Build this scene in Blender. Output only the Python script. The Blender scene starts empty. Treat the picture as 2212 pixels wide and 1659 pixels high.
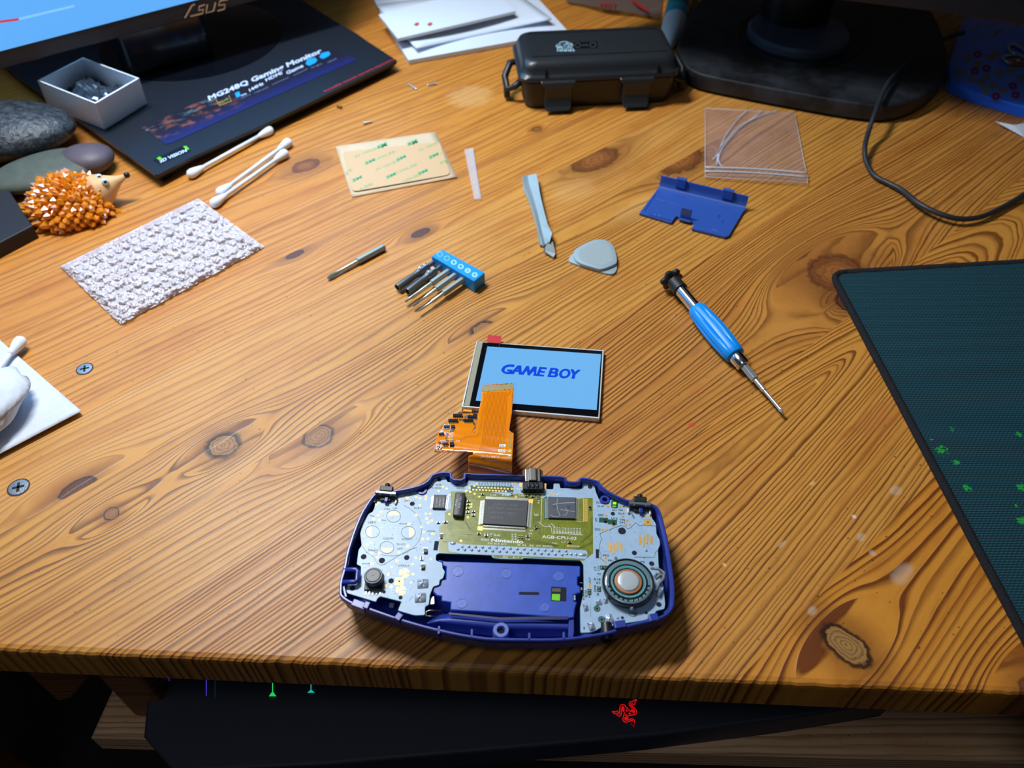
import bpy, bmesh, math, random
from mathutils import Vector, Matrix
from mathutils.geometry import tessellate_polygon
random.seed(7)
SC = bpy.context.scene
COL = SC.collection
PI = math.pi

# ------------------------------------------------------------------ camera
CAM_H = 0.325
F_PX = 1730.0
PITCH = math.radians(47.5)
ROLL = math.radians(-0.25)
cam_data = bpy.data.cameras.new('camera')
cam_data.sensor_width = 36.0
cam_data.lens = 36.0 * F_PX / 2212.0
cam_data.clip_start = 0.01
cam_data.clip_end = 20.0
cam_data.dof.use_dof = True
cam_data.dof.focus_distance = 0.40
cam_data.dof.aperture_fstop = 10.5
cam = bpy.data.objects.new('camera', cam_data)
COL.objects.link(cam)
cam.location = (0, 0, CAM_H)
cam.rotation_mode = 'XYZ'
cam.matrix_world = (Matrix.Translation((0, 0, CAM_H))
                    @ Matrix.Rotation(math.radians(90) - PITCH, 4, 'X')
                    @ Matrix.Rotation(ROLL, 4, 'Z'))
SC.camera = cam

# ------------------------------------------------------------------ world, exposure
SC.view_settings.view_transform = 'Standard'
SC.view_settings.look = 'None'
SC.view_settings.gamma = 1.0
SC.view_settings.use_curve_mapping = False
SC.view_settings.exposure = -0.14
w = bpy.data.worlds.new('world')
SC.world = w
w.use_nodes = True
w.node_tree.nodes['Background'].inputs[0].default_value = (0.55, 0.62, 0.75, 1)
w.node_tree.nodes['Background'].inputs[1].default_value = 0.055


def area_light(name, loc, target, sx, sy, power, color):
    d = bpy.data.lights.new(name, 'AREA')
    d.shape = 'RECTANGLE'
    d.size = sx
    d.size_y = sy
    d.energy = power
    d.color = color
    o = bpy.data.objects.new(name, d)
    COL.objects.link(o)
    o.location = loc
    o.rotation_euler = (Vector(target) - Vector(loc)).to_track_quat('-Z', 'Y').to_euler()
    return o


# the bright task lamp over the desk, behind the console and to the left
area_light('task_lamp_light', (-0.25, 0.52, 0.62), (-0.08, 0.27, 0.0), 0.26, 0.05, 6.6, (0.97, 0.985, 1.0))
# added dim fill from above and behind the camera, not a known lamp
area_light('front_fill_light', (-0.4, -0.35, 1.7), (0.0, 0.2, 0.0), 0.6, 0.6, 3.0, (0.9, 0.95, 1.0))


# glow of the left monitor's lit screen
area_light('monitor_screen_light', (-0.262, 0.625, 0.20), (-0.20, 0.45, 0.02), 0.40, 0.20, 1.1, (0.30, 0.62, 1.0))


# ------------------------------------------------------------------ geometry helpers
def G(px, py, z=0.0):
    """point of the place at height z that a sight line through photo pixel px,py meets"""
    x = (px - 1106.0) / F_PX
    y = -(py - 829.5) / F_PX
    c, s = math.cos(ROLL), math.sin(ROLL)
    x, y = c * x - s * y, s * x + c * y
    dy = math.cos(PITCH) + y * math.sin(PITCH)
    dz = -math.sin(PITCH) + y * math.cos(PITCH)
    t = (CAM_H - z) / -dz
    return Vector((x * t, dy * t, z))


def fr(ox, oy, k):
    return lambda x, y: (ox + x / k, oy + y / k)


cA = fr(720, 980, 5.53)
cB = fr(1080, 980, 5.53)
cC = fr(720, 1180, 5.53)
cD = fr(1080, 1160, 5.53)
cE = fr(1000, 1030, 7.373)
cF = fr(930, 870, 11.06)
cL = fr(920, 700, 5.53)


def V2(p):
    return Vector((p[0], p[1]))


def area2(P):
    return 0.5 * sum(P[i][0] * P[(i + 1) % len(P)][1] - P[(i + 1) % len(P)][0] * P[i][1] for i in range(len(P)))


def ccw(P):
    P = [Vector((p[0], p[1])) for p in P]
    return P if area2(P) > 0 else P[::-1]


def inset(P, d):
    """move every corner of a ccw polygon inward by d"""
    n = len(P)
    out = []
    for i in range(n):
        a, b, c = P[i - 1], P[i], P[(i + 1) % n]
        e1 = (b - a).normalized()
        e2 = (c - b).normalized()
        n1 = Vector((-e1.y, e1.x))
        n2 = Vector((-e2.y, e2.x))
        m = n1 + n2
        if m.length < 1e-6:
            m = n1
        m.normalize()
        k = 1.0 / max(0.5, m.dot(n1))
        out.append(b + m * d * k)
    return out


def smooth_poly(P, it=1):
    P = [Vector((p[0], p[1])) for p in P]
    for _ in range(it):
        Q = []
        for i in range(len(P)):
            a, b = P[i], P[(i + 1) % len(P)]
            Q += [a * 0.75 + b * 0.25, a * 0.25 + b * 0.75]
        P = Q
    return P


def round_poly(P, r, n=4):
    """round the corners of a polygon by radius r"""
    P = [Vector((p[0], p[1])) for p in P]
    out = []
    for i in range(len(P)):
        a, b, c = P[i - 1], P[i], P[(i + 1) % len(P)]
        la, lc = (a - b).length, (c - b).length
        rr = min(r, la * 0.45, lc * 0.45)
        p0 = b + (a - b).normalized() * rr
        p2 = b + (c - b).normalized() * rr
        for k in range(n + 1):
            t = k / n
            out.append(p0 * (1 - t) ** 2 + b * 2 * t * (1 - t) + p2 * t * t)
    return out


class MB:
    def __init__(self):
        self.v = []
        self.f = []
        self.m = []
        self.uv = None

    def add(self, verts, faces, mi=0):
        o = len(self.v)
        self.v += [tuple(p) for p in verts]
        self.f += [[i + o for i in f] for f in faces]
        self.m += [mi] * len(faces)
        return self

    def poly3(self, pts, mi=0):
        """flat filled polygon from 3d points (any simple shape)"""
        pts = [Vector(p) for p in pts]
        tris = tessellate_polygon([pts])
        fs = []
        for t in tris:
            n = (pts[t[1]] - pts[t[0]]).cross(pts[t[2]] - pts[t[0]])
            fs.append(list(t) if n.z >= 0 else [t[0], t[2], t[1]])
        return self.add(pts, fs, mi)

    def prism(self, P, z0, z1, mi=0, bev=0.0, cap0=True):
        """upright prism over a plan polygon, optional top bevel"""
        P = ccw(P)
        n = len(P)
        rings = [(P, z0)]
        if bev > 0:
            rings += [(P, z1 - bev), (inset(P, bev * 0.35), z1 - bev * 0.35), (inset(P, bev), z1)]
        else:
            rings += [(P, z1)]
        vs = []
        for R, z in rings:
            vs += [(p.x, p.y, z) for p in R]
        fs = []
        for k in range(len(rings) - 1):
            for i in range(n):
                j = (i + 1) % n
                fs.append([k * n + i, k * n + j, (k + 1) * n + j, (k + 1) * n + i])
        top = [Vector((p.x, p.y, 0)) for p in rings[-1][0]]
        tb = (len(rings) - 1) * n
        for t in tessellate_polygon([top]):
            a, b, c = t
            s = (top[b] - top[a]).cross(top[c] - top[a]).z
            fs.append([tb + a, tb + b, tb + c] if s > 0 else [tb + a, tb + c, tb + b])
        if cap0:
            bot = [Vector((p.x, p.y, 0)) for p in P]
            for t in tessellate_polygon([bot]):
                a, b, c = t
                s = (bot[b] - bot[a]).cross(bot[c] - bot[a]).z
                fs.append([a, c, b] if s > 0 else [a, b, c])
        return self.add(vs, fs, mi)

    def rings(self, R, mi=0, closed=True, cap=True):
        """loft between rings of equal count (lists of 3d points)"""
        n = len(R[0])
        vs = [p for r in R for p in r]
        fs = []
        for k in range(len(R) - 1):
            for i in range(n if closed else n - 1):
                j = (i + 1) % n
                fs.append([k * n + i, k * n + j, (k + 1) * n + j, (k + 1) * n + i])
        if cap:
            fs.append(list(range(n))[::-1])
            fs.append([(len(R) - 1) * n + i for i in range(n)])
        return self.add(vs, fs, mi)

    def box(self, c, s, rz=0.0, mi=0, M=None):
        hx, hy, hz = s[0] / 2, s[1] / 2, s[2] / 2
        vs = []
        R = M if M is not None else Matrix.Rotation(rz, 3, 'Z')
        for dx, dy, dz in [(-1, -1, -1), (1, -1, -1), (1, 1, -1), (-1, 1, -1), (-1, -1, 1), (1, -1, 1), (1, 1, 1), (-1, 1, 1)]:
            vs.append(Vector(c) + R @ Vector((dx * hx, dy * hy, dz * hz)))
        return self.add(vs, [[0, 3, 2, 1], [4, 5, 6, 7], [0, 1, 5, 4], [1, 2, 6, 5], [2, 3, 7, 6], [3, 0, 4, 7]], mi)

    def lathe(self, p0, p1, prof, n=20, mi=0, fn=None, cap=True):
        """solid of revolution round the axis p0->p1; prof = [(t in metres along, radius)]"""
        p0, p1 = Vector(p0), Vector(p1)
        ax = (p1 - p0).normalized()
        up = Vector((0, 0, 1)) if abs(ax.z) < 0.9 else Vector((1, 0, 0))
        u = ax.cross(up).normalized()
        v = u.cross(ax).normalized()
        R = []
        for t, r in prof:
            ring = []
            for i in range(n):
                a = 2 * PI * i / n
                rr = r * (fn(a, t) if fn else 1)
                ring.append(p0 + ax * t + u * math.cos(a) * rr + v * math.sin(a) * rr)
            R.append(ring)
        return self.rings(R, mi, True, cap)

    def tube(self, path, r, n=8, mi=0, cap=True):
        path = [Vector(p) for p in path]
        R = []
        pu = None
        for i, p in enumerate(path):
            d = (path[min(i + 1, len(path) - 1)] - path[max(i - 1, 0)]).normalized()
            if pu is None:
                up = Vector((0, 0, 1)) if abs(d.z) < 0.9 else Vector((1, 0, 0))
                u = d.cross(up).normalized()
            else:
                u = (pu - d * pu.dot(d)).normalized()
            pu = u
            v = d.cross(u)
            rr = r[i] if isinstance(r, (list, tuple)) else r
            R.append([p + (u * math.cos(2 * PI * k / n) + v * math.sin(2 * PI * k / n)) * rr for k in range(n)])
        return self.rings(R, mi, True, cap)

    def ball(self, c, r, n=10, mi=0, z0=-1.0):
        c = Vector(c)
        r = Vector(r) if hasattr(r, '__len__') else Vector((r, r, r))
        R = []
        for k in range(n + 1):
            a = -PI / 2 + PI * k / n
            z = max(math.sin(a), z0)
            rr = max(math.cos(a), 1e-4)
            R.append([c + Vector((r.x * rr * math.cos(2 * PI * i / (2 * n)), r.y * rr * math.sin(2 * PI * i / (2 * n)), r.z * z)) for i in range(2 * n)])
        return self.rings(R, mi)

    def disc(self, c, r, n=16, mi=0, r2=None):
        c = Vector(c)
        r2 = r if r2 is None else r2
        vs = [c + Vector((r * math.cos(2 * PI * i / n), r2 * math.sin(2 * PI * i / n), 0)) for i in range(n)]
        return self.add(vs, [list(range(n))], mi)

    def build(self, name, mats, parent=None, smooth=False, bevel=0.0, seg=2, auto=None):
        me = bpy.data.meshes.new(name)
        off = Vector((0, 0, 0))
        p = parent
        while p is not None:
            off += Vector(p.location)
            p = p.parent
        if parent is None and getattr(self, 'org', None) is not None:
            off = Vector(self.org)
        me.from_pydata([tuple(Vector(q) - off) for q in self.v], [], self.f)
        if not isinstance(mats, (list, tuple)):
            mats = [mats]
        for m in mats:
            me.materials.append(m)
        for i, pl in enumerate(me.polygons):
            pl.material_index = self.m[i]
            pl.use_smooth = smooth
        if self.uv is not None:
            L = me.uv_layers.new(name='UVMap')
            for lp in me.loops:
                L.data[lp.index].uv = self.uv(self.v[lp.vertex_index])
        me.update()
        if smooth and auto is not None:
            try:
                me.set_sharp_from_angle(angle=math.radians(auto))
            except Exception:
                pass
        o = bpy.data.objects.new(name, me)
        COL.objects.link(o)
        if parent is not None:
            o.parent = parent
        elif getattr(self, 'org', None) is not None:
            o.location = self.org
        if bevel > 0:
            b = o.modifiers.new('bevel', 'BEVEL')
            b.width = bevel
            b.segments = seg
            b.limit_method = 'ANGLE'
            b.angle_limit = math.radians(35)
        return o


def thing(name, label, cat, loc, group=None):
    o = bpy.data.objects.new(name, None)
    o.empty_display_size = 0.01
    COL.objects.link(o)
    o.location = loc
    o['label'] = label
    o['category'] = cat
    if group:
        o['group'] = group
    return o


def tag(o, label=None, cat=None, group=None, kind=None):
    if label:
        o['label'] = label
    if cat:
        o['category'] = cat
    if group:
        o['group'] = group
    if kind:
        o['kind'] = kind
    return o


def text2d(s, bold=0.0, shear=0.0):
    """filled outline of a string: 2d verts (cap height about 0.7) and faces"""
    cu = bpy.data.curves.new('t', 'FONT')
    cu.body = s
    cu.offset = bold
    cu.shear = shear
    cu.resolution_u = 2
    o = bpy.data.objects.new('t', cu)
    COL.objects.link(o)
    dg = bpy.context.evaluated_depsgraph_get()
    me = bpy.data.meshes.new_from_object(o.evaluated_get(dg))
    vs = [(v.co.x, v.co.y) for v in me.vertices]
    fs = [list(p.vertices) for p in me.polygons]
    bpy.data.objects.remove(o)
    bpy.data.curves.remove(cu)
    bpy.data.meshes.remove(me)
    return vs, fs


def put_text(mb, s, a, b, h, z, bold=0.0, shear=0.0, mi=0, to=None, fit=True):
    """write s from photo point a to b (baseline), letter height h photo pixels"""
    vs, fs = text2d(s, bold, shear)
    if not vs:
        return
    x0 = min(v[0] for v in vs)
    x1 = max(v[0] for v in vs)
    a, b = Vector(a), Vector(b)
    d = b - a
    L = d.length
    e = d.normalized()
    n = Vector((e.y, -e.x))
    if n.y > 0:
        n = n
    k = L / max(1e-6, (x1 - x0))
    out = []
    for v in vs:
        p = a + e * (v[0] - x0) * k + n * (v[1] / 0.7 * h)
        out.append(to(p.x, p.y) if to else G(p.x, p.y, z))
    mb.add(out, fs, mi)


def strip(mb, pts, wd, z, mi=0, to=None, closed=False):
    """thin flat line through photo points, wd wide in photo pixels"""
    P = [Vector(p) for p in pts]
    n = len(P)
    L, R = [], []
    for i in range(n):
        a = P[i - 1] if (i > 0 or closed) else P[i]
        c = P[(i + 1) % n] if (i < n - 1 or closed) else P[i]
        d = (c - a)
        d = d.normalized() if d.length > 1e-9 else Vector((1, 0))
        q = Vector((-d.y, d.x)) * wd / 2
        L.append(P[i] + q)
        R.append(P[i] - q)
    f = to if to else (lambda x, y: G(x, y, z))
    vs = [f(p.x, p.y) for p in L] + [f(p.x, p.y) for p in R]
    fs = []
    for i in range(n if closed else n - 1):
        j = (i + 1) % n
        fs.append([i, j, n + j, n + i])
    mb.add(vs, fs, mi)


def fill(mb, pts, z, mi=0):
    mb.poly3([G(p[0], p[1], z) for p in pts], mi)


# ------------------------------------------------------------------ material helpers
class NT:
    def __init__(self, mat):
        self.t = mat.node_tree
        self.n = self.t.nodes
        self.l = self.t.links

    def new(self, typ, **kw):
        nd = self.n.new(typ)
        for k, v in kw.items():
            setattr(nd, k, v)
        return nd

    def put(self, sock, val):
        if isinstance(val, bpy.types.NodeSocket):
            self.l.new(val, sock)
        else:
            sock.default_value = val

    def m(self, op, a, b=None, c=None, clamp=False):
        nd = self.new('ShaderNodeMath', operation=op, use_clamp=clamp)
        self.put(nd.inputs[0], a)
        if b is not None:
            self.put(nd.inputs[1], b)
        if c is not None:
            self.put(nd.inputs[2], c)
        return nd.outputs[0]

    def step(self, x, a, b):
        nd = self.new('ShaderNodeMapRange', interpolation_type='SMOOTHSTEP')
        self.put(nd.inputs[0], x)
        self.put(nd.inputs[1], a)
        self.put(nd.inputs[2], b)
        nd.inputs[3].default_value = 0
        nd.inputs[4].default_value = 1
        return nd.outputs[0]

    def mix(self, f, a, b, blend='MIX'):
        nd = self.new('ShaderNodeMix', data_type='RGBA', blend_type=blend)
        self.put(nd.inputs[0], f)
        self.put(nd.inputs[6], a)
        self.put(nd.inputs[7], b)
        return nd.outputs[2]

    def xyz(self, x, y, z=0.0):
        nd = self.new('ShaderNodeCombineXYZ')
        self.put(nd.inputs[0], x)
        self.put(nd.inputs[1], y)
        self.put(nd.inputs[2], z)
        return nd.outputs[0]

    def noise(self, vec, scale, detail=2.0, rough=0.5, dim='3D'):
        nd = self.new('ShaderNodeTexNoise', noise_dimensions=dim)
        self.put(nd.inputs['Vector'], vec)
        nd.inputs['Scale'].default_value = scale
        nd.inputs['Detail'].default_value = detail
        nd.inputs['Roughness'].default_value = rough
        return nd.outputs['Fac']


def rgb(r, g, b):
    """photo-style 0-255 values to linear colour"""
    f = lambda c: (c / 255 / 12.92) if c / 255 <= 0.04045 else ((c / 255 + 0.055) / 1.055) ** 2.4
    return (f(r), f(g), f(b), 1.0)


def mat(name, color, rough=0.5, metal=0.0, spec=0.5, coat=0.0, trans=0.0, emit=None, estr=1.0, alpha=1.0, bump=None, vary=None, ior=1.45, sheen=0.0):
    m = bpy.data.materials.new(name)
    m.use_nodes = True
    nt = NT(m)
    b = m.node_tree.nodes['Principled BSDF']
    b.inputs['Base Color'].default_value = color
    b.inputs['Roughness'].default_value = rough
    b.inputs['Metallic'].default_value = metal
    b.inputs['Specular IOR Level'].default_value = spec
    b.inputs['Coat Weight'].default_value = coat
    b.inputs['Coat Roughness'].default_value = 0.1
    b.inputs['Transmission Weight'].default_value = trans
    b.inputs['IOR'].default_value = ior
    b.inputs['Alpha'].default_value = alpha
    b.inputs['Sheen Weight'].default_value = sheen
    if emit:
        b.inputs['Emission Color'].default_value = emit
        b.inputs['Emission Strength'].default_value = estr
    tc = None
    if vary or bump:
        tc = nt.new('ShaderNodeTexCoord').outputs['Object']
    if vary:
        sc, amt = vary[0], vary[1]
        f = nt.noise(tc, sc, 4.0, 0.6)
        dark = tuple(c * (1 - amt) for c in color[:3]) + (1,)
        light = tuple(min(1, c * (1 + amt)) for c in color[:3]) + (1,)
        nt.put(b.inputs['Base Color'], nt.mix(nt.step(f, 0.3, 0.7), dark, light))
    if bump:
        sc, st, dist = bump
        f = nt.noise(tc, sc, 3.0, 0.55)
        bn = nt.new('ShaderNodeBump')
        bn.inputs['Strength'].default_value = st
        bn.inputs['Distance'].default_value = dist
        nt.put(bn.inputs['Height'], f)
        nt.put(b.inputs['Normal'], bn.outputs[0])
    return m
# ================================================================== the desk
AN = math.radians(41.0)
UA = Vector((math.cos(AN), math.sin(AN)))
UN = Vector((-UA.y, UA.x))


def uvw(px, py):
    g = G(px, py)
    q = Vector((g.x, g.y))
    return q.dot(UA), q.dot(UN)


def wood_mat(name, freq, contrast, light, dark, amp, seed, knots=(), blots=(), arch=None, fine=1.0, rough=0.42):
    """knots: (u, v, ru, rv, flow radius, kind); blots: (u, v, ru, rv, colour, strength)"""
    light = (light[0] * .84, light[1] * .77, light[2] * .62, 1)
    dark = (dark[0] * .62, dark[1] * .58, dark[2] * .52, 1)
    m = bpy.data.materials.new(name)
    m.use_nodes = True
    nt = NT(m)
    bs = m.node_tree.nodes['Principled BSDF']
    uv = nt.new('ShaderNodeUVMap').outputs[0]
    sp = nt.new('ShaderNodeSeparateXYZ')
    nt.put(sp.inputs[0], uv)
    u, v = sp.outputs[0], sp.outputs[1]
    wob = nt.noise(nt.xyz(nt.m('MULTIPLY', u, 5.0), nt.m('MULTIPLY', v, 22.0), seed), 1.0, 3.0, 0.5)
    wob = nt.m('SUBTRACT', wob, 0.5)
    psi = nt.m('ADD', v, nt.m('MULTIPLY', wob, amp))
    w2 = nt.m('SUBTRACT', nt.noise(nt.xyz(nt.m('MULTIPLY', u, 40.0), nt.m('MULTIPLY', v, 130.0), seed + 3), 1.0, 2.0, 0.5), 0.5)
    psi = nt.m('ADD', psi, nt.m('MULTIPLY', w2, 0.0012))
    if arch:
        # cathedral figure: rings become nested parabolas round (au, av)
        au, av, k = arch
        dv = nt.m('SUBTRACT', v, av)
        du = nt.m('SUBTRACT', u, au)
        psi = nt.m('ADD', nt.m('MULTIPLY', nt.m('SQRT', nt.m('ADD', nt.m('MULTIPLY', dv, dv), nt.m('MULTIPLY', nt.m('MULTIPLY', du, du), 0.010 * k))), 1.0), nt.m('MULTIPLY', wob, amp))
        psi = nt.m('ADD', psi, nt.m('MULTIPLY', du, 0.10 * k))
        psi = nt.m('ADD', psi, nt.m('MULTIPLY', w2, 0.0015))
    masks = []
    disp = None
    nz = nt.m('SUBTRACT', nt.noise(nt.xyz(nt.m('MULTIPLY', u, 160.0), nt.m('MULTIPLY', v, 160.0), seed), 1.0, 3.0, 0.6), 0.5)
    for (ku, kv, ru, rv, fa, kind) in knots:
        du = nt.m('SUBTRACT', u, ku)
        dv = nt.m('SUBTRACT', v, kv)
        # flow of the grain round the knot
        dus = nt.m('MULTIPLY', du, 0.42)
        rr = nt.m('ADD', nt.m('MULTIPLY', dus, dus), nt.m('MULTIPLY', dv, dv))
        k = nt.m('DIVIDE', -fa * fa, nt.m('MAXIMUM', rr, fa * fa * 0.8))
        d = nt.m('MULTIPLY', k, dv)
        disp = d if disp is None else nt.m('ADD', disp, d)
        a = nt.m('DIVIDE', du, ru)
        b = nt.m('DIVIDE', dv, rv)
        rho = nt.m('SQRT', nt.m('ADD', nt.m('MULTIPLY', a, a), nt.m('MULTIPLY', b, b)))
        rho = nt.m('ADD', rho, nt.m('MULTIPLY', nz, 0.6))
        masks.append((rho, kind))
    if disp is not None:
        psi = nt.m('ADD', psi, disp)
    t = nt.m('MULTIPLY', psi, freq)
    tn = nt.m('ADD', t, nt.m('MULTIPLY', nt.m('SUBTRACT', nt.noise(nt.xyz(nt.m('MULTIPLY', t, 0.23), nt.m('MULTIPLY', u, 0.8), seed + 9), 1.0, 1.0), 0.5), 5.0))
    frc = nt.m('FRACT', tn)
    idx = nt.m('FLOOR', tn)
    wn = nt.new('ShaderNodeTexWhiteNoise', noise_dimensions='1D')
    nt.put(wn.inputs['W'], idx)
    late = nt.m('MULTIPLY', nt.step(frc, 0.38, 0.86), nt.m('SUBTRACT', 1.0, nt.step(frc, 0.90, 1.0)))
    late = nt.m('MULTIPLY', late, nt.m('MULTIPLY_ADD', wn.outputs['Value'], 0.6, 0.5))
    fib = nt.noise(nt.xyz(nt.m('MULTIPLY', u, 90.0), nt.m('MULTIPLY', psi, 2600.0), seed), 1.0, 2.0, 0.6)
    late2 = nt.m('MULTIPLY', late, nt.m('MULTIPLY_ADD', fib, 1.0, 0.55), clamp=True)
    patch = nt.noise(nt.xyz(nt.m('MULTIPLY', u, 11.0), nt.m('MULTIPLY', psi, 70.0), seed + 5), 1.0, 4.0, 0.6)
    warm = tuple(c * f for c, f in zip(light[:3], (0.78, 0.60, 0.42))) + (1,)
    col = nt.mix(nt.m('MULTIPLY', nt.step(patch, 0.42, 0.75), 0.75), light, warm)
    hue = nt.noise(nt.xyz(nt.m('MULTIPLY', u, 30.0), nt.m('MULTIPLY', psi, 260.0), seed + 15), 1.0, 3.0, 0.6)
    col = nt.mix(nt.m('MULTIPLY', nt.step(hue, 0.45, 0.8), 0.35 * fine), col, dark)
    col = nt.mix(nt.m('MULTIPLY', late2, contrast), col, dark)
    pores = nt.noise(nt.xyz(nt.m('MULTIPLY', u, 300.0), nt.m('MULTIPLY', v, 1500.0), seed), 1.0, 1.0)
    col = nt.mix(nt.m('MULTIPLY', nt.step(pores, 0.62, 0.8), 0.22), col, dark)
    specks = nt.noise(nt.xyz(nt.m('MULTIPLY', u, 420.0), nt.m('MULTIPLY', v, 620.0), seed + 2), 1.0, 0.0)
    col = nt.mix(nt.m('MULTIPLY', nt.step(specks, 0.80, 0.86), 0.7), col, rgb(70, 45, 25))
    for rho, kind in masks:
        if kind == 'ring':       # small sound knot with a thin black ring
            inner, rim, halo = rgb(150, 98, 48), rgb(40, 20, 12), rgb(120, 62, 26)
        elif kind == 'eye':      # big knot, pale centre rings, dark bark rim
            inner, rim, halo = rgb(164, 120, 66), rgb(40, 20, 14), rgb(96, 48, 22)
        elif kind == 'dark':
            inner, rim, halo = rgb(96, 56, 34), rgb(56, 28, 18), rgb(112, 66, 34)
        elif kind == 'bark':
            inner, rim, halo = rgb(160, 110, 56), rgb(22, 14, 14), rgb(130, 78, 38)
        else:                    # 'red' soft knot
            inner, rim, halo = rgb(150, 92, 44), rgb(70, 32, 18), rgb(120, 70, 34)
        hal = nt.m('MULTIPLY', nt.m('SUBTRACT', 1.0, nt.step(rho, 0.8, 3.0)), nt.m('MULTIPLY_ADD', patch, 0.8, 0.5))
        col = nt.mix(nt.m('MULTIPLY', hal, 0.6), col, halo)
        rr = nt.m('FRACT', nt.m('MULTIPLY', rho, 4.2))
        core = nt.mix(nt.m('MULTIPLY', nt.step(rr, 0.3, 0.95), 0.35 if kind == 'red' else 0.5), inner, rim)
        core = nt.mix(nt.m('MULTIPLY', nt.step(rho, 0.25, 0.9), 0.55 if kind == 'red' else 0.1), core, rim)
        ins = nt.m('SUBTRACT', 1.0, nt.step(rho, 0.86, 0.93))
        col = nt.mix(ins, col, core)
        wdt = 0.42 if kind == 'bark' else (0.24 if kind == 'eye' else 0.16)
        ring = nt.m('MULTIPLY', nt.step(rho, 0.80, 0.90), nt.m('SUBTRACT', 1.0, nt.step(rho, 0.95, 0.95 + wdt)))
        if kind == 'bark':
            ring = nt.m('MULTIPLY', ring, nt.step(nt.m('ADD', nz, 0.5), 0.30, 0.42))
        col = nt.mix(nt.m('MULTIPLY', ring, 0.6 if kind == 'red' else 0.92), col, rim)
    for (bu, bv, ru, rv, bc, bst) in blots:
        a = nt.m('DIVIDE', nt.m('SUBTRACT', u, bu), ru)
        b = nt.m('DIVIDE', nt.m('SUBTRACT', v, bv), rv)
        rho = nt.m('ADD', nt.m('ADD', nt.m('MULTIPLY', a, a), nt.m('MULTIPLY', b, b)), nt.m('MULTIPLY', nz, 1.6))
        col = nt.mix(nt.m('MULTIPLY', nt.m('SUBTRACT', 1.0, nt.step(rho, 0.1, 1.25)), bst), col, bc)
    nt.put(bs.inputs['Base Color'], col)
    bs.inputs['Roughness'].default_value = rough
    nt.put(bs.inputs['Roughness'], nt.m('MULTIPLY_ADD', patch, 0.12, rough - 0.05))
    bs.inputs['Specular IOR Level'].default_value = 0.42
    bn = nt.new('ShaderNodeBump')
    bn.inputs['Strength'].default_value = 0.55
    bn.inputs['Distance'].default_value = 0.0005
    nt.put(bn.inputs['Height'], nt.m('ADD', nt.m('MULTIPLY', late, 0.5), nt.m('MULTIPLY', fib, 0.22)))
    nt.put(bs.inputs['Normal'], bn.outputs[0])
    return m


def K(px, py, ru, rv, fa, kind):
    a = uvw(px, py)
    return (a[0], a[1], ru, rv, fa, kind)


def BL(px, py, ru, rv, c, s):
    a = uvw(px, py)
    return (a[0], a[1], ru, rv, c, s)


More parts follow.
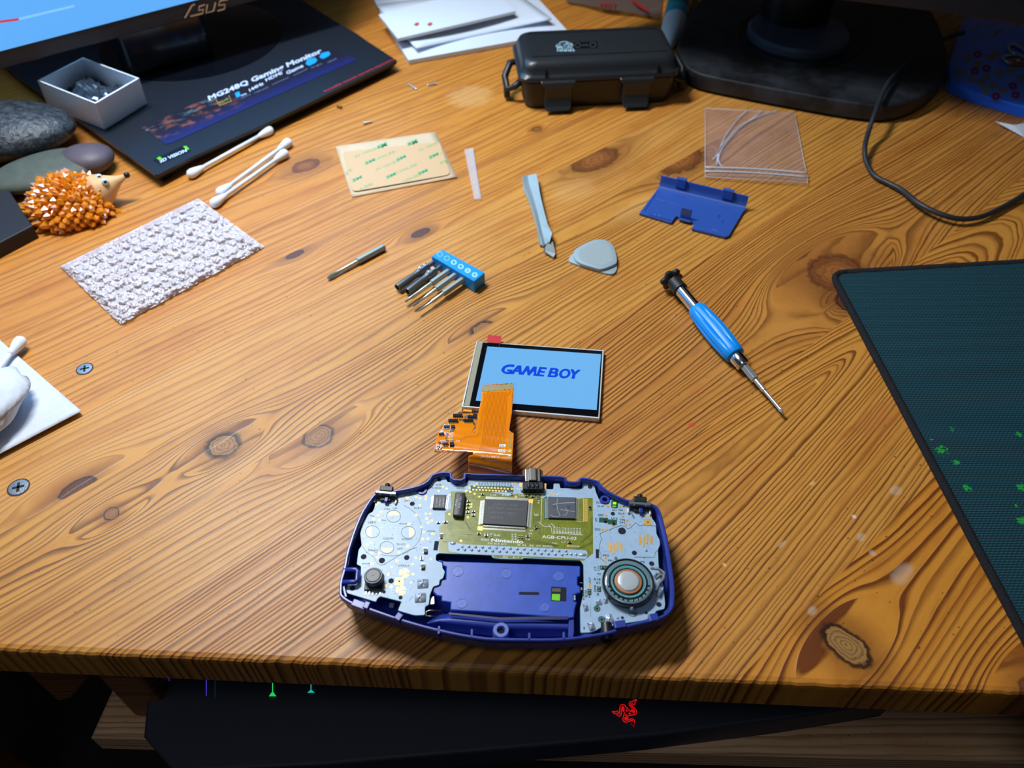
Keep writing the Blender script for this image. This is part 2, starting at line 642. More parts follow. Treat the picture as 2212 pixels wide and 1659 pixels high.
LT = rgb(214, 156, 84)
LO = rgb(206, 138, 62)
DK = rgb(138, 78, 34)
DR = rgb(132, 66, 28)
PALE = rgb(222, 178, 120)
GLUE = rgb(205, 190, 170)
RED = rgb(200, 60, 40)
cuts = [-0.32, -0.24, -0.15, -0.058, 0.0392, 0.1339, 0.2245, 0.2695, 0.3118, 0.3610, 0.406, 0.451, 0.541, 0.586, 0.676, 0.766, 0.811, 0.90, 0.99, 1.08, 1.17, 1.30, 1.45]
specs = {
    3: dict(freq=200, contrast=1.1, light=rgb(222, 154, 62), dark=rgb(140, 76, 28), amp=0.016,
            knots=[K(1828, 1393, 0.0068, 0.0112, 0.0145, 'eye'), K(2235, 1490, 0.006, 0.006, 0.016, 'red')],
            blots=[BL(1950, 1240, 0.008, 0.004, GLUE, .35), BL(1755, 1320, 0.003, 0.002, GLUE, .4), BL(1885, 1195, 0.002, 0.002, GLUE, .5), BL(1885, 1210, 0.0006, 0.0006, rgb(60, 50, 30), .9)]),
    4: dict(freq=430, contrast=0.95, light=rgb(220, 160, 78), dark=rgb(140, 82, 32), amp=0.004,
            arch=(uvw(1700, 800)[0], uvw(1700, 830)[1] - 0.010, 1.0),
            blots=[BL(1900, 900, 0.02, 0.008, rgb(178, 106, 48), .5), BL(1830, 935, 0.012, 0.002, rgb(160, 84, 36), .5), BL(1935, 1060, 0.004, 0.003, GLUE, .35), BL(1860, 1160, 0.003, 0.002, GLUE, .4), BL(1845, 1116, 0.0012, 0.0012, rgb(225, 215, 205), .9), BL(1690, 1175, 0.003, 0.001, GLUE, .5), BL(1755, 1045, 0.002, 0.001, rgb(230, 190, 120), .6), BL(1565, 1220, 0.001, 0.0012, rgb(235, 200, 130), .8)]),
    5: dict(freq=430, contrast=0.95, light=rgb(208, 148, 74), dark=rgb(118, 66, 28), amp=0.005,
            knots=[K(1805, 588, 0.020, 0.016, 0.026, 'red'), K(1838, 655, 0.008, 0.010, 0.012, 'dark')],
            blots=[BL(1495, 918, 0.003, 0.002, RED, .65), BL(1506, 846, 0.002, 0.001, RED, .55), BL(1270, 440, 0.03, 0.012, PALE, .18)]),
    6: dict(freq=300, contrast=0.7, light=rgb(216, 160, 80), dark=rgb(140, 84, 38), amp=0.007,
            knots=[K(688, 942, 0.0085, 0.0075, 0.013, 'ring')]),
    7: dict(freq=330, contrast=0.95, light=rgb(216, 160, 80), dark=rgb(132, 78, 36), amp=0.014,
            knots=[K(482, 962, 0.0080, 0.0075, 0.0115, 'bark'), K(240, 1110, 0.0036, 0.0036, 0.0085, 'ring'), K(1046, 712, 0.008, 0.006, 0.012, 'bark'), K(1470, 348, 0.022, 0.012, 0.014, 'red')],
            blots=[BL(1380, 450, 0.03, 0.010, PALE, .2)]),
    8: dict(freq=240, contrast=0.5, light=rgb(220, 164, 88), dark=rgb(168, 104, 50), amp=0.010,
            knots=[K(168, 1052, 0.0095, 0.0045, 0.012, 'dark'), K(1285, 345, 0.022, 0.012, 0.014, 'red')], blots=[BL(215, 782, 0.004, 0.0015, PALE, .6), BL(1240, 410, 0.02, 0.012, PALE, .22)]),
    9: dict(freq=230, contrast=0.55, light=rgb(220, 158, 78), dark=rgb(158, 94, 44), amp=0.012,
            knots=[K(908, 503, 0.007, 0.0035, 0.007, 'dark'), K(637, 550, 0.006, 0.003, 0.006, 'dark')], blots=[BL(880, 480, 0.05, 0.006, rgb(160, 106, 64), .45)]),
    10: dict(freq=200, contrast=0.5, light=rgb(218, 154, 72), dark=rgb(160, 92, 40), amp=0.012,
             knots=[K(1160, 279, 0.004, 0.003, 0.004, 'ring')], blots=[]),
    11: dict(freq=150, contrast=0.5, light=rgb(216, 150, 68), dark=rgb(158, 90, 38), amp=0.014,
             knots=[K(660, 358, 0.011, 0.0075, 0.010, 'red')], blots=[BL(1015, 208, 0.022, 0.020, PALE, .4)]),
}
wood = []
for i in range(len(cuts) - 1):
    s = specs.get(i)
    if s is None:
        rr = random.Random(i * 13)
        s = dict(freq=rr.choice([170, 260, 340]), contrast=0.6, light=rgb(212 + rr.randint(-6, 6), 148 + rr.randint(-8, 8), 68), dark=rgb(148, 84, 34), amp=0.012)
    wood.append(wood_mat('pine_board_%02d' % i, seed=float(i * 7 + 1), **s))


def clip(P, n, c, keep_ge=True):
    out = []
    for i in range(len(P)):
        a, b = P[i], P[(i + 1) % len(P)]
        da, db = a.dot(n) - c, b.dot(n) - c
        if not keep_ge:
            da, db = -da, -db
        if da >= 0:
            out.append(a)
        if (da >= 0) != (db >= 0):
            out.append(a + (b - a) * (da / (da - db)))
    return out


e0, e1 = G(0, 1405), G(2212, 1500)
fd = Vector((e1.x - e0.x, e1.y - e0.y)).normalized()
fn = Vector((-fd.y, fd.x))
fc = Vector((e0.x, e0.y)).dot(fn)
f0 = Vector((e0.x, e0.y)) - fd * 0.55
f1 = Vector((e0.x, e0.y)) + fd * 1.15
outline = [f0, f1, Vector((f1.x, 1.02)), Vector((f0.x, 1.02))]
THK = 0.022
desk = thing('desk', 'large orange pine board desk covered in tools and electronics', 'desk', (0, 0.55, -THK))
mb = MB()
uvs = []
rngd = random.Random(3)
for i in range(len(cuts) - 1):
    P = clip(clip(outline, UN, cuts[i]), UN, cuts[i + 1], False)
    if len(P) < 3:
        continue
    Q = clip(P, fn, fc + 0.0030)
    mb.add([(p.x, p.y, 0) for p in Q], [list(range(len(Q)))], i)
    mb.add([(p.x, p.y, -THK) for p in P[::-1]], [list(range(len(P)))], i)
    F = sorted([p for p in P if abs(p.dot(fn) - fc) < 1e-6], key=lambda p: p.dot(fd))
    if len(F) >= 2:
        a, b = F[0], F[-1]
        ns = max(1, int((b - a).length / 0.0025))
        # top edge points at the inset line follow the board joints
        qa = sorted([p for p in Q if abs(p.dot(fn) - fc - 0.0030) < 1e-5], key=lambda p: p.dot(fd))
        A2, B2 = qa[0], qa[-1]
        rows = [[], [], [], [], []]
        for k in range(ns + 1):
            t = k / ns
            q = A2.lerp(B2, t)
            p = a.lerp(b, t)
            jj = 0 if k in (0, ns) else rngd.uniform(-0.0003, 0.0003)
            rows[0].append((q.x, q.y, 0))
            r = p + fn * (0.0012 + jj)
            rows[1].append((r.x, r.y, -0.0005))
            r = p + fn * (0.0003 + jj)
            rows[2].append((r.x, r.y, -0.0014))
            r = p + fn * (0.0 + jj)
            rows[3].append((r.x, r.y, -0.0035))
            rows[4].append((p.x, p.y, -THK))
        vs = [v for r in rows for v in r]
        n = ns + 1
        fs = []
        for k in range(4):
            for j in range(ns):
                fs.append([k * n + j, (k + 1) * n + j, (k + 1) * n + j + 1, k * n + j + 1])
        mb.add(vs, fs, i)
# side and back faces
for a, b in ((1, 2), (2, 3), (3, 0)):
    p, q = outline[a], outline[b]
    mb.add([(p.x, p.y, 0), (p.x, p.y, -THK), (q.x, q.y, -THK), (q.x, q.y, 0)], [[0, 1, 2, 3]], 5)
mb.uv = lambda p: (p[0] * UA.x + p[1] * UA.y, p[0] * UN.x + p[1] * UN.y)
mb.build('tabletop', wood, desk)

steel = mat('zinc_screw', rgb(150, 160, 165), 0.35, 1.0, bump=(900, 0.3, 0.0003))
blackish = mat('dark_recess', rgb(28, 22, 18), 0.8)
for (px, py, r) in ((183, 797, 0.0042), (40, 1053, 0.0048)):
    c = G(px, py)
    s = MB()
    s.lathe((c.x, c.y, -0.003), (c.x, c.y, 0.0008), [(0, r * .5), (0.002, r * .8), (0.0031, r), (0.0033, r * .95), (0.0034, r * 0.3)], 20, 0)
    sc = s.build('countersunk_screw', steel, desk, True, auto=30)
    s = MB()
    for a in (0.3, 0.3 + PI / 2):
        s.box((c.x, c.y, 0.00045), (r * 1.15, r * 0.26, 0.0001), a)
    s.build('cross_slot', blackish, sc)
    s = MB()
    s.rings([[c + Vector((math.cos(a) * q, math.sin(a) * q * 1.0, z)) for a in [2 * PI * k / 24 for k in range(24)]] for q, z in ((r * 1.0, .0001), (r * 1.12, 0.00016))], 0, True, False)
    s.build('recess_rim', mat('splintered_wood', rgb(84, 48, 24), 0.8), sc)

# legs and supports of the desk, below the top
dwood = wood_mat('dark_pine', 260, 0.7, rgb(150, 100, 62), rgb(92, 54, 30), 0.01, 55.0)


def wbox(c, s, rz=0.0):
    b = MB()
    b.box(c, s, rz)
    b.uv = lambda p: (p[0], p[1] + p[2])
    return b


fa = math.atan2(fd.y, fd.x)
for (lx, ly) in ((-0.55, 0.9), (0.75, 0.86), (0.75, 0.25), (-0.6, 0.28)):
    wbox((lx, ly, -THK - 0.36), (0.06, 0.06, 0.72), fa).build('leg', dwood, desk, bevel=0.004)
wbox((0.08, 0.30, -THK - 0.04), (1.25, 0.022, 0.08), fa).build('apron', dwood, desk)
# carved bracket seen under the left end of the edge
s = MB()
prof = [(0.0, 0.0), (0.035, 0.0), (0.035, -0.02), (0.028, -0.05), (0.010, -0.075), (0.0, -0.08)]
bp = G(60, 1500, -0.04)
pl = [Vector((bp.x - 0.02 + a, bp.y + 0.02, -THK + b)) for a, b in prof]
pr = [p + Vector((0, 0.03, 0)) for p in pl]
s.rings([pl, pr])
s.uv = lambda p: (p[0], p[1] + p[2])
s.build('bracket', dwood, desk, bevel=0.002)

# ------------------------------------------------------------------ setting below and behind
fl = MB()
fl.add([(-3, -2, -0.75), (3, -2, -0.75), (3, 1.4, -0.75), (-3, 1.4, -0.75)], [[0, 1, 2, 3]])
tag(fl.build('floor', mat('dark_carpet', rgb(52, 44, 46), 0.95, bump=(400, 0.5, 0.004), vary=(60, 0.3))), kind='structure')
wl = MB()
wl.box((0, 1.45, 0.5), (6, 0.1, 2.5))
tag(wl.build('wall_back', mat('painted_wall', rgb(120, 112, 106), 0.9, bump=(300, 0.2, 0.001))), kind='structure')
# ================================================================== handheld console: back shell
M_blue = mat('indigo_plastic', rgb(44, 62, 150), 0.30, spec=0.55, bump=(1500, 0.05, 0.0002))
M_blue_in = mat('indigo_plastic_inner', rgb(34, 54, 144), 0.34, spec=0.5)
M_blue_pl = mat('indigo_plastic_lit', rgb(44, 80, 180), 0.33, spec=0.55, bump=(400, 0.06, 0.0003), vary=(120, 0.10))  # same plastic in a brighter blue, the plate's stronger light put into the colour
ZR, ZB, ZPL = 0.0180, 0.0148, 0.0140   # rim top, board top, battery housing top
sh_px = [cC(65, 560), cC(70, 420), cC(118, 262), cA(150, 1180), cA(240, 900), cA(330, 690), cA(395, 590), cA(450, 510), cA(500, 460),
         cA(720, 430), cA(900, 400), cA(1060, 355), cA(1130, 305), cA(1170, 238), cA(1290, 207), cA(1415, 208), cA(1422, 292), cA(1548, 300), cA(1556, 222), cA(1615, 222),
         cA(1700, 232), cB(60, 240), cB(240, 245), cB(530, 252), cB(790, 265), cB(806, 322), cB(932, 328), cB(948, 280), cB(1050, 282), cB(1190, 322), cB(1212, 372), cB(1330, 460), cB(1540, 555),
         cB(1790, 580), cB(1880, 618), cB(1925, 690), cB(1962, 830), cB(2010, 1030), cB(2050, 1300), cD(2085, 540), cD(2090, 690), cD(2085, 820), cD(2050, 890), cD(1975, 955), cD(1860, 1000),
         cD(1500, 1082), cD(1370, 1140), cD(1190, 1180), cD(880, 1228), cD(600, 1243), cD(0, 1238),
         cC(1800, 1118), cC(1500, 1072), cC(1150, 995), cC(800, 895), cC(500, 790), cC(220, 695), cC(130, 645), cC(80, 600)]
SH = ccw([G(x, y, ZR) for x, y in sh_px])
SHo = []
for i in range(len(SH)):
    a, b, c = SH[i - 1], SH[i], SH[(i + 1) % len(SH)]
    SHo += [b.lerp(a, 0.22 if (a - b).length > .002 else .12), b.lerp(c, 0.22 if (c - b).length > .002 else .12)]
ctr = sum(SHo, Vector((0, 0))) / len(SHo)


def ringz(P, z):
    return [Vector((p.x, p.y, z)) for p in P]


def shrink(P, k, back=0.0):
    return [ctr + (p - ctr) * k + Vector((0, back)) for p in P]


console = thing('console_shell', 'dark blue plastic back half of an opened handheld games console near the desk edge', 'console casing', (ctr.x, ctr.y, 0))
i16 = inset(SHo, 0.0013)
mb = MB()
mb.rings([ringz(shrink(SHo, 0.80, 0.003), 0.0004), ringz(shrink(SHo, 0.90, 0.002), 0.0022), ringz(shrink(SHo, 0.965), 0.0080), ringz(SHo, 0.0150), ringz(SHo, ZR - 0.0004), ringz(inset(SHo, 0.0004), ZR),
          ringz(inset(SHo, 0.0010), ZR), ringz(i16, ZR - 0.0004), ringz(i16, 0.0080), ringz(shrink(i16, 0.95), 0.0055), ringz(shrink(i16, 0.90), 0.0045)])
shell_o = mb.build('back_shell', M_blue, console, smooth=True, auto=40)
# strap hole cut through the left corner
hole = MB()
hp = round_poly([G(*cC(165, 335), ZB), G(*cC(268, 330), ZB), G(*cC(262, 400), ZB), G(*cC(160, 402), ZB)], 0.0012)
hole.prism([(p.x, p.y) for p in hp], -0.01, 0.05)
ho = hole.build('cutter', M_blue)
bm_ = shell_o.modifiers.new('b', 'BOOLEAN')
bm_.object = ho
bm_.operation = 'DIFFERENCE'
bpy.context.view_layer.update()
dg = bpy.context.evaluated_depsgraph_get()
nm = bpy.data.meshes.new_from_object(shell_o.evaluated_get(dg))
shell_o.modifiers.clear()
if len(nm.polygons) > 200:
    shell_o.data = nm
bpy.data.objects.remove(ho)
# strap bar: raised rim around the hole
mb = MB()
rp = [cC(118, 285), cC(270, 278), cC(292, 300), cC(285, 410), cC(262, 428), cC(112, 432)]
mb.tube([G(x, y, ZR - .0010) for x, y in rp], 0.0011, 8)
mb.build('strap_loop', M_blue, console, smooth=True)

# inner second rim line along both sides
for nm_, pts in (('inner_rib', [cC(150, 600), cC(120, 480), cC(150, 440)]), ('inner_rib', [cA(165, 1340), cA(200, 1150), cA(290, 900), cA(370, 720), cA(440, 610)]), ('inner_rib', [cB(1890, 730), cB(1930, 900), cB(1975, 1100), cB(2010, 1300), cB(2035, 1500), cD(2045, 700), cD(2030, 830), cD(1960, 910)]),
                 ('inner_rib', [cA(740, 470), cA(900, 440), cA(1080, 395), cA(1150, 345), cA(1190, 290)]), ('inner_rib', [cB(1180, 360), cB(1200, 430), cB(1320, 510), cB(1520, 600)]), ('inner_rib', [cB(150, 285), cB(290, 295)]), ('inner_rib', [cB(520, 285), cB(760, 300)])):
    mb = MB()
    P = [G(x, y, ZR - .0015) for x, y in pts]
    L = [p + Vector((0.0004, 0, 0)) for p in P]
    R = [p - Vector((0.0004, 0, 0)) for p in P]
    n = len(P)
    vs = L + R + [Vector((p.x, p.y, 0.006)) for p in L] + [Vector((p.x, p.y, 0.006)) for p in R]
    fs = []
    for i in range(n - 1):
        fs += [[i, i + 1, n + i + 1, n + i], [2 * n + i, 2 * n + i + 1, i + 1, i], [n + i, n + i + 1, 3 * n + i + 1, 3 * n + i]]
    mb.add(vs, fs)
    mb.build(nm_, M_blue, console)

# clips and bosses on the near rim and at the top corners
for a, b, hgt in ((cC(230, 668), cC(395, 730), .0006), (cC(370, 705), cC(432, 725), .0012), (cC(750, 830), cC(815, 868), .0010), (cD(1780, 985), cD(1885, 965), .0016), (cD(1365, 1065), cD(1500, 1045), .0014)):
    mb = MB()
    p, q = G(*a, ZR), G(*b, ZR)
    mid = (p + q) / 2
    d = q - p
    mb.box((mid.x, mid.y, ZR - 0.002 + hgt), (d.length, 0.0032, 0.004), math.atan2(d.y, d.x))
    mb.build('snap_clip', M_blue, console, bevel=0.0003)
for a in (cA(1060, 435), cB(1252, 545)):
    mb = MB()
    c = G(*a, 0.0155)
    mb.lathe((c.x, c.y, .006), (c.x, c.y, .016), [(0, .0028), (.0085, .0026), (.0095, .0022), (.0095, .0012), (.007, .0011)], 20)
    mb.build('screw_post', M_blue, console, smooth=True, auto=40)
for a in (cC(1262, 985), cC(1655, 1020), cD(352, 1175), cD(765, 1165)):
    mb = MB()
    c = G(*a, ZR)
    mb.box((c.x, c.y - 0.0005, ZR - .003), (.0010, .0034, .006))
    mb.build('rib', M_blue, console, bevel=0.0002)

# battery housing
plate = [cC(1250, 158), cC(1345, 175), cD(0, 306), cD(400, 320), cD(835, 337), cD(962, 343), cD(960, 470), cD(930, 480), cD(930, 572), cD(960, 590), cD(965, 665), cD(885, 690), cD(885, 765), cD(925, 775), cD(900, 850), cD(885, 960),
         cD(820, 970), cD(0, 908), cC(1395, 762), cC(1400, 672), cC(1290, 655), cC(1290, 600), cC(1235, 590), cC(1190, 545), cC(1195, 480), cC(1278, 462), cC(1290, 400), cC(1340, 390), cC(1345, 245), cC(1305, 232), cC(1300, 190), cC(1252, 178)]
mb = MB()
mb.prism([G(x, y, ZPL) for x, y in plate], 0.0047, ZPL, bev=0.0005)
mb.build('battery_housing', M_blue_pl, console)
low = [cC(1270, 835), cC(1395, 800), cD(0, 935), cD(812, 985), cD(885, 1000), cD(880, 1200), cD(600, 1205), cD(0, 1195), cC(1700, 1060), cC(1400, 1010), cC(1120, 960), cC(1140, 900)]
mb = MB()
# rounded lower body: strips along x between the upper and lower edges
up = [cC(1130, 900), cC(1270, 825), cC(1400, 800), cC(1991, 830), cD(400, 955), cD(815, 985)]
dn = [cC(1110, 955), cC(1250, 985), cC(1400, 1012), cC(1991, 1085), cD(400, 1195), cD(818, 1190)]
R = []
for k in range(9):
    t = k / 8
    z = 0.0105 + 0.0032 * math.sin(PI * min(1, t * 1.1)) - 0.003 * t
    R.append([G(a[0] + (b[0] - a[0]) * t, a[1] + (b[1] - a[1]) * t, z) for a, b in zip(up, dn)])
mb.rings(R, 0, False, False)
mb.build('lower_housing', M_blue_in, console, smooth=True)
mb = MB()
mb.prism([G(x, y, .0135) for x, y in (cD(820, 985), cD(888, 975), cD(890, 1130), cD(875, 1200), cD(815, 1195))], 0.0047, 0.0132, bev=0.0004)
mb.build('side_rib', M_blue, console)
M_white_t = mat('translucent_blue_boss', rgb(96, 116, 190), 0.3)
mb = MB()
c = G(*cC(2003, 995), ZPL + .002)
mb.lathe((c.x, c.y, 0.008), (c.x, c.y, ZPL + .002), [(0, .0034), (.0072, .0034), (.0079, .0031), (.0079, .0018), (.0064, .0014), (.0055, .0013)], 28)
mb.build('screw_boss', M_white_t, console, smooth=True, auto=40)
mb = MB()
mb.disc((c.x, c.y, ZPL + .0003), .0014, 16)
mb.build('boss_hole', mat('hole_dark', rgb(8, 8, 24), 0.9), console)
M_pin = mat('ejector_mark', rgb(78, 106, 190), 0.28, bump=(900, 0.12, 0.0003))
for (p, r) in ((cC(1487, 297), 13.2), (cC(2065, 322), 13.2), (cD(698, 465), 13.0), (cC(1535, 683), 11.4), (cD(532, 836), 11.6)):
    mb = MB()
    c = G(*p, ZPL)
    rr = r * .19e-3
    mb.rings([[Vector((c.x + q * math.cos(2 * PI * k / 28), c.y + q * 1.0 * math.sin(2 * PI * k / 28), z)) for k in range(28)] for q, z in ((rr, ZPL), (rr, ZPL + .00018), (rr * .94, ZPL + .00018), (rr * .92, ZPL + .00005), (rr * .1, ZPL + .00005))], 0, True, False)
    mb.build('moulding_mark', M_pin, console, smooth=True, auto=40)
M_void = mat('opening_dark', rgb(10, 12, 30), 0.8)
mb = MB()
fill(mb, [cD(228, 655), cD(465, 658), cD(465, 692), cD(226, 688)], ZPL + .00006)
mb.build('narrow_slot', M_void, console)
mb = MB()
fill(mb, [cD(612, 592), cD(795, 602), cD(792, 768), cD(608, 762)], ZPL + .00006)
win = mb.build('battery_window', M_void, console)
mb = MB()
fill(mb, [cD(622, 680), cD(718, 682), cD(714, 760), cD(618, 752)], ZPL + .0001)
mb.build('green_battery_wrap', mat('lime_green_wrap', rgb(110, 200, 20), 0.4), win)
mb = MB()
fill(mb, [cD(622, 612), cD(725, 615), cD(724, 655), cD(622, 650)], ZPL + .0001)
mb.build('grey_battery_label', mat('grey_label', rgb(88, 74, 70), 0.6), win)
# long step below the plate, its shade painted as a flat dark strip
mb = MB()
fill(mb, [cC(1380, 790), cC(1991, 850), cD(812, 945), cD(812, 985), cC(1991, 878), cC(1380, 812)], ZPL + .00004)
mb.build('groove', mat('groove_shade_blue', rgb(22, 28, 86), 0.4), console)
M_brass = mat('battery_contact_brass', rgb(196, 190, 150), 0.25, 1.0)
M_nick = mat('nickel', rgb(200, 206, 210), 0.28, 0.75)
mb = MB()
mb.tube([G(*p, ZB) for p in (cC(1300, 770), cC(1150, 765), cC(1112, 780), cC(1108, 830), cC(1150, 835), cC(1260, 838))], .00022, 6)
mb.build('battery_spring', M_brass, console, smooth=True)
mb = MB()
mb.box(tuple(G(*cC(1178, 650), .0125)), (.0022, .0036, .0006), 0.1)
mb.build('battery_contact', M_nick, console, bevel=.0002)
mb = MB()
mb.box(tuple(G(*cC(698, 706), .0075)), (.0020, .0020, .0012), -0.1)
mb.build('moulded_peg', mat('pale_peg', rgb(170, 178, 190), .4), console, bevel=.0002)
for p, q in ((cD(955, 548), cD(992, 550)), (cD(965, 612), cD(992, 612)), (cD(965, 628), cD(992, 630))):
    mb = MB()
    mb.tube([G(*p, ZB - .001), G(*q, ZB - .001)], .0002, 6)
    mb.build('contact_wire', M_nick, console, smooth=True)
mb = MB()
mb.box(tuple(G(*cD(890, 730), .0130)), (.0010, .0026, .0012))
mb.build('battery_contact', M_nick, console, bevel=.0002)

# ================================================================== circuit board
M_pcb = mat('solder_mask_pale_blue', rgb(156, 184, 210), 0.36, spec=0.45, vary=(300, 0.05), bump=(1800, .12, .0002))
M_pcb_side = mat('board_edge_teal', rgb(28, 120, 104), 0.5)
M_olive = mat('solder_mask_olive', rgb(118, 126, 34), 0.28, spec=0.6, vary=(500, 0.16))
M_olive_d = mat('trace_olive_dark', rgb(74, 84, 24), 0.3)
M_olive_l = mat('trace_olive_light', rgb(164, 166, 92), 0.3)
M_trace = mat('trace_grey', rgb(96, 112, 104), 0.35)
M_green = mat('bare_green_mask', rgb(14, 84, 62), 0.35)
M_gold = mat('gold_pad', rgb(232, 184, 100), 0.40, 0.6)
M_solder = mat('solder', rgb(206, 216, 228), 0.28, 0.6)
M_silk_w = mat('silkscreen_white', rgb(226, 232, 228), 0.5)
M_silk_d = mat('silkscreen_olive', rgb(92, 100, 56), 0.5)
M_silk_k = mat('silkscreen_dark', rgb(44, 50, 56), 0.5)
M_chip = mat('chip_epoxy', rgb(54, 58, 62), 0.42, spec=0.45, bump=(2600, 0.22, 0.0002))
M_chip2 = mat('chip_epoxy_grey', rgb(74, 79, 90), 0.42, spec=0.45, bump=(1600, 0.2, 0.0002))
M_black = mat('black_plastic', rgb(20, 22, 24), 0.42)
M_pin_m = mat('tinned_pin', rgb(206, 210, 206), 0.28, 0.9)
M_hole = mat('board_hole', rgb(14, 18, 40), 0.8)

out = [cA(1270, 262), cA(1335, 272), cA(1362, 335), cA(1440, 345), cA(1448, 378), cA(1512, 378), cA(1528, 348), cA(1600, 346), cA(1612, 306), cB(145, 322), cB(540, 350), cB(556, 422), cB(636, 424), cB(640, 352), cB(712, 350), cB(720, 410), cB(978, 414), cB(985, 350), cB(1092, 352), cB(1128, 380),
       cB(1152, 470), cB(1185, 548), cB(1230, 576), cB(1300, 560), cB(1330, 548), cB(1482, 545), cB(1485, 580), cB(1545, 585), cB(1800, 640), cB(1816, 770), cB(1862, 830), cB(1872, 960), cB(1905, 1020), cB(1916, 1080), cB(1890, 1145), cB(1895, 1300), cB(1903, 1400), cB(1950, 1555), cD(1975, 800), cD(1965, 860), cD(1868, 882),
       cD(1848, 922), cD(1790, 932), cD(1790, 975), cD(1700, 1000), cD(1370, 1050), cD(1325, 1072), cD(1250, 1060), cD(1192, 1088), cD(1160, 1110), cD(1080, 1140), cD(960, 1145), cD(956, 850), cD(985, 720), cD(1000, 640), cD(995, 330), cD(960, 282), cD(285, 252), cD(265, 268), cD(0, 262),
       cA(1905, 1246), cA(1885, 1212), cA(1260, 1190), cA(1228, 1208), cA(1225, 1275), cA(1300, 1300), cC(1305, 262), cC(1335, 300), cC(1312, 385), cC(1272, 400), cC(1265, 462), cC(1195, 480), cC(1155, 580), cC(1140, 700), cC(1096, 720), cC(1095, 822), cC(970, 826), cC(770, 768), cC(800, 692), cC(815, 662), cC(560, 598), cC(528, 620), cC(510, 665),
       cC(165, 560), cC(150, 515), cC(175, 440), cC(296, 432), cC(325, 400), cC(330, 238), cC(278, 218), cA(300, 1150), cA(338, 1095), cA(320, 950), cA(352, 830), cA(415, 720), cA(470, 692), cA(492, 640), cA(500, 480), cA(750, 455), cA(838, 458), cA(850, 422), cA(972, 422), cA(990, 455), cA(1040, 468), cA(1100, 460), cA(1140, 400), cA(1222, 280)]
BO = ccw([G(x, y, ZB) for x, y in out])
bc = sum(BO, Vector((0, 0))) / len(BO)
board = thing('circuit_board', 'pale blue and olive circuit board with chips and a round speaker inside the blue casing', 'circuit board', (bc.x, bc.y, ZB - 0.001))
mb = MB()
mb.prism(round_poly(BO, 0.0006, 2), ZB - 0.0010, ZB - 0.0001, mi=1)
mb.prism(inset(round_poly(BO, 0.0006, 2), 0.00012), ZB - 0.00011, ZB, mi=0, cap0=False)
mb.build('board', [M_pcb, M_pcb_side], board)
e = [1e-5 * k for k in range(30)]
# olive area + light strip round the soldered pins
mb = MB()
fill(mb, [cA(1405, 450), cA(1655, 450), cA(1700, 420), cA(2090, 500), cB(200, 480), cB(495, 485), cB(500, 530), cB(1108, 530), cB(1113, 1190), cB(1000, 1278), cA(1262, 1180), cA(1262, 880), cA(1330, 800), cA(1330, 700), cA(1405, 655)], ZB + e[2])
mb.build('olive_mask', M_olive, board)
mb = MB()
fill(mb, [cE(490, 1245), cE(940, 1262), cE(930, 1310), cE(485, 1285)], ZB + e[4])
mb.build('date_code_strip', M_olive, board)
mb = MB()
sp_ = round_poly([G(*p, ZB) for p in (cA(1372, 1050), cE(0, 1075), cE(1500, 1145), cE(1965, 1170), cE(1985, 1215), cE(1965, 1310), cE(940, 1262), cE(0, 1225), cA(1375, 1165))], .0008)
mb.poly3([(p.x, p.y, ZB + e[3]) for p in sp_])
mb.build('pin_strip_mask', M_pcb, board)

# traces: parallel lines and fans
rt = random.Random(5)
mb = MB()


def fan(p0, p1, q0, q1, n, wd, mi=0, mid=None):
    for i in range(n):
        t = i / (n - 1)
        a = (p0[0] + (p1[0] - p0[0]) * t, p0[1] + (p1[1] - p0[1]) * t)
        b = (q0[0] + (q1[0] - q0[0]) * t, q0[1] + (q1[1] - q0[1]) * t)
        pts = [a, b]
        if mid:
            m0, m1 = mid
            pts = [a, (m0[0] + (m1[0] - m0[0]) * t, m0[1] + (m1[1] - m0[1]) * t), b]
        strip(mb, pts, wd, ZB + e[5], mi)


fan(cE(520, 870), cE(770, 885), cE(560, 990), cE(760, 1000), 16, 0.45, 0)
fan(cE(450, 265), cE(720, 275), cE(380, 330), cE(760, 335), 18, 0.45, 0)
fan(cE(1110, 410), cE(1110, 520), cE(1240, 330), cE(1240, 470), 8, 0.5, 0)
fan(cE(1110, 620), cE(1110, 700), cE(1240, 620), cE(1240, 690), 7, 0.5, 0)
fan(cE(1230, 800), cE(1275, 800), cE(1235, 960), cE(1280, 920), 2, 0.7, 0)
fan(cE(1355, 690), cE(1400, 690), cE(1358, 760), cE(1400, 745), 2, 0.8, 0)
fan(cE(1835, 345), cE(1920, 350), cE(1835, 690), cE(1920, 700), 2, 0.5, 1)
fan(cE(960, 990), cE(930, 1010), cE(1540, 1100), cE(1480, 1110), 5, 0.6, 0, (cE(1060, 985), cE(1030, 1040)))
fan(cE(2040, 660), cE(2065, 640), cE(1870, 1040), cE(1880, 1060), 3, 0.7, 0, (cE(2040, 900), cE(2065, 910)))
fan(cE(2065, 1030), cE(2065, 1055), cE(1850, 1150), cE(1790, 1150), 3, 0.7, 0, (cE(1930, 1090), cE(1940, 1120)))
fan(cE(1560, 900), cE(1600, 905), cE(1565, 1080), cE(1620, 1140), 2, 0.7, 0)
fan(cA(1390, 800), cA(1440, 800), cA(1360, 890), cA(1400, 920), 5, 0.6, 0)
fan(cA(1550, 800), cA(1590, 790), cA(1650, 900), cA(1620, 920), 5, 0.6, 0)
fan(cA(1370, 900), cA(1410, 930), cA(1640, 910), cA(1600, 935), 6, 0.6, 1)
fan(cA(1620, 540), cA(1790, 560), cA(1600, 780), cA(1740, 870), 13, 0.5, 1)
fan(cA(1470, 955), cA(1480, 975), cA(1770, 965), cA(1750, 985), 2, 0.8, 1)
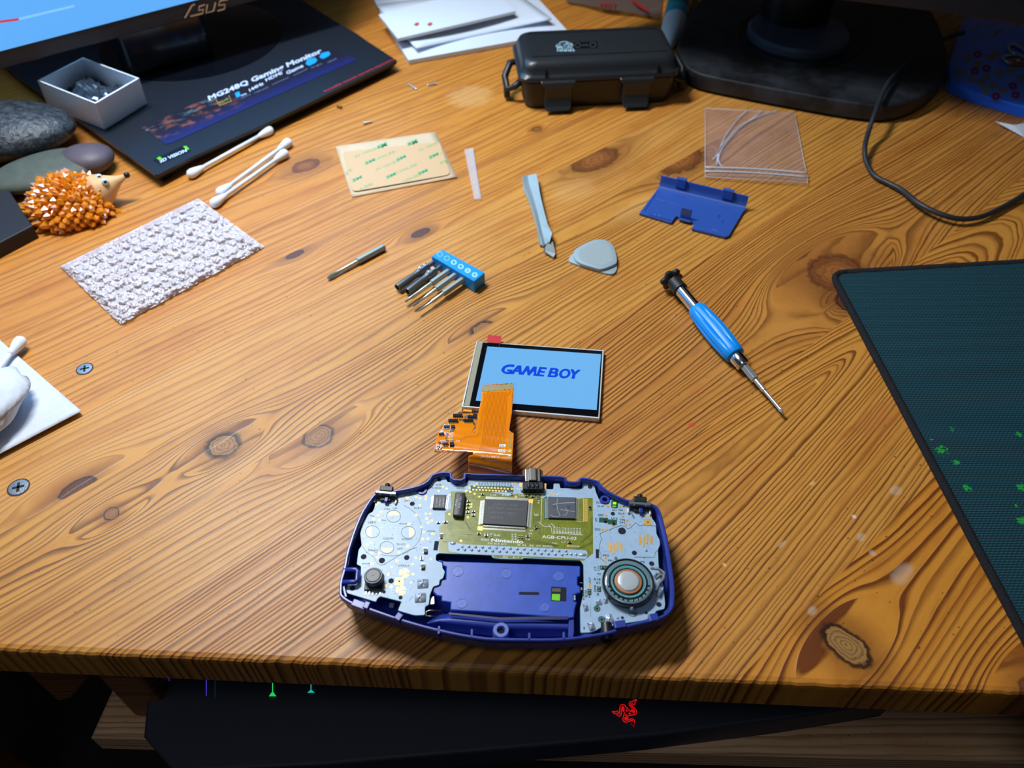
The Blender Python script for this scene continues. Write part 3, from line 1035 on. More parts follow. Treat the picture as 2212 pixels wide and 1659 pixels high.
for i in range(70):
    x, y = rt.uniform(1600, 1780), rt.uniform(440, 900)
    a = cA(x, y)
    an = rt.choice([0.8, -0.8, 0, 1.57])
    ln = rt.uniform(2, 7)
    strip(mb, [a, (a[0] + math.cos(an) * ln, a[1] + math.sin(an) * ln)], 0.6, ZB + e[6], rt.choice([0, 1]))
for i in range(40):
    x, y = rt.uniform(1280, 1900), rt.uniform(960, 1070)
    a = cA(x, y)
    ln = rt.uniform(3, 12)
    strip(mb, [a, (a[0] + ln, a[1] + rt.uniform(-1, 1))], 0.5, ZB + e[6], rt.choice([0, 1]))
mb.build('copper_traces', [M_olive_d, M_olive_l], board)
# grey outlines of tracks on the pale part
mb = MB()


def circ(c, rx, ry, n=28, a0=0, a1=2 * PI):
    return [(c[0] + rx * math.cos(a0 + (a1 - a0) * k / n), c[1] + ry * math.sin(a0 + (a1 - a0) * k / n)) for k in range(n + (0 if abs(a1 - a0 - 2 * PI) < 1e-6 else 1))]


PADS = [(cA(720, 747), 'v'), (cA(466, 932), 'h'), (cA(896, 940), 'hr'), (cA(640, 1120), 'vd')]
for c, k in PADS:
    strip(mb, circ(c, 15.2, 13.0), 0.9, ZB + e[6], 0, closed=True)
dp = circ(cA(690, 905), 66, 57, 60)
strip(mb, [p for p in circ(cA(690, 905), 66, 57, 80, -1.15, 2.3)], 0.7, ZB + e[6], 0)
strip(mb, [cA(340, 1095), cA(400, 1180), cA(480, 1230), cA(525, 1310), cA(560, 1330), cA(600, 1325), cA(900, 1150), cA(1000, 1120)], 0.8, ZB + e[6], 0)
strip(mb, [cA(560, 880), cA(620, 880), cA(660, 830), cA(800, 850)], 0.5, ZB + e[6], 1)
strip(mb, [cA(590, 920), cA(640, 915), cA(680, 880), cA(830, 890)], 0.5, ZB + e[6], 1)
for k in range(5):
    strip(mb, [cC(700 + k * 8, 560), cC(690 + k * 8, 460 + k * 4), cC(730 + k * 5, 300), cC(800 + k * 6, 220), cC(950, 212 + k * 5), cC(1000, 240 + k * 4)] if k < 2 else [cC(900, 640 + k * 3), cC(950, 600)], 0.5, ZB + e[6], 1)
M_tp = mat('trace_pale', rgb(196, 214, 224), .3)
mb.build('left_outline', [M_silk_d, M_tp, M_silk_k, M_silk_w], board)
mb = MB()
strip(mb, [cB(1190, 960), cB(1225, 940), cB(1380, 880), cB(1440, 858), cB(1500, 868), cB(1520, 900), cB(1560, 885), cB(1620, 825), cB(1670, 862), cB(1720, 850), cB(1860, 865)], 0.8, ZB + e[6], 2)
strip(mb, [cB(1190, 960), cB(1215, 1010), cB(1190, 1090), cB(1190, 1170), cB(1218, 1215), cB(1195, 1250), cB(1260, 1292)], 0.8, ZB + e[6], 2)
strip(mb, [cB(1600, 1245), cB(1620, 1235), cB(1850, 1238), cB(1855, 1180), cB(1890, 1150)], 0.8, ZB + e[6], 2)
mb.build('button_outline', [M_silk_d, M_tp, M_silk_k, M_silk_w], board)
mb = MB()
strip(mb, [cE(1258, 290), cE(1240, 730)], 0.9, ZB + e[7], 3)
strip(mb, [cE(1270, 290), cE(1380, 300)], 0.7, ZB + e[7], 3)
strip(mb, [cE(1410, 820), cE(1415, 895), cE(1915, 925)], 0.9, ZB + e[7], 3)
strip(mb, [cE(1365, 760), cE(1412, 820)], 0.9, ZB + e[7], 3)
strip(mb, [cE(1400, 740), cE(1470, 805)], 0.9, ZB + e[7], 3)
strip(mb, [cE(1200, 715), cE(1290, 790), cE(1380, 795)], 0.9, ZB + e[7], 3)
strip(mb, [cE(1825, 345), cE(1920, 345), cE(1922, 715), cE(1820, 712)], 0.7, ZB + e[7], 3)
mb.build('memory_outline', [M_silk_d, M_tp, M_silk_k, M_silk_w], board)

# bare green solder areas (pad surrounds) and the flex connector field
for q_ in ([cA(1640, 380), cA(2150, 395), cA(2150, 465), cA(1640, 445)],
           [cB(1185, 762), cB(1290, 765), cB(1292, 825), cB(1183, 820)],
           [cB(1290, 785), cB(1398, 790), cB(1396, 850), cB(1288, 842)],
           [cB(1330, 562), cB(1412, 565), cB(1410, 650), cB(1328, 645)],
           [cB(1197, 1335), cB(1290, 1338), cB(1290, 1390), cB(1195, 1385)],
           [cD(1045, 620), cD(1093, 622), cD(1090, 695), cD(1042, 690)],
           [cD(1160, 590), cD(1210, 590), cD(1208, 655), cD(1158, 652)],
           [cE(1290, 330), cE(1340, 310), cE(1345, 675), cE(1290, 680)],
           [cE(1145, 768), cE(1180, 772), cE(1235, 835), cE(1125, 825)],
           [cD(995, 620), cD(1035, 640), cD(1030, 700), cD(985, 712)],):
    mb = MB()
    fill(mb, q_, ZB + e[6])
    mb.build('bare_mask_patch', M_green, board)

# gold: test pads, contacts, edge fingers
mb = MB()
tp = [(cA(*p), r) for p, r in [((863, 503), 18), ((886, 530), 18), ((988, 520), 17), ((1038, 535), 16), ((1108, 512), 16), ((1104, 545), 16), ((1035, 617), 17), ((572, 695), 17), ((536, 735), 17), ((482, 780), 18), ((549, 795), 16), ((988, 735), 17), ((902, 840), 18), ((1105, 718), 14), ((1157, 718), 17), ((1115, 775), 18), ((1175, 800), 18), ((1132, 825), 16),
      ((1052, 875), 16), ((1080, 937), 16), ((1192, 958), 21), ((1068, 1020), 17), ((1131, 1018), 17), ((452, 1062), 17), ((402, 1090), 19), ((890, 1106), 20), ((785, 1182), 16), ((455, 1190), 16), ((550, 1190), 16), ((526, 1238), 15), ((760, 1280), 17), ((458, 1314), 18), ((695, 1355), 15), ((658, 1440), 18), ((953, 1440), 17), ((627, 1580), 19), ((692, 1592), 17), ((985, 1245), 14), ((945, 1320), 14),
      ((1309, 394), 16), ((1356, 418), 17), ((1260, 445), 16), ((1386, 495), 16), ((1386, 722), 15), ((1607, 760), 17), ((1628, 410), 16), ((1685, 385), 17), ((1585, 445), 18), ((1635, 458), 16), ((1688, 480), 16), ((1743, 514), 14), ((1715, 362), 13), ((2132, 354), 15), ((2172, 356), 15), ((2132, 418), 16), ((1650, 602), 14), ((1646, 634), 14), ((1525, 1042), 17), ((930, 1540), 11), ((1170, 1260), 10), ((782, 560), 20), ((520, 590), 28)]]
tp += [(cB(*p), r) for p, r in [((612, 488), 16), ((650, 488), 16), ((190, 512), 17), ((1265, 603), 18), ((1290, 635), 18), ((1436, 634), 17), ((1267, 735), 19), ((1468, 748), 18), ((1518, 798), 18), ((1505, 845), 17), ((1552, 845), 17), ((1344, 860), 16), ((1228, 905), 19), ((1280, 908), 18), ((1263, 1243), 19), ((1262, 1293), 17), ((1070, 1580), 22), ((817, 1102), 18), ((1525, 690), 24), ((1790, 735), 26)]]
for c, r in tp:
    g = G(*c, ZB + e[8])
    q = r * .19e-3 / 5.53
    mb.disc(g, q, 12, 0)
    g2 = G(*c, ZB + e[10])
    mb.disc((g2.x, g2.y, g2.z), q * .35, 6, 1)
for k in range(10):
    for row, (x0, y0) in enumerate(((1735, 402), (1672, 430))):
        c = cA(x0 + k * 38.8 + (0), y0 + k * 1.8)
        if row == 1 or True:
            mb.disc(G(*c, ZB + e[8]), 15 * .19e-3 / 5.53, 10, 0)
            mb.disc(G(*c, ZB + e[10]), 5 * .19e-3 / 5.53, 6, 1)
mb.disc(G(*cA(1672 + 388, 450), ZB + e[8]), 15 * .19e-3 / 5.53, 10, 0)
for c, k in PADS:   # direction-pad contacts: two quarter pads
    cx, cy = c
    for s in (-1, 1):
        pts = []
        for j in range(9):
            a = {'v': -PI / 2, 'vd': PI / 2, 'h': PI, 'hr': 0}[k]
            aa = a + s * (0.07 + (PI / 2 - 0.42) * j / 8)
            pts.append((cx + 13.0 * math.cos(aa), cy + 11.0 * math.sin(aa)))
        a = {'v': -PI / 2, 'vd': PI / 2, 'h': PI, 'hr': 0}[k]
        back = (cx - math.cos(a) * -2.0, cy - math.sin(a) * -2.0)
        px_, py_ = -math.sin(a) * s, math.cos(a) * s
        pts.append((back[0] + px_ * 12, back[1] + py_ * 11))
        pts.append((back[0] + px_ * 0.8, back[1] + py_ * 0.8))
        fill(mb, pts, ZB + e[8])
for c in (cC(848, 320), cC(808, 525)):   # start and select contacts
    for j in range(3):
        a0 = 2 * PI * j / 3 + 0.3
        pts = [c] + [(c[0] + 10 * math.cos(a0 + t), c[1] + 9 * math.sin(a0 + t)) for t in [1.8 * q / 8 for q in range(9)]]
        pts = [(p[0] + math.cos(a0 + .9) * 1.0, p[1] + math.sin(a0 + .9) * 1.0) for p in pts]
        fill(mb, pts, ZB + e[8])
sq = [cC(740, 378), cC(840, 378), cC(832, 465), cC(733, 462)]
fill(mb, sq, ZB + e[8])
mb.disc(G(*cC(787, 418), ZB + e[10]), .0005, 6, 1)
fill(mb, [cB(1725, 778), cB(1798, 782), cB(1815, 858), cB(1720, 850)], ZB + e[8])
mb.disc(G(*cB(1768, 817), ZB + e[10]), .0004, 6, 1)
for cx, cy in ((1380, 1118), (1742, 1033)):   # A and B button contacts
    q = lambda dx, dy: cB(cx + dx, cy + dy)
    fill(mb, [q(-85, -66), q(-60, -50), q(-45, -15), q(-45, 18), q(-62, 48), q(-82, 58)], ZB + e[8])
    fill(mb, [q(-30, -42), q(-4, -44), q(-8, 10), q(-12, 76), q(-40, 76), q(-34, 20)], ZB + e[8])
    fill(mb, [q(6, -76), q(34, -80), q(28, -10), q(26, 40), q(4, 36), q(8, -20)], ZB + e[8])
    fill(mb, [q(80, -56), q(84, 52), q(62, 42), q(44, 14), q(44, -22), q(60, -44)], ZB + e[8])
for k in range(26):   # row of gold fingers right of the memory chip
    y = 350 + k * 14
    fill(mb, [cE(1932, y), cE(1988, y + 2), cE(1987, y + 10), cE(1930, y + 8)], ZB + e[8])
fill(mb, [cE(1042, 355), cE(1118, 358), cE(1112, 418), cE(1045, 412)], ZB + e[9])
fill(mb, [cE(235, 785), cE(316, 790), cE(312, 858), cE(232, 850)], ZB + e[9])
fill(mb, [cE(900, 82), cE(935, 85), cE(935, 165), cE(897, 160)], ZB + e[9])
fill(mb, [cE(1295, 105), cE(1330, 105), cE(1320, 240), cE(1290, 235)], ZB + e[9])
mb.build('gold_contacts', [M_gold, M_hole], board)

# vias: hundreds of tiny dots
mb = MB()
regs = [(cA, 340, 1200, 480, 1400, 90), (cC, 340, 1150, 200, 720, 80), (cB, 1120, 1880, 400, 1500, 90), (cD, 1000, 1900, 300, 1000, 10), (cE, 1120, 2060, 700, 1220, 40), (cE, 60, 1000, 60, 250, 30)]
for fnc, x0, x1, y0, y1, n in regs:
    for i in range(n):
        c = fnc(rt.uniform(x0, x1), rt.uniform(y0, y1))
        g = G(*c, ZB + e[7])
        # keep on the board
        inside = False
        for j in range(len(BO)):
            a, b = BO[j - 1], BO[j]
            if (a.y > g.y) != (b.y > g.y) and g.x < (b.x - a.x) * (g.y - a.y) / (b.y - a.y) + a.x:
                inside = not inside
        if inside:
            mb.disc(g, rt.uniform(.00010, .00018), 6, 0)
tag(mb.build('vias', M_silk_k, board), kind='stuff')

# holes
mb = MB()
for p, r in ((cA(1266, 310), 30), (cA(943, 597), 32), (cA(362, 1230), 36), (cA(580, 1275), 38), (cA(877, 1240), 34), (cC(690, 412), 34), (cC(230, 500), 34), (cC(606, 545), 20), (cC(803, 612), 24), (cB(1076, 395), 30), (cB(1348, 716), 28), (cB(1457, 922), 50), (cB(1605, 1185), 32), (cB(1812, 1312), 32), (cD(1898, 805), 32), (cD(1462, 963), 18), (cD(1748, 905), 18)):
    g = G(*p, ZB + e[10])
    mb.disc(g, r * .195e-3 / 5.53, 18, 0)
    mb.build('mounting_hole', M_hole, board)
    mb = MB()
for q in ([cA(1212, 1042), cA(1262, 1045), cA(1245, 1155), cA(1195, 1150)], [cB(1145, 1140), cB(1182, 1142), cB(1182, 1248), cB(1145, 1245)]):
    mb = MB()
    fill(mb, q, ZB + e[10])
    mb.build('slot_hole', M_hole, board)
mb = MB()
for p, r, r2 in ((cD(1160, 855), 40, 28), (cD(1215, 985), 42, 30)):
    mb.disc(G(*p, ZB + e[8]), r * .195e-3 / 5.53, 20, 0)
    mb.disc(G(*p, ZB + e[9]), r2 * .195e-3 / 5.53, 20, 1)
    mb.disc(G(*p, ZB + e[11]), r * .2 * .4e-3 / 5.53, 10, 2)
mb.build('plated_rings', [M_green, mat('ring_grey', rgb(86, 110, 116), .5), M_hole], board)

# writing on the board
sw, sd, sk = MB(), MB(), MB()
T = ZB + e[12]
tx = lambda mb, s, f, x0, y0, x1, y1, h, b=0.0, sh=0.0: put_text(mb, s, f(x0, y0), f(x1, y1), h, T, b, sh)
tx(sw, 'Nintendo', cE, 450, 1030, 960, 1062, 7.0, .03)
tx(sw, '000', cE, 290, 1015, 410, 1025, 5)
tx(sw, 'AGB-CPU-02', cE, 1258, 975, 1810, 1005, 6.4, .012)
tx(sw, 'D0', cE, 400, 1072, 470, 1078, 4.3)
tx(sw, 'A14', cE, 492, 1080, 580, 1085, 4.3)
tx(sw, 'A12', cE, 602, 1085, 690, 1090, 4.3)
tx(sw, 'A8', cE, 862, 1098, 915, 1100, 4.3)
tx(sw, 'A6', cE, 940, 1102, 1010, 1106, 4.3)
tx(sw, 'A4', cE, 1050, 1108, 1120, 1112, 4.3)
tx(sw, 'A2', cE, 1165, 1112, 1235, 1116, 4.3)
tx(sw, 'A0', cE, 1265, 1118, 1335, 1122, 4.3)
tx(sw, 'RD', cE, 1348, 1122, 1425, 1128, 4.3)
tx(sw, 'PH1', cE, 1418, 1066, 1495, 1074, 3)
tx(sw, 'VDD35', cE, 1705, 1118, 1858, 1122, 3.6)
tx(sw, 'U1', cE, 1140, 622, 1198, 625, 4.5, .01)
tx(sw, 'U2', cE, 1495, 292, 1560, 295, 4)
tx(sw, 'R38', cE, 625, 302, 728, 308, 4.5)
tx(sw, 'C34', cE, 430, 298, 530, 304, 4)
tx(sw, 'R40', cE, 495, 945, 595, 950, 4.6)
tx(sw, 'C18', cE, 888, 308, 965, 312, 3.8)
tx(sw, 'P41', cE, 818, 208, 905, 212, 4)
tx(sw, 'C6', cE, 995, 1008, 1068, 1010, 4.6)
tx(sw, 'C7', cE, 1565, 1052, 1635, 1056, 4.6)
tx(sw, '39', cE, 1055, 868, 1115, 870, 3.6)
tx(sw, '38', cE, 1040, 915, 1098, 917, 3.6)
tx(sw, 'R35', cE, 800, 1005, 800, 905, 3.6)
tx(sw, 'R34', cE, 852, 1005, 852, 905, 3.6)
tx(sw, 'C5', cE, 2110, 515, 2112, 462, 3.6)
tx(sw, 'R2', cE, 1215, 425, 1222, 365, 3.6)
tx(sw, '02   6-1', cE, 635, 1288, 885, 1300, 4.2)
for i in range(10):   # signal names written upright under the memory chip
    x = 1462 + i * 46
    tx(sw, rt.choice(['D0', 'D3', 'D5', 'D7', 'CS', 'WE']), cE, x, 865 + i * 2, x + 3, 800 + i * 2, 3.6)
    fill(sw, [cE(x - 26, 872 + i * 2), cE(x + 6, 873 + i * 2), cE(x + 6, 886 + i * 2), cE(x - 26, 884 + i * 2)], T)
for i in range(12):
    x = 270 + i * 46
    tx(sd, rt.choice(['LP', 'R5', 'G2', 'B4', 'CL', 'PS']), cE, x, 150, x + 2, 85, 3.4)
for s, x, y, x2, y2, h in (('TP6', 430, 750, 490, 755, 3.2), ('LEFT', 415, 830, 510, 835, 4.2), ('C50', 600, 665, 680, 670, 3.2), ('UP', 712, 660, 760, 662, 3.4), ('VIN', 570, 800, 628, 805, 3), ('DOWN', 600, 1025, 715, 1022, 4), ('RIGHT', 820, 1030, 945, 1032, 3.6), ('TP7', 760, 1150, 828, 1145, 4), ('DAI-AC', 415, 1160, 535, 1162, 3.6), ('TP-VCC', 755, 1090, 860, 1092, 3.4), ('TP1', 845, 570, 910, 572, 3.2),
                        ('C31', 960, 655, 1050, 655, 3.4), ('SCAN-DIO', 900, 490, 1000, 492, 3.2), ('PR-VDD', 1155, 415, 1285, 420, 3.4), ('D36', 1225, 378, 1290, 378, 3.2), ('REVC', 1475, 420, 1570, 425, 3.6), ('START', 775, 1345, 905, 1350, 3.4), ('PWB', 345, 1325, 440, 1320, 3.2), ('AGND', 1120, 930, 1215, 935, 3.2), ('VCC', 780, 845, 880, 845, 3.2)):
    put_text(sd, s, cA(x, y), cA(x2, y2), h, T)
for s, x, y, x2, y2, h in (('DL2A', 1150, 592, 1232, 594, 4), ('DL1A', 1165, 635, 1240, 637, 4), ('DL2', 1345, 560, 1405, 562, 3.6), ('DL1', 1340, 682, 1395, 684, 4), ('DIA', 1418, 682, 1470, 684, 4), ('DL-K', 1410, 722, 1490, 724, 3.8), ('DBC', 1175, 742, 1240, 744, 4.6), ('U10', 1330, 785, 1405, 787, 4.6), ('TP8', 1428, 802, 1492, 804, 4.2), ('TP1', 1420, 834, 1490, 836, 4.2), ('SO2', 1132, 915, 1200, 917, 4.6),
                        ('FR2', 1232, 1225, 1300, 1228, 4.2), ('FR1', 1292, 1285, 1350, 1288, 4.2), ('A', 1735, 1175, 1768, 1176, 5.6), ('B', 1370, 1265, 1405, 1266, 6), ('R0', 1168, 1445, 1205, 1447, 4), ('R18', 1122, 1512, 1200, 1514, 4.8), ('R7', 1152, 1556, 1200, 1557, 4.8), ('SW3', 1615, 770, 1580, 700, 4), ('P2', 1680, 1300, 1728, 1302, 3.6)):
    put_text(sk, s, cB(x, y), cB(x2, y2), h, T, .005)
put_text(sk, 'LOUT', cD(1085, 565), cD(1085, 480), 4.4, T)
put_text(sk, 'EM8', cD(1150, 650), cD(1150, 575), 5, T)
put_text(sk, 'C9', cD(1150, 402), cD(1150, 355), 5.2, T)
put_text(sk, 'C12', cD(1190, 402), cD(1190, 345), 5.2, T)
put_text(sk, '2', cD(985, 748), cD(1012, 748), 5, T)
put_text(sk, '3', cD(1152, 695), cD(1182, 695), 5.2, T)
put_text(sk, 'P3', cD(1020, 722), cD(1078, 724), 5, T)
put_text(sk, '1', cD(998, 1105), cD(1012, 1105), 6, T)
put_text(sk, '4', cD(1390, 985), cD(1420, 987), 5.6, T)
put_text(sk, 'U9', cD(1158, -10 + 800 - 995 + 0), cD(1159, 770 - 995), 4.2, T) if False else put_text(sk, 'Q9', cB(1158, 810), cB(1158, 768), 4.4, T)
eh = MB()
put_text(eh, 'EH4', cD(1028, 695), cD(1024, 618), 4.6, T)
eh.build('white_lettering', M_silk_w, board)
strip(sk, circ(cD(1590, 902), 9.6, 8.6, 28), 0.9, T, closed=True)
put_text(sk, 'SU', cD(1632, 882), cD(1560, 884), 6, T, .01) if False else put_text(sk, 'us', cD(1556, 918), cD(1630, 920), 6.2, T, .02)
for (x, y) in ((1476, 600), (1478, 635)):
    fill(sk, [cB(x - 16, y - 10), cB(x + 18, y - 10), cB(x + 2, y + 6)], T)
strip(sk, [cD(1082, 800), cD(1082, 960)], .4, T)
for i in range(6):
    strip(sk, [cD(1860, 620 + i * 18), cD(1925, 622 + i * 18)], .5, T)
    strip(sk, [cD(1862 + i * 12, 610), cD(1860 + i * 12, 720)], .5, T)
sw.build('white_lettering', M_silk_w, board)
sd.build('olive_lettering', M_silk_d, board)
sk.build('dark_lettering', M_silk_k, board)


# chips
def chip(name, corners, h, mats, pins, mpin=None, lbl=None, z=ZB, pinlen=0.0012, gap=0.00025):
    """corners = photo points of the body's top face, anticlockwise from top left"""
    C = [G(*p, z + h) for p in corners]
    mb = MB()
    mb.prism([(p.x, p.y) for p in C], z + gap, z + h, bev=0.00015)
    o = mb.build(name, mats, board)
    if pins:
        pb = MB()
        tl, bl, br, tr = C
        for (a, b, n, on) in ((tl, tr, pins[0], 1), (bl, br, pins[1], -1), (tl, bl, pins[2], -1), (tr, br, pins[3], 1)):
            if not n:
                continue
            d = (b - a).normalized()
            nn = Vector((-d.y, d.x, 0)) * on
            cc = sum(C, Vector((0, 0, 0))) / 4
            if (a + nn - cc).length < (a - nn - cc).length:
                nn = -nn
            st = (b - a).length / (n + 1)
            for i in range(n):
                p = a + d * st * (i + 1)
                ww = st * 0.26
                q0, q1 = p + nn * 0.0001, p + nn * pinlen * .45
                q2 = p + nn * pinlen
                for (u0, z0, u1, z1) in ((q0, z + h * .5, q1, z + h * .5), (q1, z + h * .5, q1 + nn * .0002, z + .00012), (q1 + nn * .0002, z + .00012, q2, z + .00012)):
                    vs = [(u0.x - d.x * ww, u0.y - d.y * ww, z0), (u0.x + d.x * ww, u0.y + d.y * ww, z0), (u1.x + d.x * ww, u1.y + d.y * ww, z1), (u1.x - d.x * ww, u1.y - d.y * ww, z1)]
                    pb.add(vs, [[0, 1, 2, 3]])
        pb.build('pins', mpin or M_pin_m, o)
    return o


M_print = mat('faint_chip_print', rgb(84, 88, 92), 0.4)
M_print2 = mat('chip_print_light', rgb(176, 182, 190), 0.4)
cpu = chip('processor_chip', [cE(352, 350), cE(318, 745), cE(1005, 785), cE(1040, 378)], .0014, M_chip, (50, 50, 30, 30), pinlen=.0022)
mb = MB()
zt = ZB + .0014 + 2e-5
for s, a, b, h in (('CPU', (495, 455), (670, 465), 5.5), ('AGB', (735, 465), (870, 472), 5.5), ('(C) 2001', (400, 510), (650, 520), 5), ('Nintendo', (700, 520), (965, 535), 4.4), ('ARM', (700, 600), (830, 605), 5.5), ('JAPAN', (410, 585), (660, 592), 5), ('0205', (440, 660), (640, 668), 5)):
    put_text(mb, s, cE(*a), cE(*b), h, zt)
strip(mb, [cE(685, 618), cE(850, 626), cE(862, 560)], .5, zt)
strip(mb, [cE(460, 405), cE(430, 405)], .9, zt)
mb.build('engraved_print', M_print, cpu)
mb = MB()
strip(mb, circ(cE(425, 408), 4.6, 3.6), 1.1, zt, closed=True)
strip(mb, circ(cE(930, 703), 4.2, 3.4), .5, zt, closed=True)
mb.build('round_marks', M_black, cpu)
ram = chip('memory_chip', [cE(1355, 315), cE(1360, 650), cE(1788, 662), cE(1795, 325)], .0011, M_chip2, (0, 0, 26, 26), pinlen=.0016)
mb = MB()
zt = ZB + .0011 + 2e-5
strip(mb, [cE(1430, 442), cE(1520, 425), cE(1620, 415), cE(1785, 410)], 1.3, zt)
strip(mb, [cE(1505, 350), cE(1495, 450), cE(1510, 540), cE(1550, 610), cE(1500, 640), cE(1430, 630), cE(1395, 600)], 1.1, zt)
strip(mb, [cE(1545, 520), cE(1620, 530), cE(1780, 555)], 1.0, zt)
strip(mb, [cE(1640, 500), cE(1668, 560), cE(1640, 605), cE(1590, 615)], 1.1, zt)
mb.build('scratch_marks', mat('scratch_grey', rgb(150, 156, 166), .5), ram)
mb = MB()
for c in ((1395, 325, 1.8), (1462, 472, 4.2), (1680, 480, 4.2)):
    mb.disc(G(*cE(c[0], c[1]), zt), c[2] * .195e-3, 16)
mb.build('round_dimples', mat('dimple', rgb(62, 66, 74), .35), ram)
rg = chip('regulator_chip', [cA(1205, 488), cA(1185, 648), cA(1330, 652), cA(1350, 490)], .0012, M_chip, (0, 0, 12, 12), pinlen=.0012)
mb = MB()
zt = ZB + .0012 + 2e-5
for k, s in enumerate(('C12A2', '3X960X1', 'AGB-REG')):
    put_text(mb, s, cA(1238 + k * 40, 632), cA(1246 + k * 40, 528), 3.2, zt)
mb.build('chip_print', M_print2, rg)
# crystal, a taller rounded block
C = [G(*p, ZB + .0024) for p in (cA(1458, 458), cA(1425, 735), cA(1548, 745), cA(1580, 462))]
mb = MB()
mb.prism(round_poly([(p.x, p.y) for p in C], .0009), ZB, ZB + .0024, bev=.0004)
xt = mb.build('crystal', M_chip, board, smooth=True, auto=35)
mb = MB()
put_text(mb, 'KSS 1C', cA(1512, 648), cA(1535, 515), 4, ZB + .0024 + 2e-5)
put_text(mb, '4194', cA(1468, 625), cA(1488, 548), 4, ZB + .0024 + 2e-5)
mb.build('chip_print', M_print2, xt)
for k in (cA(1460, 760), cA(1525, 765)):
    mb = MB()
    c = G(*k, ZB + .0004)
    mb.box(tuple(c), (.0006, .0006, .0006))
    mb.build('crystal_foot', M_pin_m, xt)


def smd(name, c, sx, sy, rz, h=.0006, body=None, ends=True):
    g = G(*c, ZB + h)
    mb = MB()
    mb.box((g.x, g.y, ZB + h / 2 + .00005), (sx * .62, sy, h), rz)
    o = mb.build(name, body or M_black, board)
    if ends:
        d = Vector((math.cos(rz), math.sin(rz), 0))
        e2 = MB()
        for s in (-1, 1):
            q = Vector((g.x, g.y, 0)) + d * s * sx * .42
            e2.box((q.x, q.y, ZB + h / 2), (sx * .24, sy * 1.05, h), rz)
        e2.build('end_caps', M_pin_m, o)
    return o


H = PI / 2
M_cap = mat('ceramic_dark', rgb(36, 42, 44), .5)
for c, sx, sy, rz in ((cE(90, 385), .0013, .0008, 0), (cE(82, 440), .0013, .0008, 0), (cE(78, 498), .0013, .0008, 0), (cE(72, 560), .0013, .0008, 0), (cE(168, 548), .0012, .0006, 0), (cE(165, 608), .0012, .0006, 0), (cE(250, 900), .0012, .0006, 0), (cE(372, 925), .0014, .0013, 0), (cE(450, 928), .0012, .0008, H), (cE(898, 950), .0011, .0007, H), (cE(940, 952), .0011, .0007, H), (cE(1032, 945), .0016, .0009, 0),
                       (cE(1700, 1040), .0016, .0009, 0), (cE(1012, 300), .0014, .0008, 0), (cE(1110, 305), .0016, .0009, 0), (cE(1195, 322), .0014, .0009, H), (cE(315, 272), .0012, .0006, 0), (cE(775, 270), .0013, .0008, H), (cE(2025, 490), .0015, .0009, H), (cE(1160, 808), .0013, .0008, .5), (cA(1252, 820), .0014, .0006, 0), (cA(1340, 812), .0016, .0008, 0), (cA(1740, 955), .0012, .0006, 0), (cD(1068, 655), .0014, .0010, H), (cD(1182, 622), .0014, .0009, H), (cB(1230, 1360), .0014, .0008, 0), (cB(1075, 640), .0014, .0008, H), (cC(1055, 140), .0012, .0016, 0)):
    smd('surface_capacitor', c, sx, sy, rz, body=M_cap)
for nm_, c, sx, sy, h in (('transistor', cC(1100, 50), .0024, .0018, .0011), ('transistor', cC(1070, 240), .0023, .0018, .0011), ('transistor', cB(1252, 790), .0016, .0012, .0010), ('transistor', cB(1352, 815), .0013, .0014, .0011), ('transistor', cA(1290, 985), .0016, .0018, .0006)):
    o = smd(nm_, c, sx, sy, 0, h, M_black, False)
    g = G(*c, ZB)
    p2 = MB()
    for dx in (-.35, 0, .35):
        p2.box((g.x + sx * dx, g.y - sy * .62, ZB + .0002), (sx * .12, sy * .3, .0003))
        p2.box((g.x + sx * dx, g.y + sy * .62, ZB + .0002), (sx * .12, sy * .3, .0003))
    p2.build('pins', M_pin_m, o)

# soldered cartridge pins: two staggered rows of shiny balls
for k in range(15):
    for row in (0, 1):
        x = (90 + k * 110.5) if row == 0 else (30 + k * 110.7)
        y = (1112 + k * 5.2) if row == 0 else (1160 + k * 5.7)
        c = cE(x, y)
        if row == 0 and k == 14:
            pass
        g = G(*c, ZB)
        mb = MB()
        mb.ball((g.x, g.y, ZB), (.00072, .00072, .0007), 6, z0=-.1)
        mb.build('solder_joint', M_solder, board, smooth=True)
for c in (cE(1650, 1228), cE(1722, 1232), cE(1800, 1238), cA(1540, 1112), cA(1490, 1142), cA(1570, 1150), cA(1622, 1112), cA(1650, 1150)):
    g = G(*c, ZB)
    mb = MB()
    mb.ball((g.x, g.y, ZB), (.00070, .00070, .0006), 6, z0=-.1)
    mb.build('solder_joint', M_solder, board, smooth=True)
for c, rx in ((cE(1905, 1242), .0018), (cA(1430, 1070), .0013)):
    g = G(*c, ZB)
    mb = MB()
    mb.ball((g.x, g.y, ZB), (rx, .0008, .0006), 8, z0=-.1)
    mb.build('solder_joint', M_solder, board, smooth=True)
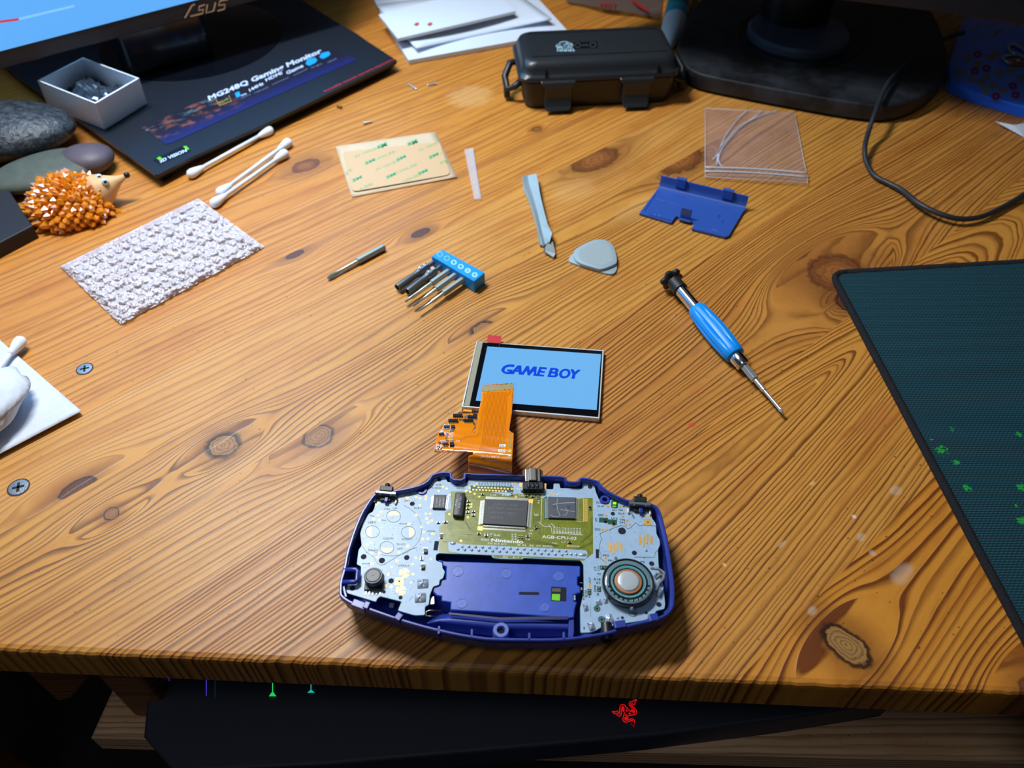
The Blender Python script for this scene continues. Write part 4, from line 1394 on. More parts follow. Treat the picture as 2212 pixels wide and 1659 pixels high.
# big solder pads: two at the power corner, six by the headphone socket
for c, sx, sy, rz in ((cC(1070, 448), .0050, .0046, .05), (cC(1040, 615), .0050, .0046, .05), (cD(1020, 838), .0022, .0038, .25), (cD(1178, 780), .0028, .0026, .2), (cD(1258, 762), .0020, .0026, .2), (cD(1308, 980), .0034, .0046, .3), (cD(1088, 1060), .0030, .0044, .3)):
    g = G(*c, ZB)
    mb = MB()
    R = []
    for q, z in ((1, .0), (.96, .0003), (.75, .0007), (.4, .0011), (.05, .0012)):
        ring = []
        for k in range(24):
            a = 2 * PI * k / 24
            cx, cy = math.cos(a), math.sin(a)
            s_ = 1 / max(abs(cx), abs(cy)) ** .75
            x_, y_ = cx * s_ * sx / 2 * q, cy * s_ * sy / 2 * q
            ring.append(Vector((g.x + x_ * math.cos(rz) - y_ * math.sin(rz), g.y + x_ * math.sin(rz) + y_ * math.cos(rz), ZB + z * (1 + .3 * math.sin(3 * a + c[0])))))
        R.append(ring)
    mb.rings(R)
    mb.build('solder_pad', M_solder, board, smooth=True)

# link connector at the top edge
M_shiny = mat('stamped_steel', rgb(178, 178, 176), .24, 1.0)
g0, g1 = G(*cB(268, 240), ZB + .004), G(*cB(518, 255), ZB + .004)
cx = (g0.x + g1.x) / 2
wd_ = (g1.x - g0.x)
yf = G(*cB(390, 330), ZB + .0035).y
mb = MB()
profx = [(-.5, .0), (-.5, .0035), (-.36, .0050), (-.20, .0050), (-.16, .0060), (.16, .0060), (.20, .0050), (.36, .0050), (.5, .0035), (.5, .0)]
ra = [Vector((cx + a * wd_, yf, ZB - .0015 + b)) for a, b in profx]
rb = [Vector((cx + a * wd_, yf + .0072, ZB - .0015 + b)) for a, b in profx]
mb.rings([ra, rb], 0, True, True)
lk = mb.build('link_socket', M_shiny, board, bevel=.0003)
mb = MB()
mb.box((cx, yf - .0022, ZB + .0016), (wd_ * .98, .0042, .0034))
mb.build('socket_block', M_black, lk, bevel=.0003)
for k in (-1, 0, 1):
    mb = MB()
    mb.tube([(cx + k * wd_ * .2, yf - .0006, ZB + .0030), (cx + k * wd_ * .2, yf - .0030, ZB + .0034), (cx + k * wd_ * .2, yf - .0045, ZB + .0012)], [.0007, .0009, .0008], 8)
    mb.build('socket_finger', mat('dark_teal_plastic', rgb(34, 44, 46), .35) if k == -1 else bpy.data.materials['dark_teal_plastic'], lk, smooth=True)
for s in (-1, 1):
    mb = MB()
    mb.tube([(cx + s * wd_ * .5, yf + .004, ZB + .001), (cx + s * wd_ * .58, yf + .004, ZB + .001)], .0004, 6)
    mb.tube([(cx + s * wd_ * .5, yf - .003, ZB + .0008), (cx + s * wd_ * .56, yf - .0034, ZB + .0004)], .0006, 6)
    mb.build('socket_tab', M_pin_m, lk, smooth=True)

# shoulder switches
for nm_, L in (('left', (cA, 498, 748, 440, 620, 638, 345)), ('right', (cB, 1540, 1800, 560, 760, 1690, 485))):
    f_, x0, x1, y0, y1, bx, by = L
    a, b = G(*f_(x0, (y0 + y1) / 2 - 30), ZB + .0025), G(*f_(x1, (y0 + y1) / 2 - 10), ZB + .0025)
    c = (a + b) / 2
    wd_ = (b - a).length
    rz = math.atan2((b - a).y, (b - a).x)
    R3 = Matrix.Rotation(rz, 3, 'Z')

    def lp(dx, dy, dz):
        q = Vector((c.x, c.y, ZB)) + R3 @ Vector((dx, dy, dz))
        return (q.x, q.y, q.z)
    mb = MB()
    mb.box(lp(0, .0012, .0021), (wd_, .0016, .0040), rz)
    sw_ = mb.build('shoulder_switch', mat('smoked_plastic', rgb(92, 104, 110), .15, spec=.7) if nm_ == 'left' else bpy.data.materials['smoked_plastic'], board, bevel=.0002)
    mb = MB()
    mb.box(lp(0, .0002, .0010), (wd_ * .92, .0012, .0020), rz)
    mb.box(lp(wd_ * .0, -.0008, .0008), (wd_ * .5, .0014, .0016), rz)
    mb.build('switch_body', M_black, sw_, bevel=.0002)
    mb = MB()
    mb.box(lp(wd_ * .06, -.0014, .0015), (.0016, .0024, .0018), rz)
    mb.build('blue_peg', M_blue_in, sw_, bevel=.0002)
    mb = MB()
    mb.box(lp(0, .0032, .0030), (wd_ * .62, .0030, .0030), rz)
    mb.build('switch_cap', M_black, sw_, bevel=.0004)
    mb = MB()
    p0, p1 = lp(0, .0044, .0034), lp(0, .0062, .0034)
    mb.lathe(p0, p1, [(0, .0013), (.0014, .0013), (.0018, .0010)], 16)
    mb.build('switch_button', M_black, sw_, smooth=True, auto=40)
    for s in (-1, 1):
        mb = MB()
        mb.box(lp(s * wd_ * .5, -.0012, .0006), (.0009, .0026, .0012), rz)
        mb.box(lp(s * wd_ * .26, .0009, .0034), (.0005, .0014, .0012), rz)
        mb.build('metal_lug', M_solder, sw_, bevel=.0002)

# volume wheel on its stem (bottom left)
c = G(*cC(476, 350), ZB + .0045)
mb = MB()
mb.lathe((c.x, c.y, ZB + .0006), (c.x, c.y, ZB + .005), [(0, .0034), (.0006, .0040), (.0030, .0040), (.0036, .0040), (.0040, .0037), (.0040, .0033), (.00385, .00325), (.0039, .0030), (.0041, .0028), (.0041, .0003), (.0039, .0002)], 40)
vw = mb.build('volume_wheel', mat('charcoal_rubber', rgb(58, 66, 74), .38, bump=(1500, .2, .0002)), board, smooth=True, auto=30)
mb = MB()
mb.box((c.x, c.y - .0010, ZB + .0006), (.0076, .0078, .0012))
mb.build('wheel_base', M_black, vw, bevel=.0003)
for k in range(5):
    mb = MB()
    mb.box((c.x - .0030 + k * .0015, c.y - .0056, ZB + .0002), (.0005, .0018, .0003))
    mb.build('wheel_pin', M_pin_m, vw)

# green power lights
M_led = mat('green_light', rgb(150, 230, 40), .3, emit=rgb(140, 230, 30), estr=1.3)
for k, (c, m_) in enumerate(((cB(1370, 590), M_led), (cB(1365, 630), mat('pale_green_light', rgb(150, 190, 80), .3, emit=rgb(120, 170, 50), estr=.35)))):
    g = G(*c, ZB + .0006)
    mb = MB()
    mb.box((g.x, g.y, ZB + .0004), (.0015, .0009 if k == 0 else .0006, .0007))
    mb.build('power_light', m_, board, bevel=.0001)

# speaker
c = G(*cD(1530, 545), ZB + .0030)
r0 = 333 / 5.53 * .1835e-3
M_clear = mat('clear_membrane', rgb(104, 134, 144), .08, spec=.8, coat=1.0)
spk_bm = MB()
spk_bm.lathe((c.x, c.y, ZB + .0004), (c.x, c.y, ZB + .01), [(0, r0 * .93), (.0012, r0), (.0034, r0), (.0040, r0 * .975), (.0040, r0 * .945), (.0034, r0 * .93)], 64)
spk = spk_bm.build('speaker', mat('speaker_rim_black', rgb(20, 24, 26), .22, spec=.6), board, smooth=True, auto=35)
mb = MB()
mb.lathe((c.x, c.y, ZB + .0030), (c.x, c.y, ZB + .01), [(0, r0 * .95), (.0008, r0 * .92), (.0009, r0 * .78), (.0006, r0 * .70), (.0010, r0 * .62), (.0007, r0 * .56), (.0009, r0 * .50), (.0009, r0 * .4)], 64)
mb.build('cone', M_clear, spk, smooth=True)
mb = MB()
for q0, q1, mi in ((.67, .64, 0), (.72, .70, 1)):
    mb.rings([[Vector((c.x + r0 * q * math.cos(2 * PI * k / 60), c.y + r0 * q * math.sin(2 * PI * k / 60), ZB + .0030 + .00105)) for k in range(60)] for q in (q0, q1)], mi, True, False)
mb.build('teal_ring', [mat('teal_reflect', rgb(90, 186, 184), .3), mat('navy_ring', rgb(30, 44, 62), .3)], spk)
mb = MB()
mb.lathe((c.x, c.y, ZB + .0035), (c.x, c.y, ZB + .01), [(0, r0 * .52), (.00075, r0 * .51), (.0008, r0 * .41)], 48)
mb.build('copper_coil', mat('copper_coil', rgb(206, 140, 96), .35, .6), spk, smooth=True, auto=35)
mb = MB()
mb.lathe((c.x, c.y, ZB + .0038), (c.x, c.y, ZB + .01), [(0, r0 * .425), (.00065, r0 * .42), (.00085, r0 * .36), (.00095, r0 * .2), (.00098, r0 * .01)], 48)
mb.build('paper_cap', mat('silver_grey_cap', rgb(196, 208, 212), .22, .3, bump=(700, .25, .0003)), spk, smooth=True)
for k in range(22):
    a = 2 * PI * k / 22
    if 0.3 < a < 1.5:
        continue
for k in range(12):
    a = 3.4 + k * .24
    mb = MB()
    q = Vector((c.x + r0 * .78 * math.cos(a), c.y + r0 * .78 * math.sin(a), ZB + .0041))
    mb.box(tuple(q), (.0010, .0005, .0002), a)
    mb.build('vent_slot', bpy.data.materials['speaker_rim_black'], spk)
M_wire = mat('grey_wire', rgb(112, 118, 124), .4)
for pts in (((1800, 370), (1900, 385), (1965, 430), (1955, 500), (1900, 560), (1870, 640)), ((1860, 440), (1910, 440), (1960, 470), (1930, 510)), ((1865, 500), (1910, 455), (1965, 455))):
    mb = MB()
    mb.tube([G(*cD(x, y), ZB + .0035) for x, y in pts], .00065, 8)
    mb.build('wire', M_wire, spk, smooth=True)
mb = MB()
g = G(*cD(1575, 850), ZB + .0022)
mb.ball(tuple(g), (.0009, .0010, .0012), 6)
mb.build('solder_lug', M_solder, spk, smooth=True)

# headphone socket poking through the near rim
c0, c1 = G(*cD(1275, 1080), ZB), G(*cD(1275, 1170), ZB - .003)
mb = MB()
mb.lathe((c0.x, c0.y + .002, ZB - .0012), (c0.x, c0.y - .0055, ZB - .0012), [(0, .0026), (.0050, .0028), (.0068, .0028), (.0074, .0024), (.0074, .0016), (.004, .0015)], 28)
mb.build('headphone_socket', M_black, board, smooth=True, auto=35)
# ================================================================== bare LCD panel showing the start-up logo
lcd_c = [G(*p, .0032) for p in (cL(603, 207), cL(425, 985), cL(2075, 1128), cL(2128, 310))]
lc = sum(lcd_c, Vector((0, 0, 0))) / 4
lcd = thing('lcd_panel', 'bare lit LCD panel lying on the desk showing blue GAME BOY lettering', 'screen', (lc.x, lc.y, 0))
M_frame = mat('lcd_steel_frame', rgb(222, 228, 232), .3, .35)
mb = MB()
mb.prism([(p.x, p.y) for p in lcd_c], .0002, .0032, bev=.0003)
mb.build('metal_frame', M_frame, lcd)
M_lcdblk = mat('lcd_black_border', rgb(8, 12, 18), .12, spec=.6)
mb = MB()
fill(mb, [cL(612, 214), cL(445, 975), cL(2060, 1110), cL(2108, 322)], .00322)
mb.build('black_border', M_lcdblk, lcd)
mb = MB()
fill(mb, [cL(615, 216), cL(680, 218), cL(520, 978), cL(455, 970)], .00326)
mb.build('grey_adhesive_strip', mat('grey_foam_tape', rgb(150, 148, 128), .8, bump=(2500, .6, .0003), vary=(2500, .18)), lcd)
M_scr = mat('lcd_lit_blue', rgb(20, 40, 60), .2, emit=rgb(112, 182, 240), estr=1.04)
mb = MB()
fill(mb, [cL(735, 267), cL(595, 915), cL(2040, 1028), cL(2092, 360)], .00327)
scr = mb.build('lit_screen', M_scr, lcd)
gL = fr(1060, 770, 10.533)
M_logo = mat('lcd_logo_blue', rgb(10, 20, 60), .2, emit=rgb(0, 70, 226), estr=1.0)


def holed(mb, outer, inner, z, mi=0):
    O = [G(*p, z) for p in outer]
    I = [[G(*p, z) for p in h] for h in inner]
    allp = O + [p for h in I for p in h]
    tris = tessellate_polygon([O] + [h for h in I])
    fs = []
    for t in tris:
        n = (allp[t[1]] - allp[t[0]]).cross(allp[t[2]] - allp[t[0]])
        fs.append(list(t) if n.z >= 0 else [t[0], t[2], t[1]])
    mb.add(allp, fs, mi)


mb = MB()
zl = .00330
g_ = lambda *a: [gL(*p) for p in a]
fill(mb, g_((548, 192), (525, 245), (440, 235), (370, 245), (325, 280), (312, 320), (340, 350), (400, 358), (412, 340), (360, 335), (382, 295), (500, 300), (470, 400), (370, 405), (290, 380), (245, 335), (245, 280), (290, 225), (360, 190), (440, 180), (510, 182)), zl)
holed(mb, g_((430, 400), (520, 408), (560, 350), (632, 350), (638, 412), (745, 420), (800, 340), (822, 330), (838, 430), (885, 432), (965, 345), (985, 345), (965, 440), (1205, 458), (1222, 418), (1115, 405), (1120, 370), (1225, 378), (1240, 335), (1150, 325), (1155, 288), (1270, 295), (1285, 250), (1110, 236), (1050, 395), (1035, 395), (1050, 230), (970, 228), (888, 325), (872, 218), (810, 215), (720, 355), (705, 355), (698, 205), (612, 202)), [g_((622, 285), (605, 305), (632, 308))], zl)
holed(mb, g_((1360, 255), (1480, 262), (1535, 285), (1550, 320), (1540, 350), (1515, 365), (1538, 395), (1528, 440), (1490, 468), (1440, 475), (1288, 462)), [g_((1415, 305), (1465, 308), (1472, 328), (1455, 345), (1398, 340)), g_((1380, 390), (1445, 392), (1462, 410), (1448, 430), (1368, 428))], zl)
ov = lambda cx, cy, a, b, sh, n=24: [gL(cx + a * math.cos(t) - sh * math.sin(t), cy + b * math.sin(t)) for t in [2 * PI * k / n for k in range(n)]]
holed(mb, ov(1686, 390, 130, 112, 22), [ov(1688, 388, 66, 64, 14)], zl)
fill(mb, g_((1812, 288), (1885, 293), (1915, 352), (1980, 302), (2055, 308), (1930, 415), (1908, 508), (1832, 504), (1862, 405)), zl)
mb.build('game_boy_lettering', M_logo, lcd)
mb = MB()
fill(mb, [cL(740, 128), cL(903, 143), cL(890, 232), cL(727, 216)], .0036)
mb.build('red_pull_tab', mat('red_tab', rgb(186, 30, 38), .5), lcd)
mb = MB()
strip(mb, [cL(705, 300), cL(860, 314), cL(880, 235)], .35, .00334)
mb.build('clear_tab_film', mat('clear_film_edge', rgb(90, 110, 130), .3), lcd)
mb = MB()
P = [G(*cL(450, 1020), .0016), G(*cL(555, 1030), .0016), G(*cL(550, 1068), .0010), G(*cL(440, 1058), .0010)]
mb.prism([(p.x, p.y) for p in P], .0002, .0022, bev=.0004)
mb.build('amber_connector', mat('amber_tail', rgb(236, 160, 30), .3), lcd)

# ================================================================== flexible ribbon adapter
FLEXZ = [(820, .0052), (850, .0062), (880, .0088), (910, .0130), (940, .0188), (955, .0220), (968, .0244), (980, .0252), (990, .0246), (1005, .0215), (1025, .0165), (1045, .0120)]


def fz(px, py):
    # height along the bend; the left wing bends down sooner
    yy = py + (1075 - px) * 0.16
    if px < 1010:
        yy -= 0
    for (a, za), (b, zb) in zip(FLEXZ, FLEXZ[1:]):
        if yy <= b:
            t = max(0, (yy - a) / (b - a))
            t = t * t * (3 - 2 * t) * .3 + t * .7
            return za + (zb - za) * t + (px - 1058) * 3.4e-5 * math.exp(-((yy - 962) / 26) ** 2)
    return FLEXZ[-1][1]


def fP(x, y, e_=0.0):
    g = G(x, y, fz(x, y) + e_)
    return g


def flex_mesh(poly, n=3.0, e_=0.0):
    """triangulated sheet over a photo-traced outline that follows the bend"""
    from mathutils.geometry import delaunay_2d_cdt
    P = [Vector(p) for p in poly]
    dense = []
    for i in range(len(P)):
        a, b = P[i], P[(i + 1) % len(P)]
        k = max(1, int((b - a).length / n))
        for j in range(k):
            dense.append(a.lerp(b, j / k))
    x0, x1 = min(p.x for p in P), max(p.x for p in P)
    y0, y1 = min(p.y for p in P), max(p.y for p in P)

    def ins(p):
        c = False
        for j in range(len(P)):
            a, b = P[j - 1], P[j]
            if (a.y > p.y) != (b.y > p.y) and p.x < (b.x - a.x) * (p.y - a.y) / (b.y - a.y) + a.x:
                c = not c
        return c
    pts = list(dense)
    y = y0 + n / 2
    while y < y1:
        x = x0 + n / 2
        while x < x1:
            q = Vector((x, y))
            if ins(q) and min((q - d).length for d in dense) > n * .5:
                pts.append(q)
            x += n
        y += n
    nd = len(dense)
    r = delaunay_2d_cdt(pts, [(i, (i + 1) % nd) for i in range(nd)], [], 0, 1e-6)
    vs, fs = r[0], r[2]
    out, of = [], []
    keep = []
    for f in fs:
        c = sum((vs[i] for i in f), Vector((0, 0))) / len(f)
        if ins(c):
            a, b, d = [vs[i] for i in f[:3]]
            s = (b - a).cross(d - a)
            keep.append(list(f) if s < 0 else list(f)[::-1])
    return [fP(v.x, v.y, e_) for v in vs], keep


cFx = fr(930, 870, 11.06)
flex_out = [cL(675, 728), cL(1055, 702), cL(1040, 900), cL(1022, 1100), cFx(1880, 640), cFx(1930, 700), cFx(1990, 720), cFx(1975, 1000), cFx(1950, 1400), cFx(1945, 1760), cFx(905, 1760), cFx(905, 1290), cFx(930, 1262), cFx(1000, 1255), cFx(1020, 1215), cFx(1005, 1185), cFx(840, 1175), cFx(500, 1180), cFx(90, 1180),
            cFx(125, 930), cFx(160, 790), cFx(220, 640), cFx(290, 530), cFx(390, 470), cFx(500, 370), cFx(590, 255), cFx(980, 250), cFx(1130, 280), cFx(1130, 380), cFx(1070, 560), cFx(980, 720), cFx(1075, 700), cFx(1100, 500), cFx(1150, 200), cL(660, 900)]
ribbon = thing('ribbon_cable', 'bent amber flexible ribbon circuit running from the circuit board up over the LCD panel', 'ribbon cable', tuple(G(1060, 960, 0)))
M_flex = mat('amber_polyimide', rgb(236, 134, 12), .13, spec=.7, coat=.8)
M_flexd = mat('amber_dark', rgb(176, 84, 12), .2, spec=.6, coat=.5)
vs, fs = flex_mesh(flex_out)
mb = MB()
mb.add(vs, fs)
fo = mb.build('amber_film', M_flex, ribbon, smooth=True)
so = fo.modifiers.new('thick', 'SOLIDIFY')
so.thickness = .00022
so.offset = -1


def fstrip(mb, pts, wd, mi=0, e_=.00006, step=4):
    D = []
    for (a, b) in zip(pts, pts[1:]):
        a, b = Vector(a), Vector(b)
        k = max(1, int((b - a).length / step))
        for j in range(k):
            D.append(a.lerp(b, j / k))
    D.append(Vector(pts[-1]))
    strip(mb, D, wd, 0, mi, to=lambda x, y: fP(x, y, e_))


mb = MB()
for i in range(17):
    t = i / 16
    top = cL(738 + 235 * t, 815 - 6 * t)
    bot = cL(668 + 270 * t, 1440 + 5 * t)
    end = cL(620 + 285 * t, 1535 + 5 * t)
    fstrip(mb, [top, bot, end], .8)
fstrip(mb, [cL(672, 822), cL(700, 850), cL(640, 1290), cL(600, 1335), cL(470, 1345), cL(390, 1385)], .55)
fstrip(mb, [cL(690, 822), cL(718, 850), cL(655, 1300), cL(612, 1350), cL(480, 1360), cL(405, 1395)], .55)
fstrip(mb, [cFx(600, 880), cFx(615, 1040), cFx(590, 1100), cFx(520, 1160)], .6)
fstrip(mb, [cL(1010, 795), cL(1000, 830), cL(975, 850)], 1.2)
mb.build('copper_traces', M_flexd, ribbon)
mb = MB()
vs, fs = flex_mesh([cL(677, 735), cL(1053, 706), cL(1046, 780), cL(668, 808)], 3.0, .0001)
mb.add(vs, fs)
fing = mb.build('stiffener_fingers', mat('tin_gold_fingers', rgb(206, 190, 140), .35, .5), ribbon, smooth=True)
mb = MB()
for i in range(40):
    t = (i + .5) / 40
    fstrip(mb, [cL(677 + 376 * t, 735 - 29 * t), cL(668 + 378 * t, 806 - 28 * t)], .45, 0, .00016)
mb.build('finger_gaps', mat('finger_gap', rgb(112, 92, 50), .5), fing)
mb = MB()
fp = lambda c, r, r2=None: [(c[0] + r * math.cos(2 * PI * k / 16), c[1] + (r2 or r) * math.sin(2 * PI * k / 16)) for k in range(16)]
for c in (cFx(1900, 895), cFx(1895, 1022), cFx(1890, 1145)):
    p = fp(c, 4.0, 4.0)
    mb.add([fP(x, y, .00012) for x, y in p], [list(range(16))])
mb.build('round_test_pads', mat('dull_gold', rgb(206, 182, 96), .35, .5), ribbon)
mb = MB()
zt = lambda x, y: fP(x, y, .00014)
for q in ([cFx(1640, 990), cFx(1790, 990), cFx(1795, 1060), cFx(1640, 1060)], [cFx(1615, 1110), cFx(1785, 1112), cFx(1785, 1182), cFx(1615, 1180)]):
    mb.add([fP(x, y, .0001) for x, y in q][::-1], [[0, 1, 2, 3]])
mb.build('white_label_boxes', M_silk_w, ribbon)
mb = MB()
put_text(mb, 'SEL', cFx(1650, 1048), cFx(1778, 1048), 4.2, 0, .01, to=zt)
put_text(mb, 'GND', cFx(1635, 1170), cFx(1772, 1170), 4.6, 0, .01, to=zt)
mb.build('box_lettering', M_silk_d, ribbon)
mb = MB()
put_text(mb, 'IFA V2.1 200716', cFx(1205, 1310), cFx(1640, 1318), 4.4, 0, .01, to=zt)
put_text(mb, 'J4', cFx(1840, 1285), cFx(1915, 1290), 3.8, 0, .02, to=zt)
put_text(mb, 'C10', cFx(600, 935), cFx(700, 930), 3.2, 0, .01, to=zt)
put_text(mb, 'R17', cFx(240, 930), cFx(340, 925), 3.2, 0, .02, to=zt)
put_text(mb, 'U7', cFx(400, 895), cFx(480, 895), 3.2, 0, .02, to=zt)
put_text(mb, 'R15', cFx(430, 830), cFx(530, 825), 3.0, 0, .02, to=zt)
put_text(mb, 'R14', cFx(445, 745), cFx(550, 735), 3.0, 0, .02, to=zt)
put_text(mb, 'R16', cFx(155, 1165), cFx(265, 1165), 3.2, 0, .02, to=zt)
put_text(mb, 'L1', cFx(470, 1140), cFx(535, 1140), 3.2, 0, .02, to=zt)
put_text(mb, 'C5', cFx(105, 1110), cFx(155, 1060), 3.0, 0, .02, to=zt)
put_text(mb, 'U5', cFx(320, 1170), cFx(400, 1175), 3.0, 0, .02, to=zt)
put_text(mb, 'R12', cFx(225, 720), cFx(320, 705), 2.8, 0, .02, to=zt)
mb.build('white_lettering', M_silk_w, ribbon)


def fchip(c, sx, sy, h, npin, m_=None, name='driver_chip'):
    """small chip lying on the ribbon's left wing; size in metres"""
    x, y = c
    p = fP(x, y)
    ex = (fP(x + 4, y) - fP(x - 4, y)).normalized()
    ey = (fP(x, y - 4) - fP(x, y + 4)).normalized()
    ez = ex.cross(ey).normalized()
    M = Matrix((ex, ez.cross(ex), ez)).transposed()
    mb = MB()
    mb.box(p + ez * (h / 2 + .0001), (sx, sy, h), M=M)
    o = mb.build(name, m_ or M_black, ribbon, bevel=.00012)
    if npin:
        pb = MB()
        for i in range(npin):
            t = (i + .5) / npin - .5
            for s in (-1, 1):
                q = p + M @ Vector((t * sx * .96, s * (sy / 2 + .0004), .0003))
                pb.box(q, (sx / npin * .5, .0009, .0005), M=M)
        pb.build('pins', M_pin_m, o)
    return o


fchip(cFx(650, 335), .0048, .0022, .0011, 4)
fchip(cFx(540, 455), .0048, .0022, .0010, 8)
fchip(cFx(995, 365), .0046, .0020, .0010, 8)
fchip(cFx(905, 450), .0048, .0022, .0010, 8)
fchip(cFx(385, 595), .0027, .0016, .0009, 3)
fchip(cFx(535, 595), .0019, .0018, .0010, 0)
fchip(cFx(262, 775), .0025, .0016, .0009, 3)
fchip(cFx(360, 1010), .0026, .0016, .0009, 3)
fchip(cFx(510, 1020), .0018, .0024, .0012, 0, M_black, 'inductor')
fchip(cFx(505, 995), .0014, .0015, .0016, 0, mat('grey_ferrite', rgb(112, 122, 128), .35), 'inductor_top')
fchip(cFx(1060, 300), .0020, .0010, .0007, 2)
fchip(cFx(800, 252), .0060, .0004, .0004, 0, M_black, 'connector_edge')
for k, c in enumerate(((275, 700), (400, 760), (370, 845), (215, 970), (275, 965), (190, 1065), (255, 1065), (400, 920), (520, 905), (340, 565), (430, 560), (500, 670), (820, 350), (760, 420), (860, 330), (700, 420), (930, 300), (1040, 520), (460, 690), (540, 660))):
    fchip(cFx(*c), .0011, .0006, .0005, 1, M_cap if k % 2 else M_pin_m, 'surface_capacitor')

# ================================================================== tools
M_gun = mat('gunmetal', rgb(150, 156, 150), .45, .6)
M_drk = mat('dark_steel', rgb(104, 108, 112), .38, .65)
M_tip = mat('bright_steel', rgb(204, 204, 184), .34, .8)
M_b = mat('bright_blue_plastic', rgb(8, 146, 242), .38, spec=.5)
M_bl = mat('pale_print', rgb(150, 205, 245), .5)
cT = fr(680, 500, 5.53)


def bit(p_end, p_tip, z0, z1, kind, label, name='screwdriver_bit', hexr=.0020, group=None):
    a, b = G(*p_end, z0), G(*p_tip, z1)
    L = (b - a).length
    ax = (b - a).normalized()
    t = thing(name, label, 'screwdriver bit', (a.x, a.y, 0), group)
    if kind == 'socket':
        mb = MB()
        mb.lathe(a, b, [(0, .0016), (L * .12, .0016), (L * .13, .0013), (L * .17, .0013)], 6)
        mb.build('shank', M_drk, t)
        mb = MB()
        mb.lathe(a, b, [(L * .17, .0022), (L * .19, .0029), (L * .42, .0029), (L * .45, .0024)], 6)
        mb.build('hex_body', M_drk, t, bevel=.0002)
        mb = MB()
        mb.lathe(a, b, [(L * .44, .0025), (L * .52, .0021), (L * .60, .0022), (L * .98, .0025), (L, .0024), (L, .0018), (L * .93, .0017)], 24)
        mb.build('socket_tube', M_drk, t, smooth=True, auto=35)
        mb = MB()
        mb.lathe(b - ax * .0012, b, [(0, .0015), (.0001, .0001)], 6)
        mb.build('socket_hole', M_hole, t)
    else:
        f = {'flat': .40, 'torx': .46, 'thin': .44, 'single': .47}[kind]
        r = hexr
        mb = MB()
        mb.lathe(a, b, [(0, r * .85), (.0004, r), (L * f, r), (L * f + .0008, r * .62)], 6)
        mb.build('hex_shank', M_gun, t, bevel=.00015)
        mb = MB()
        if kind == 'single':
            pr = [(L * f, r * .62), (L * .72, r * .6), (L * .75, r * .48), (L * .88, r * .52), (L * .93, r * .62), (L * .98, r * .45), (L, r * .2)]
        elif kind == 'thin':
            pr = [(L * f, r * .6), (L * .70, r * .58), (L * .72, r * .36), (L * .97, r * .30), (L, r * .12)]
        elif kind == 'torx':
            pr = [(L * f, r * .6), (L * .68, r * .5), (L * .70, r * .34), (L * .86, r * .34), (L * .88, r * .46), (L * .99, r * .40), (L, r * .3)]
        else:
            pr = [(L * f, r * .62), (L * .66, r * .56), (L * .68, r * .48), (L * .82, r * .50), (L * .99, r * .44), (L, r * .3)]
        mb.lathe(a, b, pr, 16, fn=(lambda A, T: 1 + (.16 * math.cos(4 * A) if T > L * .85 else 0)))
        mb.build('steel_tip', M_tip, t, smooth=True, auto=40)
    return t


HZ = .0046
hold = thing('bit_holder', 'bright blue plastic bar holding five steel screwdriver bits, with pale symbols on top', 'bit holder', tuple(G(985, 590, 0)))
hc = [G(*cT(*p), .0090) for p in ((1515, 210), (1390, 292), (1905, 596), (2035, 492))]
mb = MB()
mb.prism([(p.x, p.y) for p in hc], .0002, .0090)
mb.build('holder_bar', M_b, hold, bevel=.0008, seg=3)
mb = MB()
f0_, f1_ = cT(1495, 270), cT(1910, 517)
for k in range(6):
    c = (f0_[0] + (f1_[0] - f0_[0]) * k / 5, f0_[1] + (f1_[1] - f0_[1]) * k / 5)
    if k < 2:
        strip(mb, [(c[0] + 6.2 * math.cos(2 * PI * j / 12 + .3) * (1 if j % 2 else .84), c[1] + 5.4 * math.sin(2 * PI * j / 12 + .3) * (1 if j % 2 else .84)) for j in range(12)], 1.1, .00905, closed=True)
    else:
        O = circ(c, 6.6, 5.6, 20)
        if k < 4:
            I = [(c[0] + 3.4 * math.cos(2 * PI * j / 6), c[1] + 3.0 * math.sin(2 * PI * j / 6)) for j in range(6)]
        elif k == 4:
            I = [(c[0] + (4.6 if j % 2 == 0 else 1.2) * math.cos(2 * PI * j / 6 + .5), c[1] + (4.0 if j % 2 == 0 else 1.1) * math.sin(2 * PI * j / 6 + .5)) for j in range(6)]
        else:
            I = [(c[0] + (4.6 if j % 2 == 0 else 1.6) * math.cos(2 * PI * j / 8 + .2), c[1] + (4.0 if j % 2 == 0 else 1.4) * math.sin(2 * PI * j / 8 + .2)) for j in range(8)]
        holed(mb, O, [I], .00905)
mb.build('printed_symbols', M_bl, hold)
mb = MB()
hh = G(*cT(1858, 612), .0046)
dirh = (G(*cT(1060, 830), .004) - G(*cT(1590, 470), .004)).normalized()
mb.lathe(hh - dirh * .002, hh + dirh * .0004, [(0, .0001), (.0001, .0017), (.0024, .0017), (.0024, .0001)], 20)
mb.build('empty_hole', mat('deep_blue_hole', rgb(6, 50, 110), .6), hold)
gB = None
